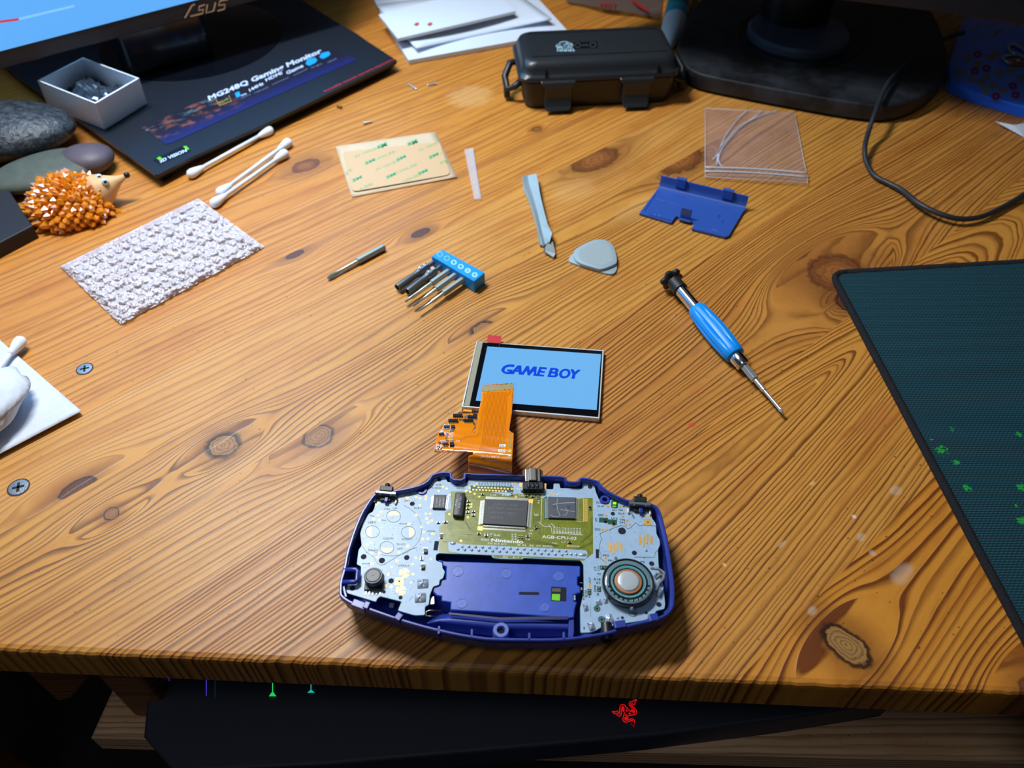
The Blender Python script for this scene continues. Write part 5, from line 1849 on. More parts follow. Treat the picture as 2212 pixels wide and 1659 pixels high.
for i, (pe, pt, kd, lb) in enumerate(((cT(1425, 362), cT(985, 672), 'socket', 'dark socket bit marked 4.5, the outermost bit beside the end of the blue holder'),
                                     (cT(1512, 410), cT(1108, 722), 'socket', 'shorter dark socket bit marked 3.8, second in the blue holder'),
                                     (cT(1605, 470), cT(1080, 838), 'flat', 'plain tapered steel bit in the middle of the blue holder'),
                                     (cT(1690, 515), cT(1170, 892), 'torx', 'steel bit with a ribbed notched tip, fourth in the blue holder'),
                                     (cT(1775, 570), cT(1235, 955), 'thin', 'steel bit with a thin needle tip beside the empty holder hole'))):
    bt = bit(pe, pt, .0046, .0036, kd, lb, hexr=.0021, group='screwdriver bits')
    if kd == 'socket':
        s = '4.5' if i == 0 else '3.8'
        mb = MB()
        m0, m1 = (cT(1235, 455), cT(1330, 398)) if i == 0 else (cT(1345, 500), cT(1435, 440))
        put_text(mb, s, m0, m1, 5.0, .0076, .0)
        mb.build('engraved_size', M_silk_w, bt)
bit(cT(830, 185), cT(148, 556), .0024, .0020, 'single', 'single loose steel bit with a hexagonal shank lying left of the blue holder', hexr=.0023, group='screwdriver bits')

# precision screwdriver
cS = fr(1380, 550, 4.253)
A, B = G(*cS(282, 205), .0088), G(*cS(1325, 1455), .0042)
ax = (B - A).normalized()
L = (B - A).length
sd_ = thing('precision_screwdriver', 'small screwdriver with a bright blue grip, silver shaft and black knurled cap', 'screwdriver', (A.x, A.y, 0))
k_ = L / math.hypot(1043, 1250)


def at_(px_):
    return px_ * k_


mb = MB()
mb.lathe(A, B, [(-.0012, .002), (0, .0050), (.0010, .0066), (.0028, .0068), (.0040, .0055), (.0044, .0042)], 42, fn=lambda a, t: 1 + .13 * math.cos(6 * a) if t < .0042 else 1)
mb.lathe(A, B, [(.0042, .0044), (.0090, .0045), (.0128, .0047), (.0132, .0043)], 28)
mb.build('black_cap', mat('black_rubber', rgb(30, 33, 36), .45, bump=(3000, .3, .0002)), sd_, smooth=True, auto=40)
mb = MB()
mb.lathe(A, B, [(.0130, .0037), (.0305, .0037)], 32)
mb.build('metal_barrel', mat('polished_aluminium', rgb(210, 214, 218), .16, 1.0), sd_, smooth=True, auto=40)
mb = MB()
gs, ge = at_(425), at_(1010)


def gf(a, t):
    x = (t - gs) / (ge - gs)
    d = max(0, math.sin(PI * min(1, max(0, (x - .06) / .88))))
    return 1 - .17 * d * max(0, math.cos(8 * a)) ** 3


prof = [(gs, .0040), (gs + .0004, .0050), (gs + .0016, .0056)]
for i in range(1, 16):
    x = i / 16
    prof.append((gs + (ge - gs) * (0.04 + .92 * x), .0056 + .0011 * math.sin(PI * x * .95)))
prof += [(ge - .0008, .0056), (ge - .0001, .0050), (ge, .0040)]
mb.lathe(A, B, prof, 128, fn=gf)
mb.build('blue_grip', M_b, sd_, smooth=True, auto=50)
mb = MB()
mb.lathe(A, B, [(ge - .0002, .0040), (ge + .0006, .0043), (ge + .0070, .0039), (ge + .0080, .0034), (ge + .0081, .0026)], 32)
mb.build('metal_collar', bpy.data.materials['polished_aluminium'], sd_, smooth=True, auto=40)
mb = MB()
h0 = ge + .0078
mb.lathe(A, B, [(h0, .0024), (h0 + .0105, .0024), (h0 + .0112, .0015)], 6)
mb.build('hex_bit', M_nick, sd_, bevel=.0002)
mb = MB()
mb.lathe(A, B, [(h0 + .0108, .0014), (h0 + .0190, .0014), (h0 + .0193, .0010), (L - .0030, .0009), (L - .0022, .0011), (L - .0006, .0006), (L, .0002)], 20, fn=lambda a, t: 1 + (.25 * math.cos(4 * a) if t > L - .0029 else 0))
mb.build('driver_tip', M_nick, sd_, smooth=True, auto=40)

# plastic pry tools (two stacked spudgers) and two opening picks
cP = fr(1080, 360, 6.913)
M_grey = mat('grey_nylon', rgb(150, 172, 182), .45, bump=(1500, .08, .0002))
M_grey2 = mat('grey_nylon_green', rgb(152, 168, 172), .45)


def spud(name, label, left, mid, right, zb, zl, zm, zrr, tip, org):
    """V-section bar from traced edges: left, valley, right polylines at heights"""
    t = thing(name, label, 'pry tool', org, 'stacked pry tools')
    n = len(left)
    top = []
    mb = MB()
    rings = []
    for i in range(n):
        l = G(*left[i], zl)
        m_ = G(*mid[i], zm)
        r = G(*right[i], zrr)
        th = .0014
        rings.append([l, m_, r, Vector((r.x, r.y, r.z - th)), Vector((m_.x, m_.y, m_.z - th)), Vector((l.x, l.y, l.z - th))])
    mb.rings(rings)
    mb.build('handle', M_grey, t, bevel=.0003)
    if tip:
        mb = MB()
        q = [G(*p, z) for p, z in tip]
        mb.rings([q, [Vector((p.x, p.y, p.z - .0013)) for p in q]])
        mb.build('chisel_tip', M_grey2, t, bevel=.0003)
    return t


spud('pry_tool', 'upper grey plastic pry tool with V-shaped groove, lying across another by the picks',
     [cP(328, 120), cP(345, 220), cP(420, 420), cP(510, 660), cP(560, 860), cP(600, 1015), cP(640, 1190)],
     [cP(415, 130), cP(428, 230), cP(490, 420), cP(560, 660), cP(605, 860), cP(640, 1020), cP(680, 1160)],
     [cP(545, 100), cP(572, 230), cP(605, 430), cP(660, 660), cP(715, 860), cP(782, 990), cP(745, 1110)],
     0, .0068, .0038, .0074, [(cP(640, 1245), .0030), (cP(690, 1170), .0058), (cP(790, 1110), .0052), (cP(832, 1300), .0028), (cP(800, 1352), .0018)], tuple(G(*cP(550, 700), 0)))
spud('pry_tool', 'lower grey pry tool, mostly hidden with only its left edge showing',
     [cP(352, 235), cP(338, 300), cP(420, 480), cP(505, 730), cP(560, 950), cP(582, 1130)],
     [cP(380, 250), cP(400, 320), cP(470, 480), cP(545, 730), cP(590, 950), cP(612, 1165)],
     [cP(440, 260), cP(480, 330), cP(540, 500), cP(600, 730), cP(660, 950), cP(690, 1140)],
     0, .0034, .0024, .0030, None, tuple(G(*cP(470, 720), 0)))


def pick(label, pts, z0, z1, org):
    t = thing('opening_pick', label, 'opening pick', org, 'stacked opening picks')
    mb = MB()
    P = smooth_poly([G(*p, z1) for p in pts], 3)
    mb.prism(P, z0, z1, bev=.0003)
    mb.build('pick_body', M_grey, t, smooth=True, auto=40)
    mb = MB()
    Q = ccw(P)
    c = sum(Q, Vector((0, 0))) / len(Q)
    I1 = [c + (p - c) * .80 for p in Q]
    I2 = [c + (p - c) * .76 for p in Q]
    mb.rings([[Vector((p.x, p.y, z1 + .00004)) for p in I1], [Vector((p.x, p.y, z1 - .0001)) for p in I2]], 0, True, False)
    mb.poly3([(p.x, p.y, z1 + .00002) for p in I2])
    mb.build('recessed_face', M_grey2, t)
    return t


pick('lower grey rounded triangular opening pick, only its corners showing beneath', [cP(1010, 1400), cP(1060, 1310), cP(1200, 1240), cP(1480, 1150), cP(1700, 1200), cP(1765, 1480), cP(1720, 1600), cP(1600, 1600), cP(1090, 1440)], .0002, .0014, tuple(G(*cP(1400, 1400), 0)))
pick('upper grey rounded triangular opening pick stacked on another beside the pry tools', [cP(1080, 1300), cP(1150, 1200), cP(1400, 1085), cP(1560, 1080), cP(1700, 1160), cP(1765, 1420), cP(1700, 1465), cP(1520, 1535), cP(1440, 1515), cP(1150, 1430)], .0015, .0034, tuple(G(*cP(1450, 1300), 0)))

# ================================================================== blue battery cover
cV = fr(1350, 220, 5.267)
cover = thing('battery_cover', 'dark blue plastic battery door with clips lying inside-up below the zip bag', 'battery cover', tuple(G(1500, 460, 0)))
M_cov = mat('cobalt_plastic', rgb(48, 84, 166), .24, spec=.7)
zc = .0022
cb = [cV(385, 970), cV(165, 1262), cV(530, 1372), cV(575, 1310), cV(590, 1300), cV(760, 1345), cV(790, 1385), cV(760, 1440), cV(1140, 1535), cV(1185, 1520), cV(1370, 1210)]
mb = MB()
mb.prism([G(*p, zc) for p in cb], .0006, zc, bev=.0002)
mb.build('cover_plate', M_cov, cover, bevel=0)
# curved back wall rising from the plate
a0, a1 = G(*cV(385, 975), zc), G(*cV(1370, 1215), zc)
d = (a1 - a0).normalized()
nn = Vector((-d.y, d.x, 0))
Lw = (a1 - a0).length
sec = [(-.0030, zc + .0000), (-.0014, zc + .0003), (-.0002, zc + .0010), (.0008, zc + .0024), (.0012, zc + .0044), (.0013, zc + .0086)]
R = []
for (o_, z) in sec:
    R.append([Vector((a0.x, a0.y, 0)) + d * (Lw * t) + nn * o_ + Vector((0, 0, z)) for t in (0, .25, .5, .75, 1)])
sec2 = [(o_ + .0011, z - (.0006 if i < 2 else 0)) for i, (o_, z) in enumerate(sec)][::-1]
for (o_, z) in sec2:
    R.append([Vector((a0.x, a0.y, 0)) + d * (Lw * t) + nn * o_ + Vector((0, 0, z)) for t in (0, .25, .5, .75, 1)])
mb = MB()
R2 = [[R[i][j] for i in range(len(R))] for j in range(5)]
mb.rings(R2)
mb.build('curved_wall', M_cov, cover, smooth=True, auto=50)
for x0, x1 in ((575, 690), (1098, 1220)):
    t0, t1 = (x0 - 395) / 985, (x1 - 395) / 985
    mb = MB()
    p = Vector((a0.x, a0.y, 0)) + d * (Lw * (t0 + t1) / 2) + nn * .0014
    mb.box((p.x, p.y, zc + .0070), (Lw * (t1 - t0), .0030, .0072), math.atan2(d.y, d.x))
    mb.build('hinge_tab', M_cov, cover, bevel=.0004)
mb = MB()
p = G(*cV(685, 1330), zc)
mb.box((p.x, p.y + .0006, zc + .0040), (.0072, .0014, .0082), math.atan2(d.y, d.x))
mb.box((p.x - .0001, p.y - .0024, zc + .0002), (.0074, .0016, .0012), math.atan2(d.y, d.x))
mb.box((p.x, p.y - .0008, zc - .0006), (.0088, .0034, .0010), math.atan2(d.y, d.x))
mb.build('spring_latch', M_cov, cover, bevel=.0004)
mb = MB()
put_text(mb, '1 2', cV(335, 1290), cV(405, 1300), 3, zc + .0001)
put_text(mb, '42', cV(985, 1455), cV(1050, 1475), 3, zc + .0001)
strip(mb, [cV(345, 1100), cV(445, 1128)], .6, zc + .0001)
strip(mb, [cV(500, 1145), cV(640, 1180)], .4, zc + .0001)
mb.build('moulded_numbers', mat('blue_highlight', rgb(90, 130, 210), .3), cover)
mb = MB()
strip(mb, [cV(1060, 1285), cV(1085, 1290), cV(1060, 1320), cV(1052, 1315)], .9, zc + .0001)
strip(mb, [cV(1100, 1350), cV(1120, 1355), cV(1100, 1380)], .9, zc + .0001)
strip(mb, [cV(350, 1050), cV(225, 1240)], 1.0, zc + .0001)
strip(mb, [cV(275, 1285), cV(520, 1350)], .9, zc + .0001)
mb.build('moulded_lines', mat('blue_shadow_line', rgb(14, 36, 100), .4), cover)

# ================================================================== adhesive sheet, strip
cQ = fr(680, 270, 5.53)
sheet = thing('adhesive_sheet', 'cream backing sheet of double sided adhesive printed with green lettering', 'adhesive sheet', tuple(G(855, 355, 0)))
M_cream = mat('cream_backing', rgb(206, 184, 152), .55, vary=(60, .04))
M_cream2 = mat('tan_liner', rgb(206, 172, 128), .45)
mb = MB()
S = [cQ(248, 258), cQ(443, 862), cQ(1700, 622), cQ(1440, 82)]
n_ = 14
R = []
for i in range(n_ + 1):
    row = []
    for j in range(n_ + 1):
        s, t = i / n_, j / n_
        x = (S[0][0] * (1 - s) + S[3][0] * s) * (1 - t) + (S[1][0] * (1 - s) + S[2][0] * s) * t
        y = (S[0][1] * (1 - s) + S[3][1] * s) * (1 - t) + (S[1][1] * (1 - s) + S[2][1] * s) * t
        z = .0006 + .0016 * max(0, 1 - t * 4) ** 2 + .0022 * max(0, s - .6) * max(0, t - .5)
        row.append(G(x, y, z))
    R.append(row)
mb.rings(R, 0, False, False)
for q in range(len(mb.f)):
    mb.f[q] = mb.f[q]
sh_o = mb.build('backing_paper', M_cream, sheet, smooth=True)
so = sh_o.modifiers.new('t', 'SOLIDIFY')
so.thickness = .0003
so.offset = 0
mb = MB()
lin = round_poly([G(*p, .0019) for p in (cQ(330, 320), cQ(455, 795), cQ(1620, 590), cQ(1490, 200))], .004, 5)
mb.prism(lin, .0015, .0019, bev=.0001)
mb.build('adhesive_liner', M_cream2, sheet)
gw, gw2 = MB(), MB()
for (x, y) in ((455, 670), (608, 465), (860, 632), (980, 425), (1115, 235), (1240, 590), (1370, 395), (750, 272)):
    w_ = 118
    put_text(gw, '3M' if True else '', cQ(x, y + 12), cQ(x + w_ * .95, y - 42), 5.6, .00196, .05)
for (x, y, s, l) in ((490, 390, 'SV 100LSE', 250), (725, 425, '100LSE', 240), (735, 548, 'SV 100LSE', 240), (985, 580, '100LSE', 240), (1060, 685, '100LSE', 180), (1250, 315, 'SV 100LSE', 220), (545, 775, 'LSE', 150), (1500, 470, 'SE', 90), (375, 575, 'LSE', 70), (1495, 360, 'V', 40)):
    put_text(gw2, s, cQ(x, y), cQ(x + l, y - l * .42), 4.6, .00196, .01)
gw.build('brand_lettering', mat('green_print', rgb(38, 160, 104), .5), sheet)
gw2.build('pale_lettering', mat('pale_green_print', rgb(116, 170, 112), .5), sheet)

M_clearp = mat('clear_plastic', rgb(235, 235, 240), .12, spec=.6, alpha=.28)
st = MB()
st.prism([G(*p, .0012) for p in (cQ(1785, 285), cQ(1905, 885), cQ(1990, 882), cQ(1892, 275))], .0002, .0012)
st.prism([G(*p, .0016) for p in (cQ(1840, 280), cQ(1945, 850), cQ(1975, 880), cQ(1892, 275))], .0012, .0017)
st.org = tuple(G(1022, 370, 0))
tag(st.build('clear_strip', M_clearp), 'thin clear plastic strip lying right of the cream adhesive sheet', 'plastic strip')

# ================================================================== zip bag with three wires
bag = thing('zip_bag', 'small clear resealable zip bag lying above the blue battery cover', 'plastic bag', tuple(G(1630, 320, 0)))
M_bag = mat('clear_film', rgb(214, 200, 214), .16, metal=.35, spec=.9, alpha=.24, bump=(90, .5, .004))
c4 = [cV(912, 70), cV(912, 850), cV(2075, 930), cV(1930, 125)]
n1, n2 = 26, 20
R = []
rb = random.Random(11)
for i in range(n1 + 1):
    s = i / n1
    row = []
    for j in range(n2 + 1):
        t = j / n2
        x = (c4[0][0] * (1 - s) + c4[3][0] * s) * (1 - t) + (c4[1][0] * (1 - s) + c4[2][0] * s) * t
        y = (c4[0][1] * (1 - s) + c4[3][1] * s) * (1 - t) + (c4[1][1] * (1 - s) + c4[2][1] * s) * t
        z = .0022 + .0016 * math.sin(PI * s) * math.sin(PI * t) + .0006 * math.sin(9 * s + 4 * t) + .0005 * math.sin(17 * t - 7 * s) + (.0020 * max(0, t - .85) * 6 * (1 + math.sin(11 * s)) * .5)
        row.append(G(x, y, max(.0012, z)))
    R.append(row)
mb = MB()
mb.rings(R, 0, False, False)
mb.build('film', M_bag, bag, smooth=True)
M_zip = mat('zip_seal', rgb(206, 216, 232), .3, spec=.8, alpha=.8)
for yy, w_ in ((745, .0007), (790, .0006)):
    mb = MB()
    mb.tube([G(*cV(910 + 1165 * t, yy + 65 * t - 12 * math.sin(PI * t)), .0036 + .0004 * math.sin(6 * t)) for t in [k / 16 for k in range(17)]], w_, 6)
    mb.build('zip_seal', M_zip, bag, smooth=True)
mb = MB()
for a, b in ((c4[0], c4[1]), (c4[0], c4[3]), (c4[3], cV(2062, 800)), (cV(2080, 830), c4[2]), (c4[1], c4[2])):
    mb.tube([G(a[0] + (b[0] - a[0]) * t, a[1] + (b[1] - a[1]) * t, .0022) for t in (0, .5, 1)], .00022, 5)
mb.build('welded_edge', M_zip, bag, smooth=True)
M_ww = mat('pale_wire', rgb(196, 202, 214), .4)
for nm_, pts in (('white wire on the left inside the zip bag', ((1400, 90), (1290, 190), (1180, 330), (1120, 430), (1085, 520), (1050, 600), (1000, 655))),
                 ('white wire between the other two in the zip bag', ((1562, 92), (1450, 190), (1290, 290), (1190, 390), (1100, 500), (1060, 590), (1045, 720))),
                 ('white wire on the right, most curved, inside the zip bag', ((1745, 95), (1600, 135), (1420, 215), (1290, 310), (1180, 430), (1100, 540), (1065, 640), (1075, 700), (1110, 735)))):
    mb = MB()
    P = [Vector(cV(*p)) for p in pts]
    D = []
    for i in range(len(P) - 1):
        p0, p1, p2, p3 = P[max(0, i - 1)], P[i], P[i + 1], P[min(len(P) - 1, i + 2)]
        for j in range(4):
            t = j / 4
            D.append(.5 * (2 * p1 + (p2 - p0) * t + (2 * p0 - 5 * p1 + 4 * p2 - p3) * t * t + (3 * p1 - p0 - 3 * p2 + p3) * t ** 3))
    D.append(P[-1])
    mb.tube([G(p.x, p.y, .0016) for p in D], .00048, 6)
    mb.org = tuple(G(D[0].x, D[0].y, 0))
    tag(mb.build('wire', M_ww, smooth=True), nm_, 'wire', 'wires in the zip bag')

# ================================================================== bubble wrap
bub = thing('bubble_wrap', 'glossy clear bubble wrap pouch lying on the left of the desk', 'bubble wrap', tuple(G(350, 560, 0)))
cW = fr(100, 400, 4.424)
c4 = [cW(130, 775), cW(710, 1330), cW(2085, 590), cW(1450, 125)]
n1, n2 = 150, 84
R = []
nb1, nb2 = 17, 10
for i in range(n1 + 1):
    s = i / n1
    row = []
    for j in range(n2 + 1):
        t = j / n2
        x = (c4[0][0] * (1 - s) + c4[3][0] * s) * (1 - t) + (c4[1][0] * (1 - s) + c4[2][0] * s) * t
        y = (c4[0][1] * (1 - s) + c4[3][1] * s) * (1 - t) + (c4[1][1] * (1 - s) + c4[2][1] * s) * t
        edge = min(s, 1 - s, t * .6, (1 - t) * .6) * 25
        bs_, bt_ = s * nb1, t * nb2
        if int(bt_) % 2:
            bs_ += .5
        dx, dy = (bs_ % 1) - .5, (bt_ % 1) - .5
        r2 = (dx * dx + dy * dy) / .2
        h = max(0, 1 - r2) ** .5 if r2 < 1 else 0
        z = .0012 + min(1, edge) * (.0016 + .0013 * h) + rb.uniform(-.0006, .0006) + .0008 * math.sin(s * 31 + 9 * t) * math.sin(t * 23)
        g = G(x + rb.uniform(-.4, .4), y + rb.uniform(-.4, .4), max(.0006, z))
        row.append(g)
    R.append(row)
mb = MB()
mb.rings(R, 0, False, False)
M_bub = mat('bubble_film', rgb(250, 244, 252), .22, metal=.1, spec=1.0, coat=1.0, alpha=.74, bump=(460, 1.0, .0022))
mb.build('bubble_sheet', M_bub, bub, smooth=True)
mb = MB()
R = []
for i in range(21):
    s = i / 20
    row = []
    for j in range(11):
        t = j / 10
        x = (c4[0][0] * (1 - s) + c4[3][0] * s) * (1 - t) + (c4[1][0] * (1 - s) + c4[2][0] * s) * t
        y = (c4[0][1] * (1 - s) + c4[3][1] * s) * (1 - t) + (c4[1][1] * (1 - s) + c4[2][1] * s) * t
        row.append(G(x, y, .0005))
    R.append(row)
mb.rings(R, 0, False, False)
mb.build('flat_backing', mat('milky_film', rgb(196, 182, 200), .25, spec=.8, alpha=.42, bump=(300, .8, .002)), bub)

# ================================================================== cotton buds
M_cot = mat('cotton_white', rgb(226, 232, 240), .9, sheen=.3)
M_stick = mat('paper_stick', rgb(224, 230, 236), .6)
cU = fr(400, 240, 7.373)


def bud(label, a, b, za=.0036, zb=.0036, grp=None):
    A_, B_ = G(*a, za), G(*b, zb)
    L_ = (B_ - A_).length
    t = thing('cotton_bud', label, 'cotton bud', ((A_.x + B_.x) / 2, (A_.y + B_.y) / 2, 0), 'cotton buds on the desk')
    mb = MB()
    mb.lathe(A_, B_, [(L_ * .1, .0014), (L_ * .9, .0014)], 16)
    mb.build('stick', M_stick, t, smooth=True)
    for s in (0, 1):
        mb = MB()
        p, q = (A_, B_) if s == 0 else (B_, A_)
        mb.lathe(p, q, [(0, .0003), (.0006, .0020), (.002, .0032), (.0045, .0035), (.008, .0029), (.0125, .0019), (.0145, .0013)], 20)
        mb.build('cotton_tip', M_cot, t, smooth=True)
    return t


bud('cotton bud lying alone alongside the edge of the monitor stand', cU(40, 1030), cU(1390, 280))
bud('cotton bud, the upper of a pair lying side by side above the bubble wrap', cU(510, 1330), cU(1680, 470))
bud('cotton bud, lower of the pair, one tip touching the bubble wrap corner', cU(415, 1500), cU(1625, 645))
bud('cotton bud at the left edge resting on the folded white paper', (-85, 900), (50, 730), .008, .0055)

# folded white paper at the left edge
cN = fr(0, 700, 4.146)
fp_ = thing('folded_paper', 'folded sheet of crumpled white paper at the left edge of the desk', 'paper', tuple(G(40, 870, 0)))
M_pap = mat('white_paper', rgb(204, 212, 226), .75, bump=(70, .35, .004))
for k, (z, sh) in enumerate(((.0006, 8), (.0016, 3), (.0028, 0))):
    mb = MB()
    c4 = [(-260, 735 - 80), (-20, 725), (176 - sh * .6, 889 - sh), (-260, 1130)]
    c4 = [(-330, 800), (0 - sh, 735 - sh), (176 - sh, 888), (-200, 1085)]
    R = []
    for i in range(31):
        s = i / 30
        row = []
        for j in range(31):
            t = j / 30
            x = (c4[0][0] * (1 - s) + c4[1][0] * s) * (1 - t) + (c4[3][0] * (1 - s) + c4[2][0] * s) * t
            y = (c4[0][1] * (1 - s) + c4[1][1] * s) * (1 - t) + (c4[3][1] * (1 - s) + c4[2][1] * s) * t
            zz = z + (.0010 * math.sin(s * 9 + t * 3) * math.sin(t * 7 + s * 4) + .0012 * abs(math.sin(3.3 * (s - t) + 1)) if k == 2 else 0) * min(1, (1 - s) * 5) * min(1, (1 - t) * 5)
            row.append(G(x, y, max(.0003, zz)))
        R.append(row)
    mb.rings(R, 0, False, False)
    o = mb.build('paper_layer', M_pap, fp_, smooth=True)
    so = o.modifiers.new('t', 'SOLIDIFY')
    so.thickness = .0003
    so.offset = 0

tis = MB()
ct = G(-12, 885, .008)
R = []
rtt = random.Random(21)
for k in range(13):
    a = -PI / 2 + PI * k / 12
    R.append([Vector((ct.x + .017 * math.cos(a) * math.cos(b) * (1 + .12 * math.sin(3 * b + k)), ct.y + .024 * math.cos(a) * math.sin(b) * (1 + .1 * math.sin(5 * b + 2 * k)), .0135 + .0085 * math.sin(a) * (1 + .1 * math.sin(4 * b)))) if k not in (0, 12) else Vector((ct.x + 1e-4 * math.cos(b), ct.y + 1e-4 * math.sin(b), .0135 + .0085 * math.sin(a))) for b in [2 * PI * i / 32 for i in range(32)]])
tis.rings(R)
tis.org = (ct.x, ct.y, .005)
tag(tis.build('tissue', M_pap, smooth=True), 'rounded crumpled white tissue at the left edge on the folded paper', 'tissue')

# loose small screws
M_scr2 = mat('silver_screw', rgb(226, 226, 224), .3, .8)
M_scr3 = mat('brass_screw', rgb(150, 132, 70), .3, .9)
for a, b, m_, lb in (((884, 183), (899, 192), M_scr2, 'tiny silver screw, left of the two near the paper stack'), ((941, 180), (924, 184), M_scr2, 'tiny silver screw between its twin and the black case'), ((737, 232), (729, 230), M_scr3, 'tiny brass screw beside the monitor stand edge'), ((786, 266), (802, 263), M_scr2, 'tiny pale screw lying just above the cream adhesive sheet')):
    A_, B_ = G(*a, .0012), G(*b, .0010)
    t = thing('small_screw', lb, 'screw', (A_.x, A_.y, 0), 'loose tiny screws')
    L_ = (B_ - A_).length
    mb = MB()
    mb.lathe(A_, B_, [(-.0006, .0006), (-.0003, .0013), (.0004, .0013), (.0006, .0008)], 16)
    mb.build('screw_head', m_, t, smooth=True, auto=35)
    mb = MB()
    mb.lathe(A_, B_, [(.0005 + L_ * k / 12, .00085 if k % 2 else .00065) for k in range(13)] + [(L_ + .0008, .0003)], 12)
    mb.build('thread', m_, t, smooth=True)
# ================================================================== mouse mat
mm = thing('mouse_mat', 'large dark teal woven mouse mat with black stitched edge and green specks', 'mouse mat', tuple(G(2100, 900, 0)))
tl, a_top, a_left = G(1822, 590, .003), G(2212, 560, .003), G(2212, 1388, .003)
dt = (a_top - G(1900, 578, .003)).normalized()
dl = (a_left - G(1832, 668, .003)).normalized()
cnr = G(1812, 588, .003)
# corner = intersection of the two edge lines
p1_, p2_ = G(1900, 578, .003), G(1832, 668, .003)
den = dt.x * dl.y - dt.y * dl.x
s_ = ((p2_.x - p1_.x) * dl.y - (p2_.y - p1_.y) * dl.x) / den
cnr = p1_ + dt * s_
pl = [cnr, cnr + dl * .42, cnr + dl * .42 + dt * .36, cnr + dt * .36]
M_mat = bpy.data.materials.new('woven_teal_cloth')
M_mat.use_nodes = True
nt = NT(M_mat)
bs = M_mat.node_tree.nodes['Principled BSDF']
tc = nt.new('ShaderNodeUVMap').outputs[0]
sp = nt.new('ShaderNodeSeparateXYZ')
nt.put(sp.inputs[0], tc)
u, v = sp.outputs[0], sp.outputs[1]
fq = 2 * PI / .00135
row = nt.m('SINE', nt.m('MULTIPLY', v, fq))
off = nt.m('MULTIPLY', nt.m('FLOOR', nt.m('DIVIDE', v, .00135)), .5)
cell = nt.m('SINE', nt.m('MULTIPLY', nt.m('ADD', nt.m('DIVIDE', u, .0021), off), 2 * PI))
hh_ = nt.m('MULTIPLY', nt.m('MULTIPLY_ADD', row, .5, .5), nt.m('MULTIPLY_ADD', cell, .3, .7))
lo, hi = rgb(10, 34, 44), rgb(46, 92, 106)
tint = nt.noise(nt.xyz(nt.m('MULTIPLY', u, 9.0), nt.m('MULTIPLY', v, 9.0)), 1.0, 2.0)
base = nt.mix(hh_, lo, hi)
base = nt.mix(nt.m('MULTIPLY', tint, .35), base, rgb(24, 66, 72))
spk_n = nt.noise(nt.xyz(nt.m('MULTIPLY', u, 620.0), nt.m('MULTIPLY', v, 620.0)), 1.0, 1.0)
for (px, py, rr_) in ((2033, 972, .0030), (2066, 997, .0019), (2090, 1053, .0022), (2058, 927, .0014), (2202, 938, .0016), (2206, 1052, .0022), (2208, 1125, .0026), (2195, 1092, .0010), (2150, 1450, .0020), (2013, 949, .0009)):
    g = G(px, py, .003)
    du = nt.m('SUBTRACT', u, g.x)
    dv = nt.m('SUBTRACT', v, g.y)
    q = nt.m('SQRT', nt.m('ADD', nt.m('MULTIPLY', du, du), nt.m('MULTIPLY', dv, dv)))
    q = nt.m('ADD', nt.m('DIVIDE', q, rr_), nt.m('MULTIPLY', nt.m('SUBTRACT', spk_n, .5), 2.8))
    base = nt.mix(nt.m('MULTIPLY', nt.m('SUBTRACT', 1.0, nt.step(q, .5, 1.0)), .9), base, rgb(30, 160, 54))
nt.put(bs.inputs['Base Color'], base)
bs.inputs['Roughness'].default_value = .75
bs.inputs['Specular IOR Level'].default_value = .18
bs.inputs['Sheen Weight'].default_value = .0
bn = nt.new('ShaderNodeBump')
bn.inputs['Strength'].default_value = .7
bn.inputs['Distance'].default_value = .0005
nt.put(bn.inputs['Height'], hh_)
nt.put(bs.inputs['Normal'], bn.outputs[0])
mb = MB()
RP = round_poly([(p.x, p.y) for p in pl], .011, 10)
mb.prism(inset(ccw(RP), .0012), .0003, .0029)
mrot = Matrix.Rotation(math.radians(-48), 2)
mb.uv = lambda p: (p[0], p[1])
mo = mb.build('cloth_surface', M_mat, mm)
mb = MB()
Q = inset(ccw(RP), .0020)
mb.tube([(p.x, p.y, .0022) for p in Q] + [(Q[0].x, Q[0].y, .0022)], .0021, 8)
mb.build('stitched_edge', mat('black_overlock', rgb(14, 17, 24), .8, bump=(1500, 1.0, .001), vary=(900, .4)), mm, smooth=True)

# ================================================================== left monitor
M_mon = mat('monitor_black', rgb(24, 26, 32), .34, spec=.5, vary=(30, .15))
M_gloss = mat('monitor_gloss', rgb(10, 13, 20), .12, spec=.6)
M_base = mat('base_matte_black', rgb(28, 33, 42), .36, spec=.55, bump=(2500, .2, .0002))
monL = thing('monitor', 'large monitor with lit pale blue screen on a flat rectangular black stand', 'monitor', tuple(G(400, 150, 0)))
bt = .0100
base_px = [(342, 377), (334, 377), (40, 168), (-60, 80), (300, -60), (560, -60), (721, 44), (770, 72), (792, 88), (858, 131), (580, 264), (416, 338)]
bp_ = [G(x, y, bt) for x, y in base_px]
mb = MB()
P = ccw(bp_)
I = inset(P, .006)
mb.rings([[Vector((p.x, p.y, z)) for p in Pp] for Pp, z in ((inset(P, .0105), .0003), (I, .0009), (P, bt - .0022), (P, bt), )], 0, True, False)
mb.poly3([(p.x, p.y, bt) for p in P])
mb.poly3([(p.x, p.y, .0003) for p in inset(P, .0105)][::-1])
mb.build('stand_base', M_base, monL, bevel=.0006)
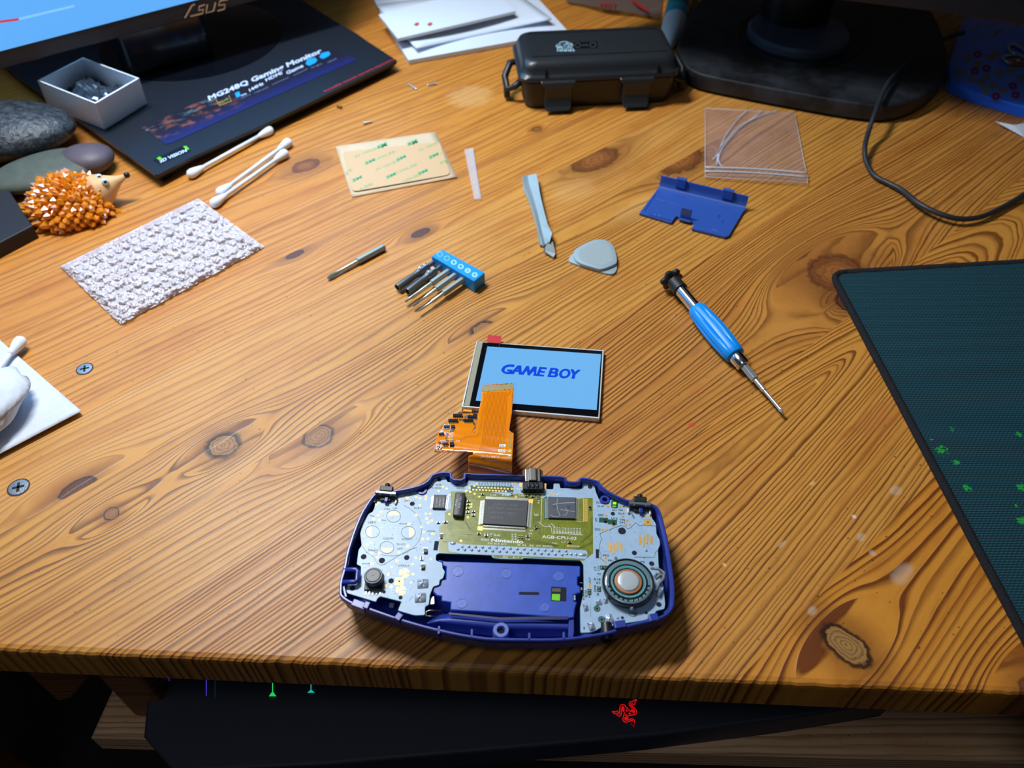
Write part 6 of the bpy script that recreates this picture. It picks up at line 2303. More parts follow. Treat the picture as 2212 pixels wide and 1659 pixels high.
# turntable and neck
nk = G(345, 118, bt)
mb = MB()
mb.lathe((nk.x + .02, nk.y + .03, bt - .001), (nk.x + .02, nk.y + .03, 1), [(0, .078), (.0014, .078), (.0020, .076)], 60)
mb.build('swivel_disc', M_gloss, monL, smooth=True, auto=30)
pa = math.radians(35.3)
pd = Vector((math.cos(pa), math.sin(pa), 0))
pn = Vector((pd.y, -pd.x, 0))   # towards the viewer
nc = G(372, 140, bt + .001) - pn * .012
mb = MB()
Mz = Matrix.Rotation(pa, 3, 'Z')
for (z0, z1, w0, w1) in ((bt, .30, .036, .030),):
    r0_ = [nc + Mz @ Vector((a * w0, b * .016, 0)) + Vector((0, 0, z0 - nc.z)) for a, b in ((-1, -1), (1, -1), (1, 1), (-1, 1))]
    r1_ = [nc - pn * .02 + Mz @ Vector((a * w1, b * .014, 0)) + Vector((0, 0, z1 - nc.z)) for a, b in ((-1, -1), (1, -1), (1, 1), (-1, 1))]
    mb.rings([r0_, r1_])
mb.build('neck', M_gloss, monL, bevel=.004, seg=3)
# panel: bottom edge line
zb_ = .052
q0, q1 = G(0, 152, zb_), G(541, 6, zb_)
pdir = (q1 - q0).normalized()
pnn = Vector((pdir.y, -pdir.x, 0))
left_end = q0 - pdir * .26
right_end = q1 + pdir * .075
Wp = (right_end - left_end).length


def pan(s, z, out=0.0):
    p = left_end + pdir * s + pnn * out
    return Vector((p.x, p.y, z))


# bezel height from photo: screen bottom line (0,108)-(434,0)
def zon(px, py):
    """height where the sight line crosses the panel plane"""
    a = G(px, py, 0)
    cam_ = Vector((0, 0, CAM_H))
    dv = a - cam_
    t = (left_end - cam_).dot(pnn) / dv.dot(pnn)
    return cam_ + dv * t


scb = zon(200, 58)
zs = scb.z
Hp = .33
mb = MB()
mb.rings([[pan(0, zb_, 0), pan(Wp, zb_, 0), pan(Wp, zb_ + Hp, 0), pan(0, zb_ + Hp, 0)], [pan(0.004, zb_ + .004, -.022), pan(Wp - .004, zb_ + .004, -.022), pan(Wp - .004, zb_ + Hp - .004, -.022), pan(.004, zb_ + Hp - .004, -.022)]])
mb.build('bezel', M_mon, monL, bevel=.0012)
mb = MB()
mb.rings([[pan(.05, zb_ + .06, -.02), pan(Wp - .05, zb_ + .06, -.02), pan(Wp - .05, zb_ + Hp - .05, -.02), pan(.05, zb_ + Hp - .05, -.02)], [pan(.12, zb_ + .12, -.05), pan(Wp - .12, zb_ + .12, -.05), pan(Wp - .12, zb_ + Hp - .1, -.05), pan(.12, zb_ + Hp - .1, -.05)]])
mb.build('back_shell', M_mon, monL, bevel=.003)
mb = MB()
mb.add([pan(.012, zs, .0006), pan(Wp - .012, zs, .0006), pan(Wp - .012, zb_ + Hp - .012, .0006), pan(.012, zb_ + Hp - .012, .0006)], [[0, 1, 2, 3]])
M_ms = mat('monitor_lit_blue', rgb(10, 20, 40), .3, emit=rgb(92, 174, 250), estr=1.1)
mb.build('lit_screen', M_ms, monL)


def onpan(x, y, out=.0009):
    p = zon(x, y)
    return p + pnn * out


cM = fr(0, 0, 4.608)
mb = MB()
mb.add([onpan(*cM(-120, 240)), onpan(*cM(185, 200)), onpan(*cM(183, 175)), onpan(*cM(-120, 215))], [[0, 1, 2, 3]])
mb.build('red_progress_bar', mat('red_bar_lit', rgb(60, 10, 10), .4, emit=rgb(214, 62, 84), estr=1.0), monL)
mb = MB()
mb.add([onpan(*cM(190, 198)), onpan(*cM(735, 66)), onpan(*cM(735, 44)), onpan(*cM(188, 172))], [[0, 1, 2, 3]])
mb.build('pale_progress_bar', mat('pale_bar_lit', rgb(60, 80, 90), .4, emit=rgb(132, 206, 255), estr=1.0), monL)
M_asus = mat('champagne_logo', rgb(206, 170, 130), .35, .4)
mb = MB()
for st_ in (((1835, 175), (1905, 50)), ((1905, 50), (1935, 38)), ((1890, 158), (2010, 130), (2022, 90), (1975, 100), (1978, 60), (2035, 42)), ((2060, 40), (2045, 125), (2120, 105), (2140, 20)),
            ((2262, -10), (2185, 5), (2170, 48), (2235, 42), (2228, 85), (2160, 105))):
    pts = [Vector(cM(*p)) for p in st_]
    strip(mb, pts, 3.4, 0, to=lambda x, y: onpan(x, y, .0010))
mb.build('maker_logo', M_asus, monL)

# sticker on the stand with its lettering
zs2 = bt + .0003
M_lab = bpy.data.materials.new('printed_label')
M_lab.use_nodes = True
nt = NT(M_lab)
bs = M_lab.node_tree.nodes['Principled BSDF']
tc = nt.new('ShaderNodeUVMap').outputs[0]
sp = nt.new('ShaderNodeSeparateXYZ')
nt.put(sp.inputs[0], tc)
u, v = sp.outputs[0], sp.outputs[1]
nz1 = nt.noise(nt.xyz(nt.m('MULTIPLY', u, 14.0), nt.m('MULTIPLY', v, 5.0)), 1.0, 4.0, .6)
nz2 = nt.noise(nt.xyz(nt.m('MULTIPLY', u, 20.0), nt.m('MULTIPLY', v, 7.0), 4.0), 1.0, 3.0, .6)
col = nt.mix(nt.step(v, .0, .45), rgb(30, 36, 92), rgb(30, 30, 44))
fade = nt.m('SUBTRACT', 1.0, nt.step(u, .30, .48))
col = nt.mix(nt.m('MULTIPLY', nt.m('MULTIPLY', nt.step(nz1, .48, .66), nt.step(v, .10, .25)), nt.m('MULTIPLY', fade, .8)), col, rgb(134, 80, 66))
col = nt.mix(nt.m('MULTIPLY', nt.m('MULTIPLY', nt.step(nz2, .52, .66), nt.step(v, .4, .7)), nt.m('MULTIPLY', fade, .8)), col, rgb(84, 112, 122))
nt.put(bs.inputs['Base Color'], col)
bs.inputs['Roughness'].default_value = .32
lab_px = [(356, 311), (352, 306), (306, 277), (440, 214), (560, 164), (692, 104), (714, 108), (768, 126), (770, 130), (560, 222), (370, 309)]
mb = MB()
fill(mb, lab_px, zs2)
la, lb_ = G(356, 311, zs2), G(770, 130, zs2)
ld = (lb_ - la)
lL = ld.length
ld.normalize()
ln_ = Vector((-ld.y, ld.x, 0))
mb.uv = lambda p: ((Vector(p) - la).dot(ld) / lL, (Vector(p) - la).dot(ln_) / .042)
mb.build('product_label', M_lab, monL)
M_wlet = mat('label_white', rgb(196, 212, 236), .5)
mb = MB()
put_text(mb, 'MG248Q Gaming Monitor', (452, 217), (696, 113), 9.5, zs2 + .0001, .03)
for s, x, y, x2, y2, h in (('ms', 522, 208, 533, 203, 4), ('144Hz', 540, 198, 570, 182, 6.5), ('HDMI', 575, 176, 610, 160, 6.5), ('Game', 620, 161, 656, 144, 7)):
    put_text(mb, s, (x, y), (x2, y2), h, zs2 + .0001, .02)
mb.build('label_lettering', M_wlet, monL)
mb = MB()
for s, x, y, x2, y2 in (('response', 520, 214, 542, 204), ('refresh', 550, 202, 580, 189), ('connect', 588, 184, 624, 168), ('visual', 634, 164, 664, 150), ('ergo', 672, 148, 696, 138), ('speak', 708, 136, 728, 127)):
    put_text(mb, s, (x, y), (x2, y2), 3.2, zs2 + .0001, .0)
mb.build('small_lettering', mat('label_grey', rgb(112, 124, 150), .5), monL)
mb = MB()
put_text(mb, '1', (511, 210), (520, 206), 9, zs2 + .0001, .06)
mb.build('cyan_numeral', mat('label_cyan_a', rgb(20, 150, 240), .5), monL)
mb = MB()
fill(mb, [(660, 138), (664, 128), (680, 124), (686, 130), (680, 136), (668, 142)], zs2 + .0001)
mb.build('cyan_symbol', mat('label_cyan_b', rgb(20, 150, 240), .5), monL)
mb = MB()
fill(mb, [(690, 124), (694, 115), (710, 111), (714, 117), (708, 122), (698, 127)], zs2 + .0001)
mb.build('cyan_symbol', mat('label_cyan', rgb(20, 150, 240), .5), monL)
mb = MB()
strip(mb, [(466, 214), (474, 228), (500, 218), (494, 206)], 1.2, zs2 + .0001)
put_text(mb, 'FULL HD', (474, 224), (494, 215), 5, zs2 + .0001)
mb.build('gold_badge', mat('label_gold', rgb(176, 160, 60), .5), monL)
mb = MB()
put_text(mb, 'Incredibly smooth extreme experience', (701, 199), (853, 128), 3.6, bt + .0003, .02)
mb.build('red_lettering', mat('base_red', rgb(190, 40, 44), .5), monL)
mb = MB()
fill(mb, [(330, 346), (345, 355), (412, 326), (398, 313)], bt + .0002)
bd = mb.build('vision_badge', mat('badge_black', rgb(10, 14, 16), .3), monL)
mb = MB()
put_text(mb, '3D VISION', (346, 352), (404, 327), 6.5, bt + .0004, .03)
mb.build('badge_lettering', M_wlet, bd)
mb = MB()
fill(mb, [(338, 342), (346, 347), (350, 342), (345, 338)], bt + .0004)
fill(mb, [(395, 316), (404, 324), (409, 322), (402, 315)], bt + .0004)
mb.build('badge_green', mat('badge_green', rgb(90, 200, 30), .5), bd)

# white card box standing on the monitor base
cX = fr(0, 0, 4.608)
box_ = thing('card_box', 'small open white card box holding crumpled foil, standing on the monitor base', 'box', tuple(G(200, 215, bt)))
M_card = mat('white_card', rgb(226, 234, 244), .55, bump=(150, .25, .001))
zt_ = bt + .0255
top4 = [G(*cX(*p), zt_) for p in ((372, 800), (950, 1030), (1385, 778), (825, 572))]
bot4 = [G(*cX(*p), bt + .0006) for p in ((480, 1065), (1045, 1290), (1465, 1030))]
bot4.append(bot4[0] + bot4[2] - bot4[1])
c_ = sum(top4, Vector((0, 0, 0))) / 4
mb = MB()
inn = [c_ + (p - c_) * .955 for p in top4]
cb_ = sum(bot4, Vector((0, 0, 0))) / 4
innb = [cb_ + (p - cb_) * .95 + Vector((0, 0, .001)) for p in bot4]
mb.rings([bot4, top4, inn, innb])
mb.build('box_tray', M_card, box_)
mb = MB()
rm = random.Random(4)
g = cb_ + Vector((0, 0, .008))
R = []
for i in range(22):
    row = []
    for j in range(22):
        s, t = i / 21, j / 21
        p = innb[0].lerp(innb[1], s).lerp(innb[3].lerp(innb[2], s), t)
        row.append(Vector((p.x, p.y, bt + .004 + .012 * math.sin(PI * s) * math.sin(PI * t) + rm.uniform(-.003, .003) + .003 * math.sin(s * 14 + t * 5))))
    R.append(row)
mb.rings(R, 0, False, False)
mb.org = tuple(g)
fo_ = mb.build('crumpled_foil', mat('smoky_foil', rgb(70, 84, 100), .25, .5, spec=.8), None)
fo_['label'] = 'crumpled dark shiny foil inside the white card box'
fo_['category'] = 'foil'

# ================================================================== stones, hedgehog, black slab
def stone(label, px, py, rx, ry, rz, ang, m_, zc=None):
    c = G(px, py, (zc or rz) * .9)
    mb = MB()
    rs = random.Random(int(px))
    f1, f2 = rs.uniform(0, 6), rs.uniform(0, 6)
    n = 16
    R = []
    for k in range(n + 1):
        a = -PI / 2 + PI * k / n
        ring = []
        for i in range(2 * n):
            b = PI * i / n
            q = 1 + .05 * math.sin(2 * b + f1) + .03 * math.sin(3 * b + f2)
            x, y = rx * math.cos(a) * math.cos(b) * q, ry * math.cos(a) * math.sin(b) * q
            ring.append(Vector((c.x + x * math.cos(ang) - y * math.sin(ang), c.y + x * math.sin(ang) + y * math.cos(ang), rz + rz * math.sin(a))) if k not in (0, n) else Vector((c.x + 1e-5 * math.cos(b), c.y + 1e-5 * math.sin(b), rz + rz * math.sin(a))))
        R.append(ring)
    mb.rings(R)
    mb.org = (c.x, c.y, 0)
    return tag(mb.build('pebble', m_, None, smooth=True), label, 'stone', 'pebbles beside the monitor stand')


stone('big speckled black pebble at the left edge beside the monitor stand', 10, 288, .050, .034, .0165, .3, mat('black_speckled_stone', rgb(48, 54, 60), .45, vary=(260, .75), bump=(220, .7, .002)))
stone('flat olive grey pebble behind the orange hedgehog', 98, 372, .036, .024, .0085, .55, mat('olive_stone', rgb(76, 82, 72), .6, vary=(150, .12), bump=(300, .2, .0006)))
stone('small purple brown pebble between the hedgehog and the monitor stand', 188, 346, .0205, .015, .0095, .1, mat('purple_stone', rgb(84, 72, 80), .5, vary=(120, .1)))

hog = thing('hedgehog_figurine', 'orange spiky resin hedgehog with a pale wooden face', 'figurine', tuple(G(150, 445, 0)))
M_amb = mat('amber_resin', rgb(242, 150, 16), .16, spec=.7, trans=.3, ior=1.5, coat=.3)
hc_ = G(146, 425, .012)
hr = Vector((.0305, .026, .0245))
ha = math.radians(28)
mb = MB()
mb.ball((hc_.x, hc_.y, .0002), (hr.x * .88, hr.y * .88, hr.z * .9), 14, z0=0)
mb.build('resin_body', M_amb, hog, smooth=True)
mb = MB()
rh = random.Random(9)
hd = Vector((math.cos(ha), math.sin(ha), .25)).normalized()
N = 230
for i in range(N):
    zz = (i + .5) / N
    ph = i * 2.39996
    rr_ = math.sqrt(1 - zz * zz)
    nv = Vector((rr_ * math.cos(ph), rr_ * math.sin(ph), zz))
    if nv.dot(hd) > .86:
        continue
    p = Vector((hc_.x + nv.x * hr.x * .84, hc_.y + nv.y * hr.y * .84, nv.z * hr.z * .86 + .0008))
    dr = (nv + Vector((rh.uniform(-.25, .25), rh.uniform(-.25, .25), rh.uniform(-.05, .3))) - hd * .25).normalized()
    ln = rh.uniform(.0045, .0085)
    q = p + dr * ln
    up = Vector((0, 0, 1)) if abs(dr.z) < .9 else Vector((1, 0, 0))
    a = dr.cross(up).normalized()
    b = a.cross(dr)
    w_ = rh.uniform(.0024, .0034)
    base = [p + (a * math.cos(2 * PI * k / 5) + b * math.sin(2 * PI * k / 5)) * w_ for k in range(5)]
    midr = [p + dr * ln * .6 + (a * math.cos(2 * PI * k / 5 + .3) + b * math.sin(2 * PI * k / 5 + .3)) * w_ * .85 for k in range(5)]
    o_ = len(mb.v)
    mb.add(base + midr + [q], [[k, (k + 1) % 5, 5 + (k + 1) % 5, 5 + k] for k in range(5)] + [[5 + k, 5 + (k + 1) % 5, 10] for k in range(5)])
so_ = mb.build('spikes', M_amb, hog)
tag(so_, kind='stuff')
M_wf = mat('pale_wood', rgb(214, 170, 116), .55, vary=(100, .08))
nose = G(271, 380, .019)
f0_ = G(222, 408, .013)
mb = MB()
dn_ = (nose - f0_).normalized()
Ln = (nose - f0_).length
mb.lathe(f0_ - dn_ * .006, nose, [(0, .006), (.002, .0115), (.006, .0110), (.006 + Ln * .35, .0068), (.006 + Ln * .7, .0030), (.006 + Ln, .0014)], 24)
mb.build('wooden_face', M_wf, hog, smooth=True)
mb = MB()
mb.ball(tuple(nose + dn_ * .001), .0021, 8)
mb.build('black_nose', M_black, hog, smooth=True)
for c in (G(227, 393, .0205), G(214, 383, .021)):
    mb = MB()
    mb.ball(tuple(c), .0024, 8)
    ey = mb.build('glass_eye', mat('eye_white', rgb(190, 216, 220), .15, coat=1) if 'eye_white' not in bpy.data.materials else bpy.data.materials['eye_white'], hog, smooth=True)
    mb = MB()
    mb.ball(tuple(c + Vector((.0008, -.0012, .0009))), .0012, 6)
    mb.build('pupil', M_black, ey, smooth=True)

slab = MB()
slab.prism([G(*p, .010) for p in ((70, 487), (-60, 555), (-150, 330), (2, 385))], .0003, .010, bev=.0008)
slab.org = tuple(G(10, 460, 0))
tag(slab.build('black_tablet', mat('black_slab', rgb(26, 26, 32), .6)), 'matte black flat gadget at the left edge beside the orange hedgehog', 'gadget')

# ================================================================== paper stack
cY = fr(780, 0, 3.16)
M_pg = mat('booklet_white', rgb(212, 222, 236), .7)
M_pge = mat('page_edge', rgb(196, 196, 196), .8)


def sheet_obj(label, pts, z0, z1, warp=0.0, name='booklet', mats=None):
    t = thing(name, label, 'booklet', tuple(G(*pts[0], 0)))
    mb = MB()
    if warp:
        c4 = pts
        R = []
        for i in range(17):
            s = i / 16
            row = []
            for j in range(9):
                tt = j / 8
                x = (c4[0][0] * (1 - s) + c4[3][0] * s) * (1 - tt) + (c4[1][0] * (1 - s) + c4[2][0] * s) * tt
                y = (c4[0][1] * (1 - s) + c4[3][1] * s) * (1 - tt) + (c4[1][1] * (1 - s) + c4[2][1] * s) * tt
                z = z1 + warp * (2 * abs(s - .45)) ** 2 * tt
                row.append(G(x, y, z))
            R.append(row)
        mb.rings(R, 0, False, False)
        o = mb.build('cover', M_pg, t, smooth=True)
        so = o.modifiers.new('t', 'SOLIDIFY')
        so.thickness = (z1 - z0)
        so.offset = -1
    else:
        mb.prism([G(*p, z1) for p in pts], z0 + .0004, z1 - .0003, mi=1)
        mb.prism([G(*p, z1) for p in pts], z1 - .00029, z1, mi=0)
        mb.build('cover', [M_pg, M_pge], t)
    return t


sheet_obj('thick white booklet at the bottom of the paper stack behind the black case', [cY(200, 215), cY(325, 410), cY(1415, 215), cY(1190, -30), cY(60, -60)], .0002, .0042)
sheet_obj('curled white leaflet in the middle of the paper stack', [cY(100, 30), cY(375, 325), cY(1300, 125), cY(1010, -90)], .0046, .0058, .005, 'leaflet')
bk = sheet_obj('topmost white envelope with small red marks on the paper stack', [cY(120, 100), cY(250, 262), cY(1055, 75), cY(870, -100)], .0120, .0150, 0, 'envelope')
mb = MB()
for p in ((378, 165), (468, 165)):
    x, y = cY(*p)
    fill(mb, [(x - 6, y + 2), (x - 2, y - 3), (x + 5, y - 4), (x + 6, y + 1), (x + 1, y + 4)], .0151)
mb.build('red_marks', mat('red_ink', rgb(180, 70, 66), .6), bk)
mb = MB()
mb.rings([[G(*cY(245, 235), z) for z in (.013,)] + [G(*cY(300, 225), .013), G(*cY(325, 262), .010), G(*cY(262, 272), .010)], [G(*cY(245, 240), .006), G(*cY(300, 230), .006), G(*cY(325, 268), .006), G(*cY(262, 276), .006)]])
mb.build('folded_corner', M_pg, bk)
# clear plastic bag with red print, top centre
pb_ = thing('plastic_packet', 'grey plastic packet with red print behind the black case', 'packet', tuple(G(1340, 10, 0)))
mb = MB()
R = []
c4 = [(1190, -60), (1225, 4), (1425, 38), (1440, -60)]
for i in range(15):
    row = []
    for j in range(9):
        s, t = i / 14, j / 8
        x = (c4[0][0] * (1 - s) + c4[3][0] * s) * (1 - t) + (c4[1][0] * (1 - s) + c4[2][0] * s) * t
        y = (c4[0][1] * (1 - s) + c4[3][1] * s) * (1 - t) + (c4[1][1] * (1 - s) + c4[2][1] * s) * t
        row.append(G(x, y, .003 + .003 * math.sin(PI * s) + .001 * math.sin(s * 12 + t * 9)))
    R.append(row)
mb.rings(R, 0, False, False)
mb.build('packet_film', mat('grey_packet', rgb(104, 92, 90), .25, alpha=.75, spec=.7), pb_, smooth=True)
mb = MB()
put_text(mb, 'HOT', (1296, 12), (1332, 16), 9, .0085, .03)
strip(mb, [(1365, 0), (1400, 24)], 6, .0080)
mb.build('red_print', mat('red_packet_print', rgb(160, 40, 40), .5), pb_)

# ================================================================== black waterproof case
case = thing('dry_case', 'black hard plastic waterproof case with two front latches', 'case', (.071, .625, 0))
M_case = mat('case_black', rgb(24, 27, 30), .36, spec=.5, bump=(1800, .3, .0003))
M_case2 = mat('case_black_satin', rgb(34, 38, 42), .34, spec=.5)
ang = math.radians(5.0)
CC = Vector((.0675, .6290, 0))
CM = Matrix.Rotation(ang, 3, 'Z')
W_, D_ = .0618, .0310


def rr(w_, d_, z, r=.009, n=6, dy=0.0):
    pts = []
    for cx_, cy_, a0 in ((w_ - r, d_ - r, 0), (-w_ + r, d_ - r, PI / 2), (-w_ + r, -d_ + r, PI), (w_ - r, -d_ + r, 1.5 * PI)):
        for k in range(n + 1):
            a = a0 + (PI / 2) * k / n
            pts.append(CC + CM @ Vector((cx_ + r * math.cos(a), cy_ + r * math.sin(a) + dy, 0)) + Vector((0, 0, z)))
    return pts


mb = MB()
mb.rings([rr(W_ - .006, D_ - .006, .0004), rr(W_ - .003, D_ - .003, .002), rr(W_ - .0015, D_ - .0015, .008), rr(W_ - .0005, D_ - .0005, .0225), rr(W_ + .001, D_ + .001, .0235)])
mb.build('case_body', M_case, case, smooth=True, auto=35)
mb = MB()
mb.rings([rr(W_ + .001, D_ + .001, .0240), rr(W_ + .0022, D_ + .0022, .0250), rr(W_ + .0022, D_ + .0022, .0275), rr(W_ + .0008, D_ + .0008, .0290), rr(W_ - .0005, D_ - .0005, .0300), rr(W_ - .0010, D_ - .0010, .0335), rr(W_ - .0028, D_ - .0028, .0372), rr(W_ - .0055, D_ - .0055, .0390), rr(W_ - .009, D_ - .009, .0394)])
lid = mb.build('lid', M_case2, case, smooth=True, auto=50)
mb = MB()
for s in (-1, 1):
    for s2 in (-1, 1):
        p = CC + CM @ Vector((s * (W_ - .018), s2 * (D_ - .0008), 0))
        mb.box((p.x, p.y, .0325), (.0008, .006, .0062), ang)
    p = CC + CM @ Vector((0, s * (D_ - .011), 0))
    mb.box((p.x, p.y, .03955), (W_ * 1.7, .0007, .0004), ang)
mb.build('moulding_lines', M_case, lid)
# logo plate on the lid
mb = MB()
cK = fr(1060, 40, 5.027)
fill(mb, [cK(905, 255), cK(1160, 250), cK(1160, 318), cK(905, 325)], .0396)
mb.build('recessed_plate', mat('plate_dark', rgb(14, 16, 18), .3), lid)
mb = MB()
strip(mb, circ(cK(945, 290), 5.5, 5, 16), 1.0, .0398, closed=True)
strip(mb, circ(cK(1110, 285), 6.5, 5, 16), 1.0, .0398, closed=True)
strip(mb, [cK(985, 290), cK(1060, 288)], 1.2, .0398)
mb.build('plate_marks', mat('plate_grey', rgb(70, 80, 86), .4), lid)
mb = MB()
for dx, dy, rx, ry in ((760, 298, 10, 4), (800, 280, 12, 6), (845, 290, 9, 5), (800, 296, 17, 3.5)):
    x, y = cK(dx, dy)
    strip(mb, circ((x, y), rx, ry, 18), 1.6, .0396, closed=True)
for k in range(8):
    x0, y0 = cK(725 + k * 24, 320)
    x1, y1 = cK(730 + k * 24, 358)
    strip(mb, [(x0, y0), (x1, y1)], 2.3, .0396)
    strip(mb, [(x0, y0), (x0 + 3.5, y0 + (7 if k % 2 else 0))], 1.3, .0396)
mb.build('globe_logo', mat('logo_pale_blue', rgb(150, 182, 196), .5), lid)
for cx_ in (-.0335, .0285):
    mb = MB()
    def q(dx, dy, dz):
        v_ = CC + CM @ Vector((cx_ + dx, -D_ + dy, 0))
        return Vector((v_.x, v_.y, dz))
    w1, w2 = .0135, .0105
    mb.rings([[q(-w1, -.0026, .0262), q(w1, -.0026, .0262), q(w1, -.0012, .0262), q(-w1, -.0012, .0262)], [q(-w1, -.0044, .0248), q(w1, -.0044, .0248), q(w1, -.0014, .0236), q(-w1, -.0014, .0236)], [q(-w2, -.0050, .0205), q(w2, -.0050, .0205), q(w2, -.0010, .0205), q(-w2, -.0010, .0205)],
              [q(-w2, -.0040, .012), q(w2, -.0040, .012), q(w2, 0, .012), q(-w2, 0, .012)], [q(-w2, -.0062, .0065), q(w2, -.0062, .0065), q(w2, -.0030, .0065), q(-w2, -.0030, .0065)], [q(-w2 * .9, -.0085, .0035), q(w2 * .9, -.0085, .0035), q(w2 * .9, -.0060, .0035), q(-w2 * .9, -.0060, .0035)]])
    mb.build('latch', M_case2, case, bevel=.0006)
# lanyard loops on both ends
for s in (-1, 1):
    mb = MB()
    c = [CC + CM @ Vector((s * (W_ + dx), dy, 0)) for dx, dy in ((-.001, .006), (.006, .004), (.011, -.004), (.010, -.013), (.004, -.016), (-.001, -.015))]
    mb.tube([(p.x, p.y, z) for p, z in zip(c, (.024, .024, .017, .010, .014, .018))], .0028, 8)
    mb.build('lanyard_loop', M_case, case, smooth=True)
    mb = MB()
    p = CC + CM @ Vector((s * (W_ + .010), -.010, 0))
    mb.box((p.x, p.y, .0078), (.005, .008, .010), ang)
    mb.build('lanyard_knot', M_case, case, bevel=.0012)

# ================================================================== glue tube (white cap, teal body)
cGl = fr(1400, 0, 4.608)
tb = thing('glue_tube', 'white and teal tube lying between the black case and the dark monitor stand', 'tube', tuple(G(1450, 60, 0)))
A_ = G(1446, 100, .004)
B_ = G(1478, -40, .012)
L_ = (B_ - A_).length
mb = MB()
mb.lathe(A_, B_, [(0, .001), (.002, .0035), (.016, .0080), (.024, .0105), (.040, .0112), (.046, .0112)], 28)
mb.build('white_cap', mat('cap_white', rgb(236, 236, 230), .4), tb, smooth=True, auto=50)
mb = MB()
mb.lathe(A_, B_, [(.046, .0113), (.062, .0113), (.0622, .0110)], 28)
mb.build('aqua_band', mat('aqua', rgb(40, 176, 190), .4), tb, smooth=True, auto=40)
mb = MB()
mb.lathe(A_, B_, [(.062, .0113), (L_ + .03, .0113)], 28)
mb.build('teal_body', mat('teal_tube', rgb(22, 112, 118), .4), tb, smooth=True, auto=40)

# ================================================================== right monitor (dark, seen from below its panel)
monR = thing('monitor', 'unlit monitor on a dusty rounded black stand at the back right', 'monitor', tuple(G(1780, 120, 0)))
M_dust = mat('dusty_black', rgb(30, 33, 38), .5, vary=(38, .8), bump=(900, .3, .0004))
rb_top = .015
bpx = [(1478, 60), (1462, 90), (1470, 135), (1496, 154), (1522, 164), (1660, 191), (1885, 231), (1955, 226), (2010, 200), (2046, 162), (2052, 120), (2030, 50), (1980, -40), (1560, -60), (1500, 10)]
P = smooth_poly(ccw([G(x, y, rb_top) for x, y in bpx]), 2)
mb = MB()
mb.rings([[Vector((p.x, p.y, z)) for p in Q] for Q, z in ((inset(P, .004), .0004), (inset(P, .0006), .003), (P, rb_top - .004), (inset(P, .0006), rb_top - .0008), (inset(P, .002), rb_top))], 0, True, False)
mb.poly3([(p.x, p.y, rb_top) for p in inset(P, .002)])
mb.build('stand_base', M_dust, monR, smooth=True, auto=30)
dc = G(1756, 142, rb_top)
dc.y += .052
mb = MB()
mb.lathe((dc.x, dc.y, rb_top - .001), (dc.x, dc.y, 1), [(0, .053), (.0016, .053), (.0022, .0520), (.0014, .0505)], 64)
mb.build('raised_ring', M_dust, monR, smooth=True, auto=30)
mb = MB()
mb.lathe((dc.x, dc.y + .002, rb_top - .001), (dc.x, dc.y + .002, 1), [(0, .043), (.006, .043), (.0085, .041), (.0086, .001)], 64)
mb.build('neck_foot', mat('foot_grey', rgb(84, 92, 104), .4), monR, smooth=True, auto=30)
mb = MB()
mb.lathe((dc.x + .003, dc.y + .030, rb_top + .006), (dc.x + .003, dc.y + .030, 1), [(0, .030), (.20, .030)], 40)
mb.build('neck', M_mon, monR, smooth=True, auto=30)
zb2 = .085
r0_, r1_ = G(1480, -40, zb2), G(2212, 48, zb2)
rd = Vector((math.cos(math.radians(-19.4)), math.sin(math.radians(-19.4)), 0))
rn = Vector((rd.y, -rd.x, 0))
rc = G(2140, 42, zb2)
pe0, pe1 = rc - rd * .33, rc + rd * .20
mb = MB()


def q4(z, o_):
    return [Vector((p.x, p.y, z)) + rn * o_ for p in (pe0, pe1)]


a_, b_ = q4(zb2, 0), q4(zb2 + .32, 0)
c__, d__ = q4(zb2, -.03), q4(zb2 + .32, -.03)
mb.rings([[a_[0], a_[1], b_[1], b_[0]], [c__[0], c__[1], d__[1], d__[0]]])
mb.build('bezel', M_mon, monR, bevel=.001)
mb = MB()
a_, b_ = [p + rn * .0005 for p in q4(zb2 + .016, 0)], [p + rn * .0005 for p in q4(zb2 + .305, 0)]
a_[0] += rd * .01
b_[0] += rd * .01
a_[1] -= rd * .01
b_[1] -= rd * .01
mb.add([a_[0], a_[1], b_[1], b_[0]], [[0, 1, 2, 3]])
mb.build('dark_screen', M_gloss, monR)

# cable
cab = MB()
cp = [(2085, 70, .030), (2052, 80, .026), (2000, 105, .022), (1958, 138, .0215), (1925, 170, .0215), (1905, 205, .021), (1890, 245, .019), (1876, 285, .012), (1868, 320, .008), (1872, 352, .004), (1890, 380, .003), (1920, 396, .003), (1950, 412, .004), (1985, 440, .006), (2030, 462, .006), (2075, 473, .005), (2120, 468, .004), (2165, 448, .003), (2212, 420, .003), (2270, 380, .003)]
P = [G(x, y, z) for x, y, z in cp]
D = []
for i in range(len(P) - 1):
    p0, p1, p2, p3 = P[max(0, i - 1)], P[i], P[i + 1], P[min(len(P) - 1, i + 2)]
    for j in range(5):
        t = j / 5
        D.append(.5 * (2 * p1 + (p2 - p0) * t + (2 * p0 - 5 * p1 + 4 * p2 - p3) * t * t + (3 * p1 - p0 - 3 * p2 + p3) * t ** 3))
D.append(P[-1])
D = [Vector((p.x, p.y, max(p.z, .0019))) for p in D]
cab.tube(D, .0018, 10)
cab.org = tuple(G(1870, 340, 0))
tag(cab.build('cable', mat('cable_black', rgb(40, 44, 50), .45), smooth=True), 'thin black cable curling down from the dark monitor across the wood', 'cable')

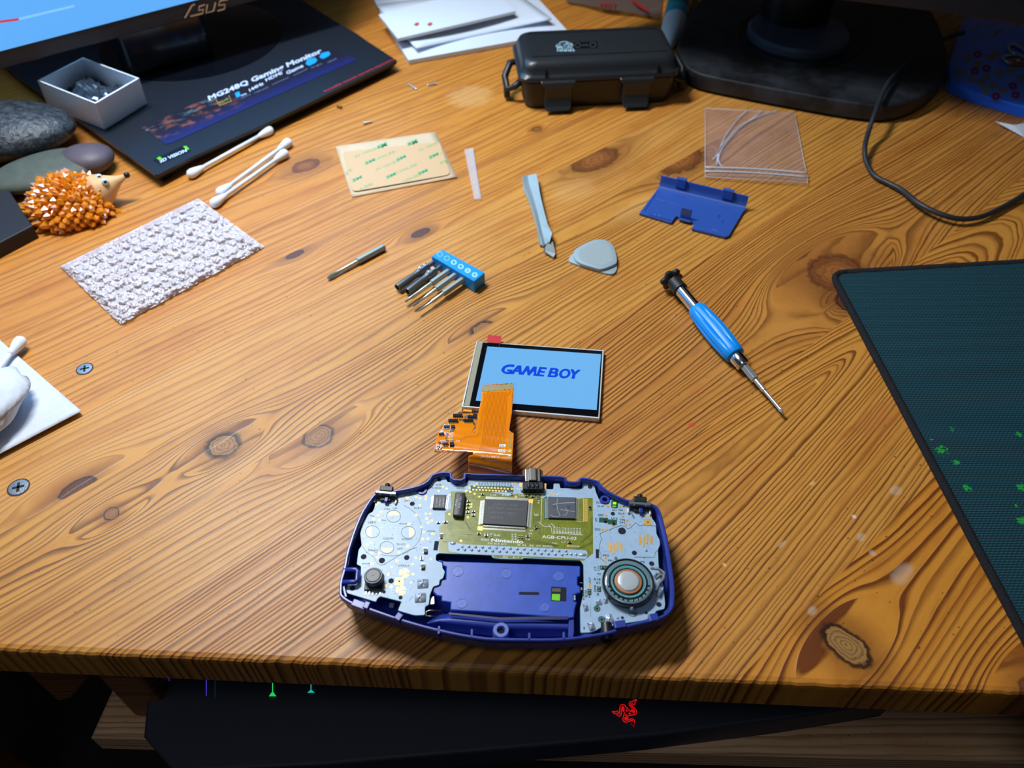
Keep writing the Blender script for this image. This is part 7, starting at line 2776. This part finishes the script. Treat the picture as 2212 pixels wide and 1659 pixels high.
# blue patterned pouch and the metal pin on it
pou = thing('fabric_pouch', 'bright blue fabric pouch printed with gold and red flowers', 'pouch', tuple(G(2140, 130, 0)))
M_silk = mat('blue_satin', rgb(16, 110, 255), .35, sheen=.4, bump=(900, .3, .0004))
cR = fr(1780, 0, 5.12)
mb = MB()
pp = [cR(1560, 170), cR(1490, 330), cR(1430, 560), cR(1372, 720), cR(1385, 880), cR(1400, 905), cR(1700, 1030), cR(2212, 1175), cR(2700, 1300), cR(2700, 300), cR(2212, 262), cR(1900, 210)]
mb.prism(round_poly([G(*p, .009) for p in pp], .003), .0004, .009, bev=.0022)
mb.build('pouch_body', M_silk, pou, smooth=True, auto=50)
gd, rdm = MB(), MB()
rf = random.Random(2)
for k, (x, y, c) in enumerate(((1600, 640, 0), (1830, 640, 0), (1700, 710, 0), (1515, 800, 0), (1665, 785, 1), (1795, 755, 1), (1940, 810, 0), (1790, 855, 0), (1630, 870, 0), (1735, 920, 0), (1870, 940, 0), (1970, 1000, 0), (1790, 1005, 0), (2090, 950, 1), (2120, 1050, 1), (2060, 770, 0), (2180, 860, 0), (1900, 590, 0), (1700, 600, 1), (1900, 1065, 1))):
    m_ = rdm if c else gd
    cx_, cy_ = cR(x, y)
    for j in range(6):
        a = 2 * PI * j / 6 + k
        x2, y2 = cx_ + 6.5 * math.cos(a), cy_ + 5.5 * math.sin(a)
        m_.add([G(x2 + 3.8 * math.cos(2 * PI * i / 8), y2 + 3.4 * math.sin(2 * PI * i / 8), .0091) for i in range(8)][::-1], [list(range(8))])
for (x, y) in ((1560, 290), (1690, 305), (1690, 395), (1880, 275), (1830, 225), (1890, 380), (1950, 350), (2110, 310)):
    cx_, cy_ = cR(x, y)
    strip(gd, [(cx_ - 12, cy_ + 7), (cx_ - 2, cy_), (cx_ + 10, cy_ - 8)], 3.2, .0091)
gd.build('gold_flowers', mat('dull_gold_thread', rgb(150, 140, 104), .5), pou)
rdm.build('red_flowers', mat('red_thread', rgb(150, 30, 90), .5), pou)
pin = thing('metal_brooch', 'shiny metal and copper brooch lying on the blue pouch', 'brooch', tuple(G(2190, 128, .009)))
mb = MB()
mb.tube([G(*cR(*p), .0105) for p in ((2040, 500), (2100, 490), (2200, 540), (2280, 600))], .0016, 8)
mb.tube([G(*cR(*p), .0105) for p in ((2035, 510), (2050, 570), (2150, 610), (2280, 660))], .0014, 8)
mb.tube([G(*cR(*p), .0105) for p in ((2130, 610), (2010, 615), (1970, 650), (2050, 700), (2070, 700))], .0014, 8)
mb.build('silver_outline', M_nick, pin, smooth=True)
mb = MB()
c = G(*cR(2135, 690), .0100)
mb.lathe((c.x, c.y, .0092), (c.x, c.y, .02), [(0, .0072), (.0016, .0072), (.0020, .0064), (.0020, .0004)], 28)
mb.build('copper_disc', mat('copper', rgb(190, 120, 70), .3, .8), pin, smooth=True, auto=35)
mb = MB()
mb.ball((c.x, c.y, .0116), .0016, 6)
mb.build('centre_stud', M_nick, pin, smooth=True)
tp_ = MB()
c4 = [G(2150, 262, .0035), G(2212, 296, .0008), G(2300, 330, .0008), G(2300, 250, .003), G(2190, 270, .004)]
tp_.poly3(c4)
tp_.org = tuple(G(2190, 275, 0))
o = tp_.build('paper_scrap', M_pap, None)
so = o.modifiers.new('t', 'SOLIDIFY')
so.thickness = .0003
tag(o, 'pointed white paper scrap at the right edge below the blue pouch', 'paper')

# ================================================================== keyboard tray and keyboard below the desk edge
TZ = -.085
twood = wood_mat('tray_pine', 260, 0.7, rgb(236, 200, 170), rgb(180, 130, 100), 0.01, 71.0)
tray = thing('keyboard_tray', 'brown wooden pull-out keyboard tray under the front edge of the desk', 'keyboard tray', (0.03, .2, TZ - .018))
l0, l1 = G(235, 1500, TZ), G(192, 1590, TZ)
r0 = G(322, 1602, TZ)
dtf = Vector(((r0 - l1).x, (r0 - l1).y)).normalized()
dtf = Vector((1, -.03)).normalized()
mb = MB()
A0 = Vector((l1.x, l1.y))
T4 = [A0, A0 + dtf * .62, A0 + dtf * .62 + Vector((.01, .26)), A0 + Vector((.03, .26))]
mb.prism(T4, TZ - .018, TZ, bev=.003)
mb.uv = lambda p: (p[0], p[1] + p[2])
mb.build('tray_board', twood, tray)
for s in (0, 1):
    q = A0 + dtf * (.03 + .54 * s) + Vector((0, .12))
    wbox((q.x, q.y, (TZ - THK) / 2 - .0), (.02, .22, -TZ - THK - .001), 0).build('tray_runner', dwood, desk, bevel=.002)
q = A0 + dtf * .31 + Vector((0, .022))
wbox((q.x, q.y, TZ - .036), (.58, .016, .036), -.03).build('lower_rail', dwood, tray, bevel=.003)
KZ = TZ + .020
kb = thing('gaming_keyboard', 'black keyboard with coloured key lights and a red glowing snake emblem under the desk', 'keyboard', tuple(G(900, 1560, TZ)))
kp = [(322, 1440), (309, 1590), (375, 1668), (700, 1652), (1100, 1617), (1400, 1590), (1700, 1552), (1930, 1515), (1960, 1440)]
P = [G(x, y, KZ) for x, y in kp]
P2 = [(p.x, p.y) for p in P]
far = [Vector((P2[-1][0] + .01, .31)), Vector((P2[0][0] + .005, .34))]
P2 = [Vector(p) for p in P2] + far
M_kb = mat('keyboard_black', rgb(44, 50, 64), .5, bump=(1800, .2, .0002))
mb = MB()
mb.prism(P2, TZ + .0005, KZ, bev=.0015)
mb.build('keyboard_body', M_kb, kb)
kc = G(700, 1560, KZ)
for r_ in range(4):
    for k in range(18):
        x = -.205 + k * .0195 + r_ * .004
        y = .196 + r_ * .0195
        mb = MB()
        mb.rings([[Vector((x + a * .0088, y + b * .0088, KZ + .001)) for a, b in ((-1, -1), (1, -1), (1, 1), (-1, 1))], [Vector((x + a * .0066, y + b * .0066, KZ + .009)) for a, b in ((-1, -1), (1, -1), (1, 1), (-1, 1))]])
        mb.build('keycap', M_kb, kb, bevel=.0008)
for x, y, h, w_, c, st_ in ((1092, 262, 14, 3, (90, 60, 220), 0), (1332, 320, 60, 4, (90, 70, 240), 0), (1388, 330, 60, 2.4, (20, 70, 50), 0), (1760, 325, 40, 6, (40, 220, 110), 1), (2008, 318, 26, 5, (40, 190, 170), 1)):
    px_, py_ = x / 2.989, 1380 + y / 2.989
    mb = MB()
    hh_ = h / 2.989
    strip(mb, [(px_, py_ - hh_), (px_, py_ + hh_ * .8)], w_ / 2.989 * 1.1, KZ + .0006)
    if st_:
        fill(mb, [(px_ - 2, py_ + hh_ * .5), (px_ + 2, py_ + hh_ * .5), (px_ + 8, py_ + hh_ * 1.15), (px_ - 8, py_ + hh_ * 1.15)], KZ + .0007)
    col = rgb(*c)
    mb.build('key_light', mat('key_glow_%d' % x, (0, 0, 0, 1), .5, emit=col, estr=.9), kb)
cZ = fr(1300, 1490, 18.43)
M_rz = mat('red_glow', (.05, 0, 0, 1), .5, emit=rgb(225, 18, 18), estr=1.0)
M_rz2 = mat('dim_red_glow', (.05, 0, 0, 1), .5, emit=rgb(96, 8, 24), estr=1.0)
mb = MB()
zz_ = KZ + .0004
Z = lambda *a: [cZ(*p) for p in a]
strip(mb, Z((410, 850), (480, 880), (560, 870), (600, 840), (640, 880), (650, 960), (690, 975), (705, 850), (720, 700), (760, 610), (840, 580), (910, 610), (970, 690), (1040, 750), (1090, 830), (1180, 880)), 2.0, zz_)
strip(mb, Z((420, 870), (500, 950), (590, 950), (620, 1020), (690, 1055), (760, 1020), (780, 900), (780, 760), (830, 660), (900, 700)), 2.0, zz_)
strip(mb, Z((1400, 400), (1350, 390), (1260, 430), (1220, 480), (1130, 475), (1085, 540), (1100, 610), (1180, 700), (1290, 820), (1310, 900), (1260, 940)), 2.0, zz_)
strip(mb, Z((1400, 420), (1320, 480), (1310, 570), (1260, 600), (1200, 550), (1150, 560), (1170, 610), (1280, 700), (1380, 830), (1390, 930), (1310, 990), (1180, 1010), (1060, 1020)), 2.0, zz_)
strip(mb, Z((920, 900), (880, 980), (870, 1080), (830, 1140), (850, 1230), (940, 1300), (1050, 1270), (1180, 1220), (1240, 1240)), 2.0, zz_)
strip(mb, Z((1060, 1020), (960, 1090), (900, 1140), (930, 1210), (1030, 1210), (1160, 1160), (1260, 1170), (1310, 1240), (1300, 1320)), 2.0, zz_)
for q_ in (((810, 720), (860, 690), (900, 740), (905, 860), (860, 880), (820, 840)), ((965, 770), (1000, 790), (1030, 860), (1000, 880), (965, 840)), ((1060, 910), (1110, 910), (1170, 950), (1150, 975), (1080, 960)), ((930, 990), (980, 945), (1005, 970), (970, 1030), (925, 1040)), ((1140, 800), (1190, 780), (1290, 860), (1300, 920), (1220, 900), (1180, 850)), ((920, 1150), (980, 1100), (1060, 1090), (1070, 1130), (1020, 1190), (940, 1180))):
    fill(mb, Z(*q_), zz_)
mb.build('snake_emblem', M_rz, kb)
mb = MB()
strip(mb, Z((1200, 1290), (1170, 1340), (1200, 1390), (1250, 1440), (1290, 1500)), 2.0, zz_)
strip(mb, Z((1300, 1320), (1290, 1420), (1280, 1500)), 2.0, zz_)
mb.build('emblem_tail', M_rz2, kb)
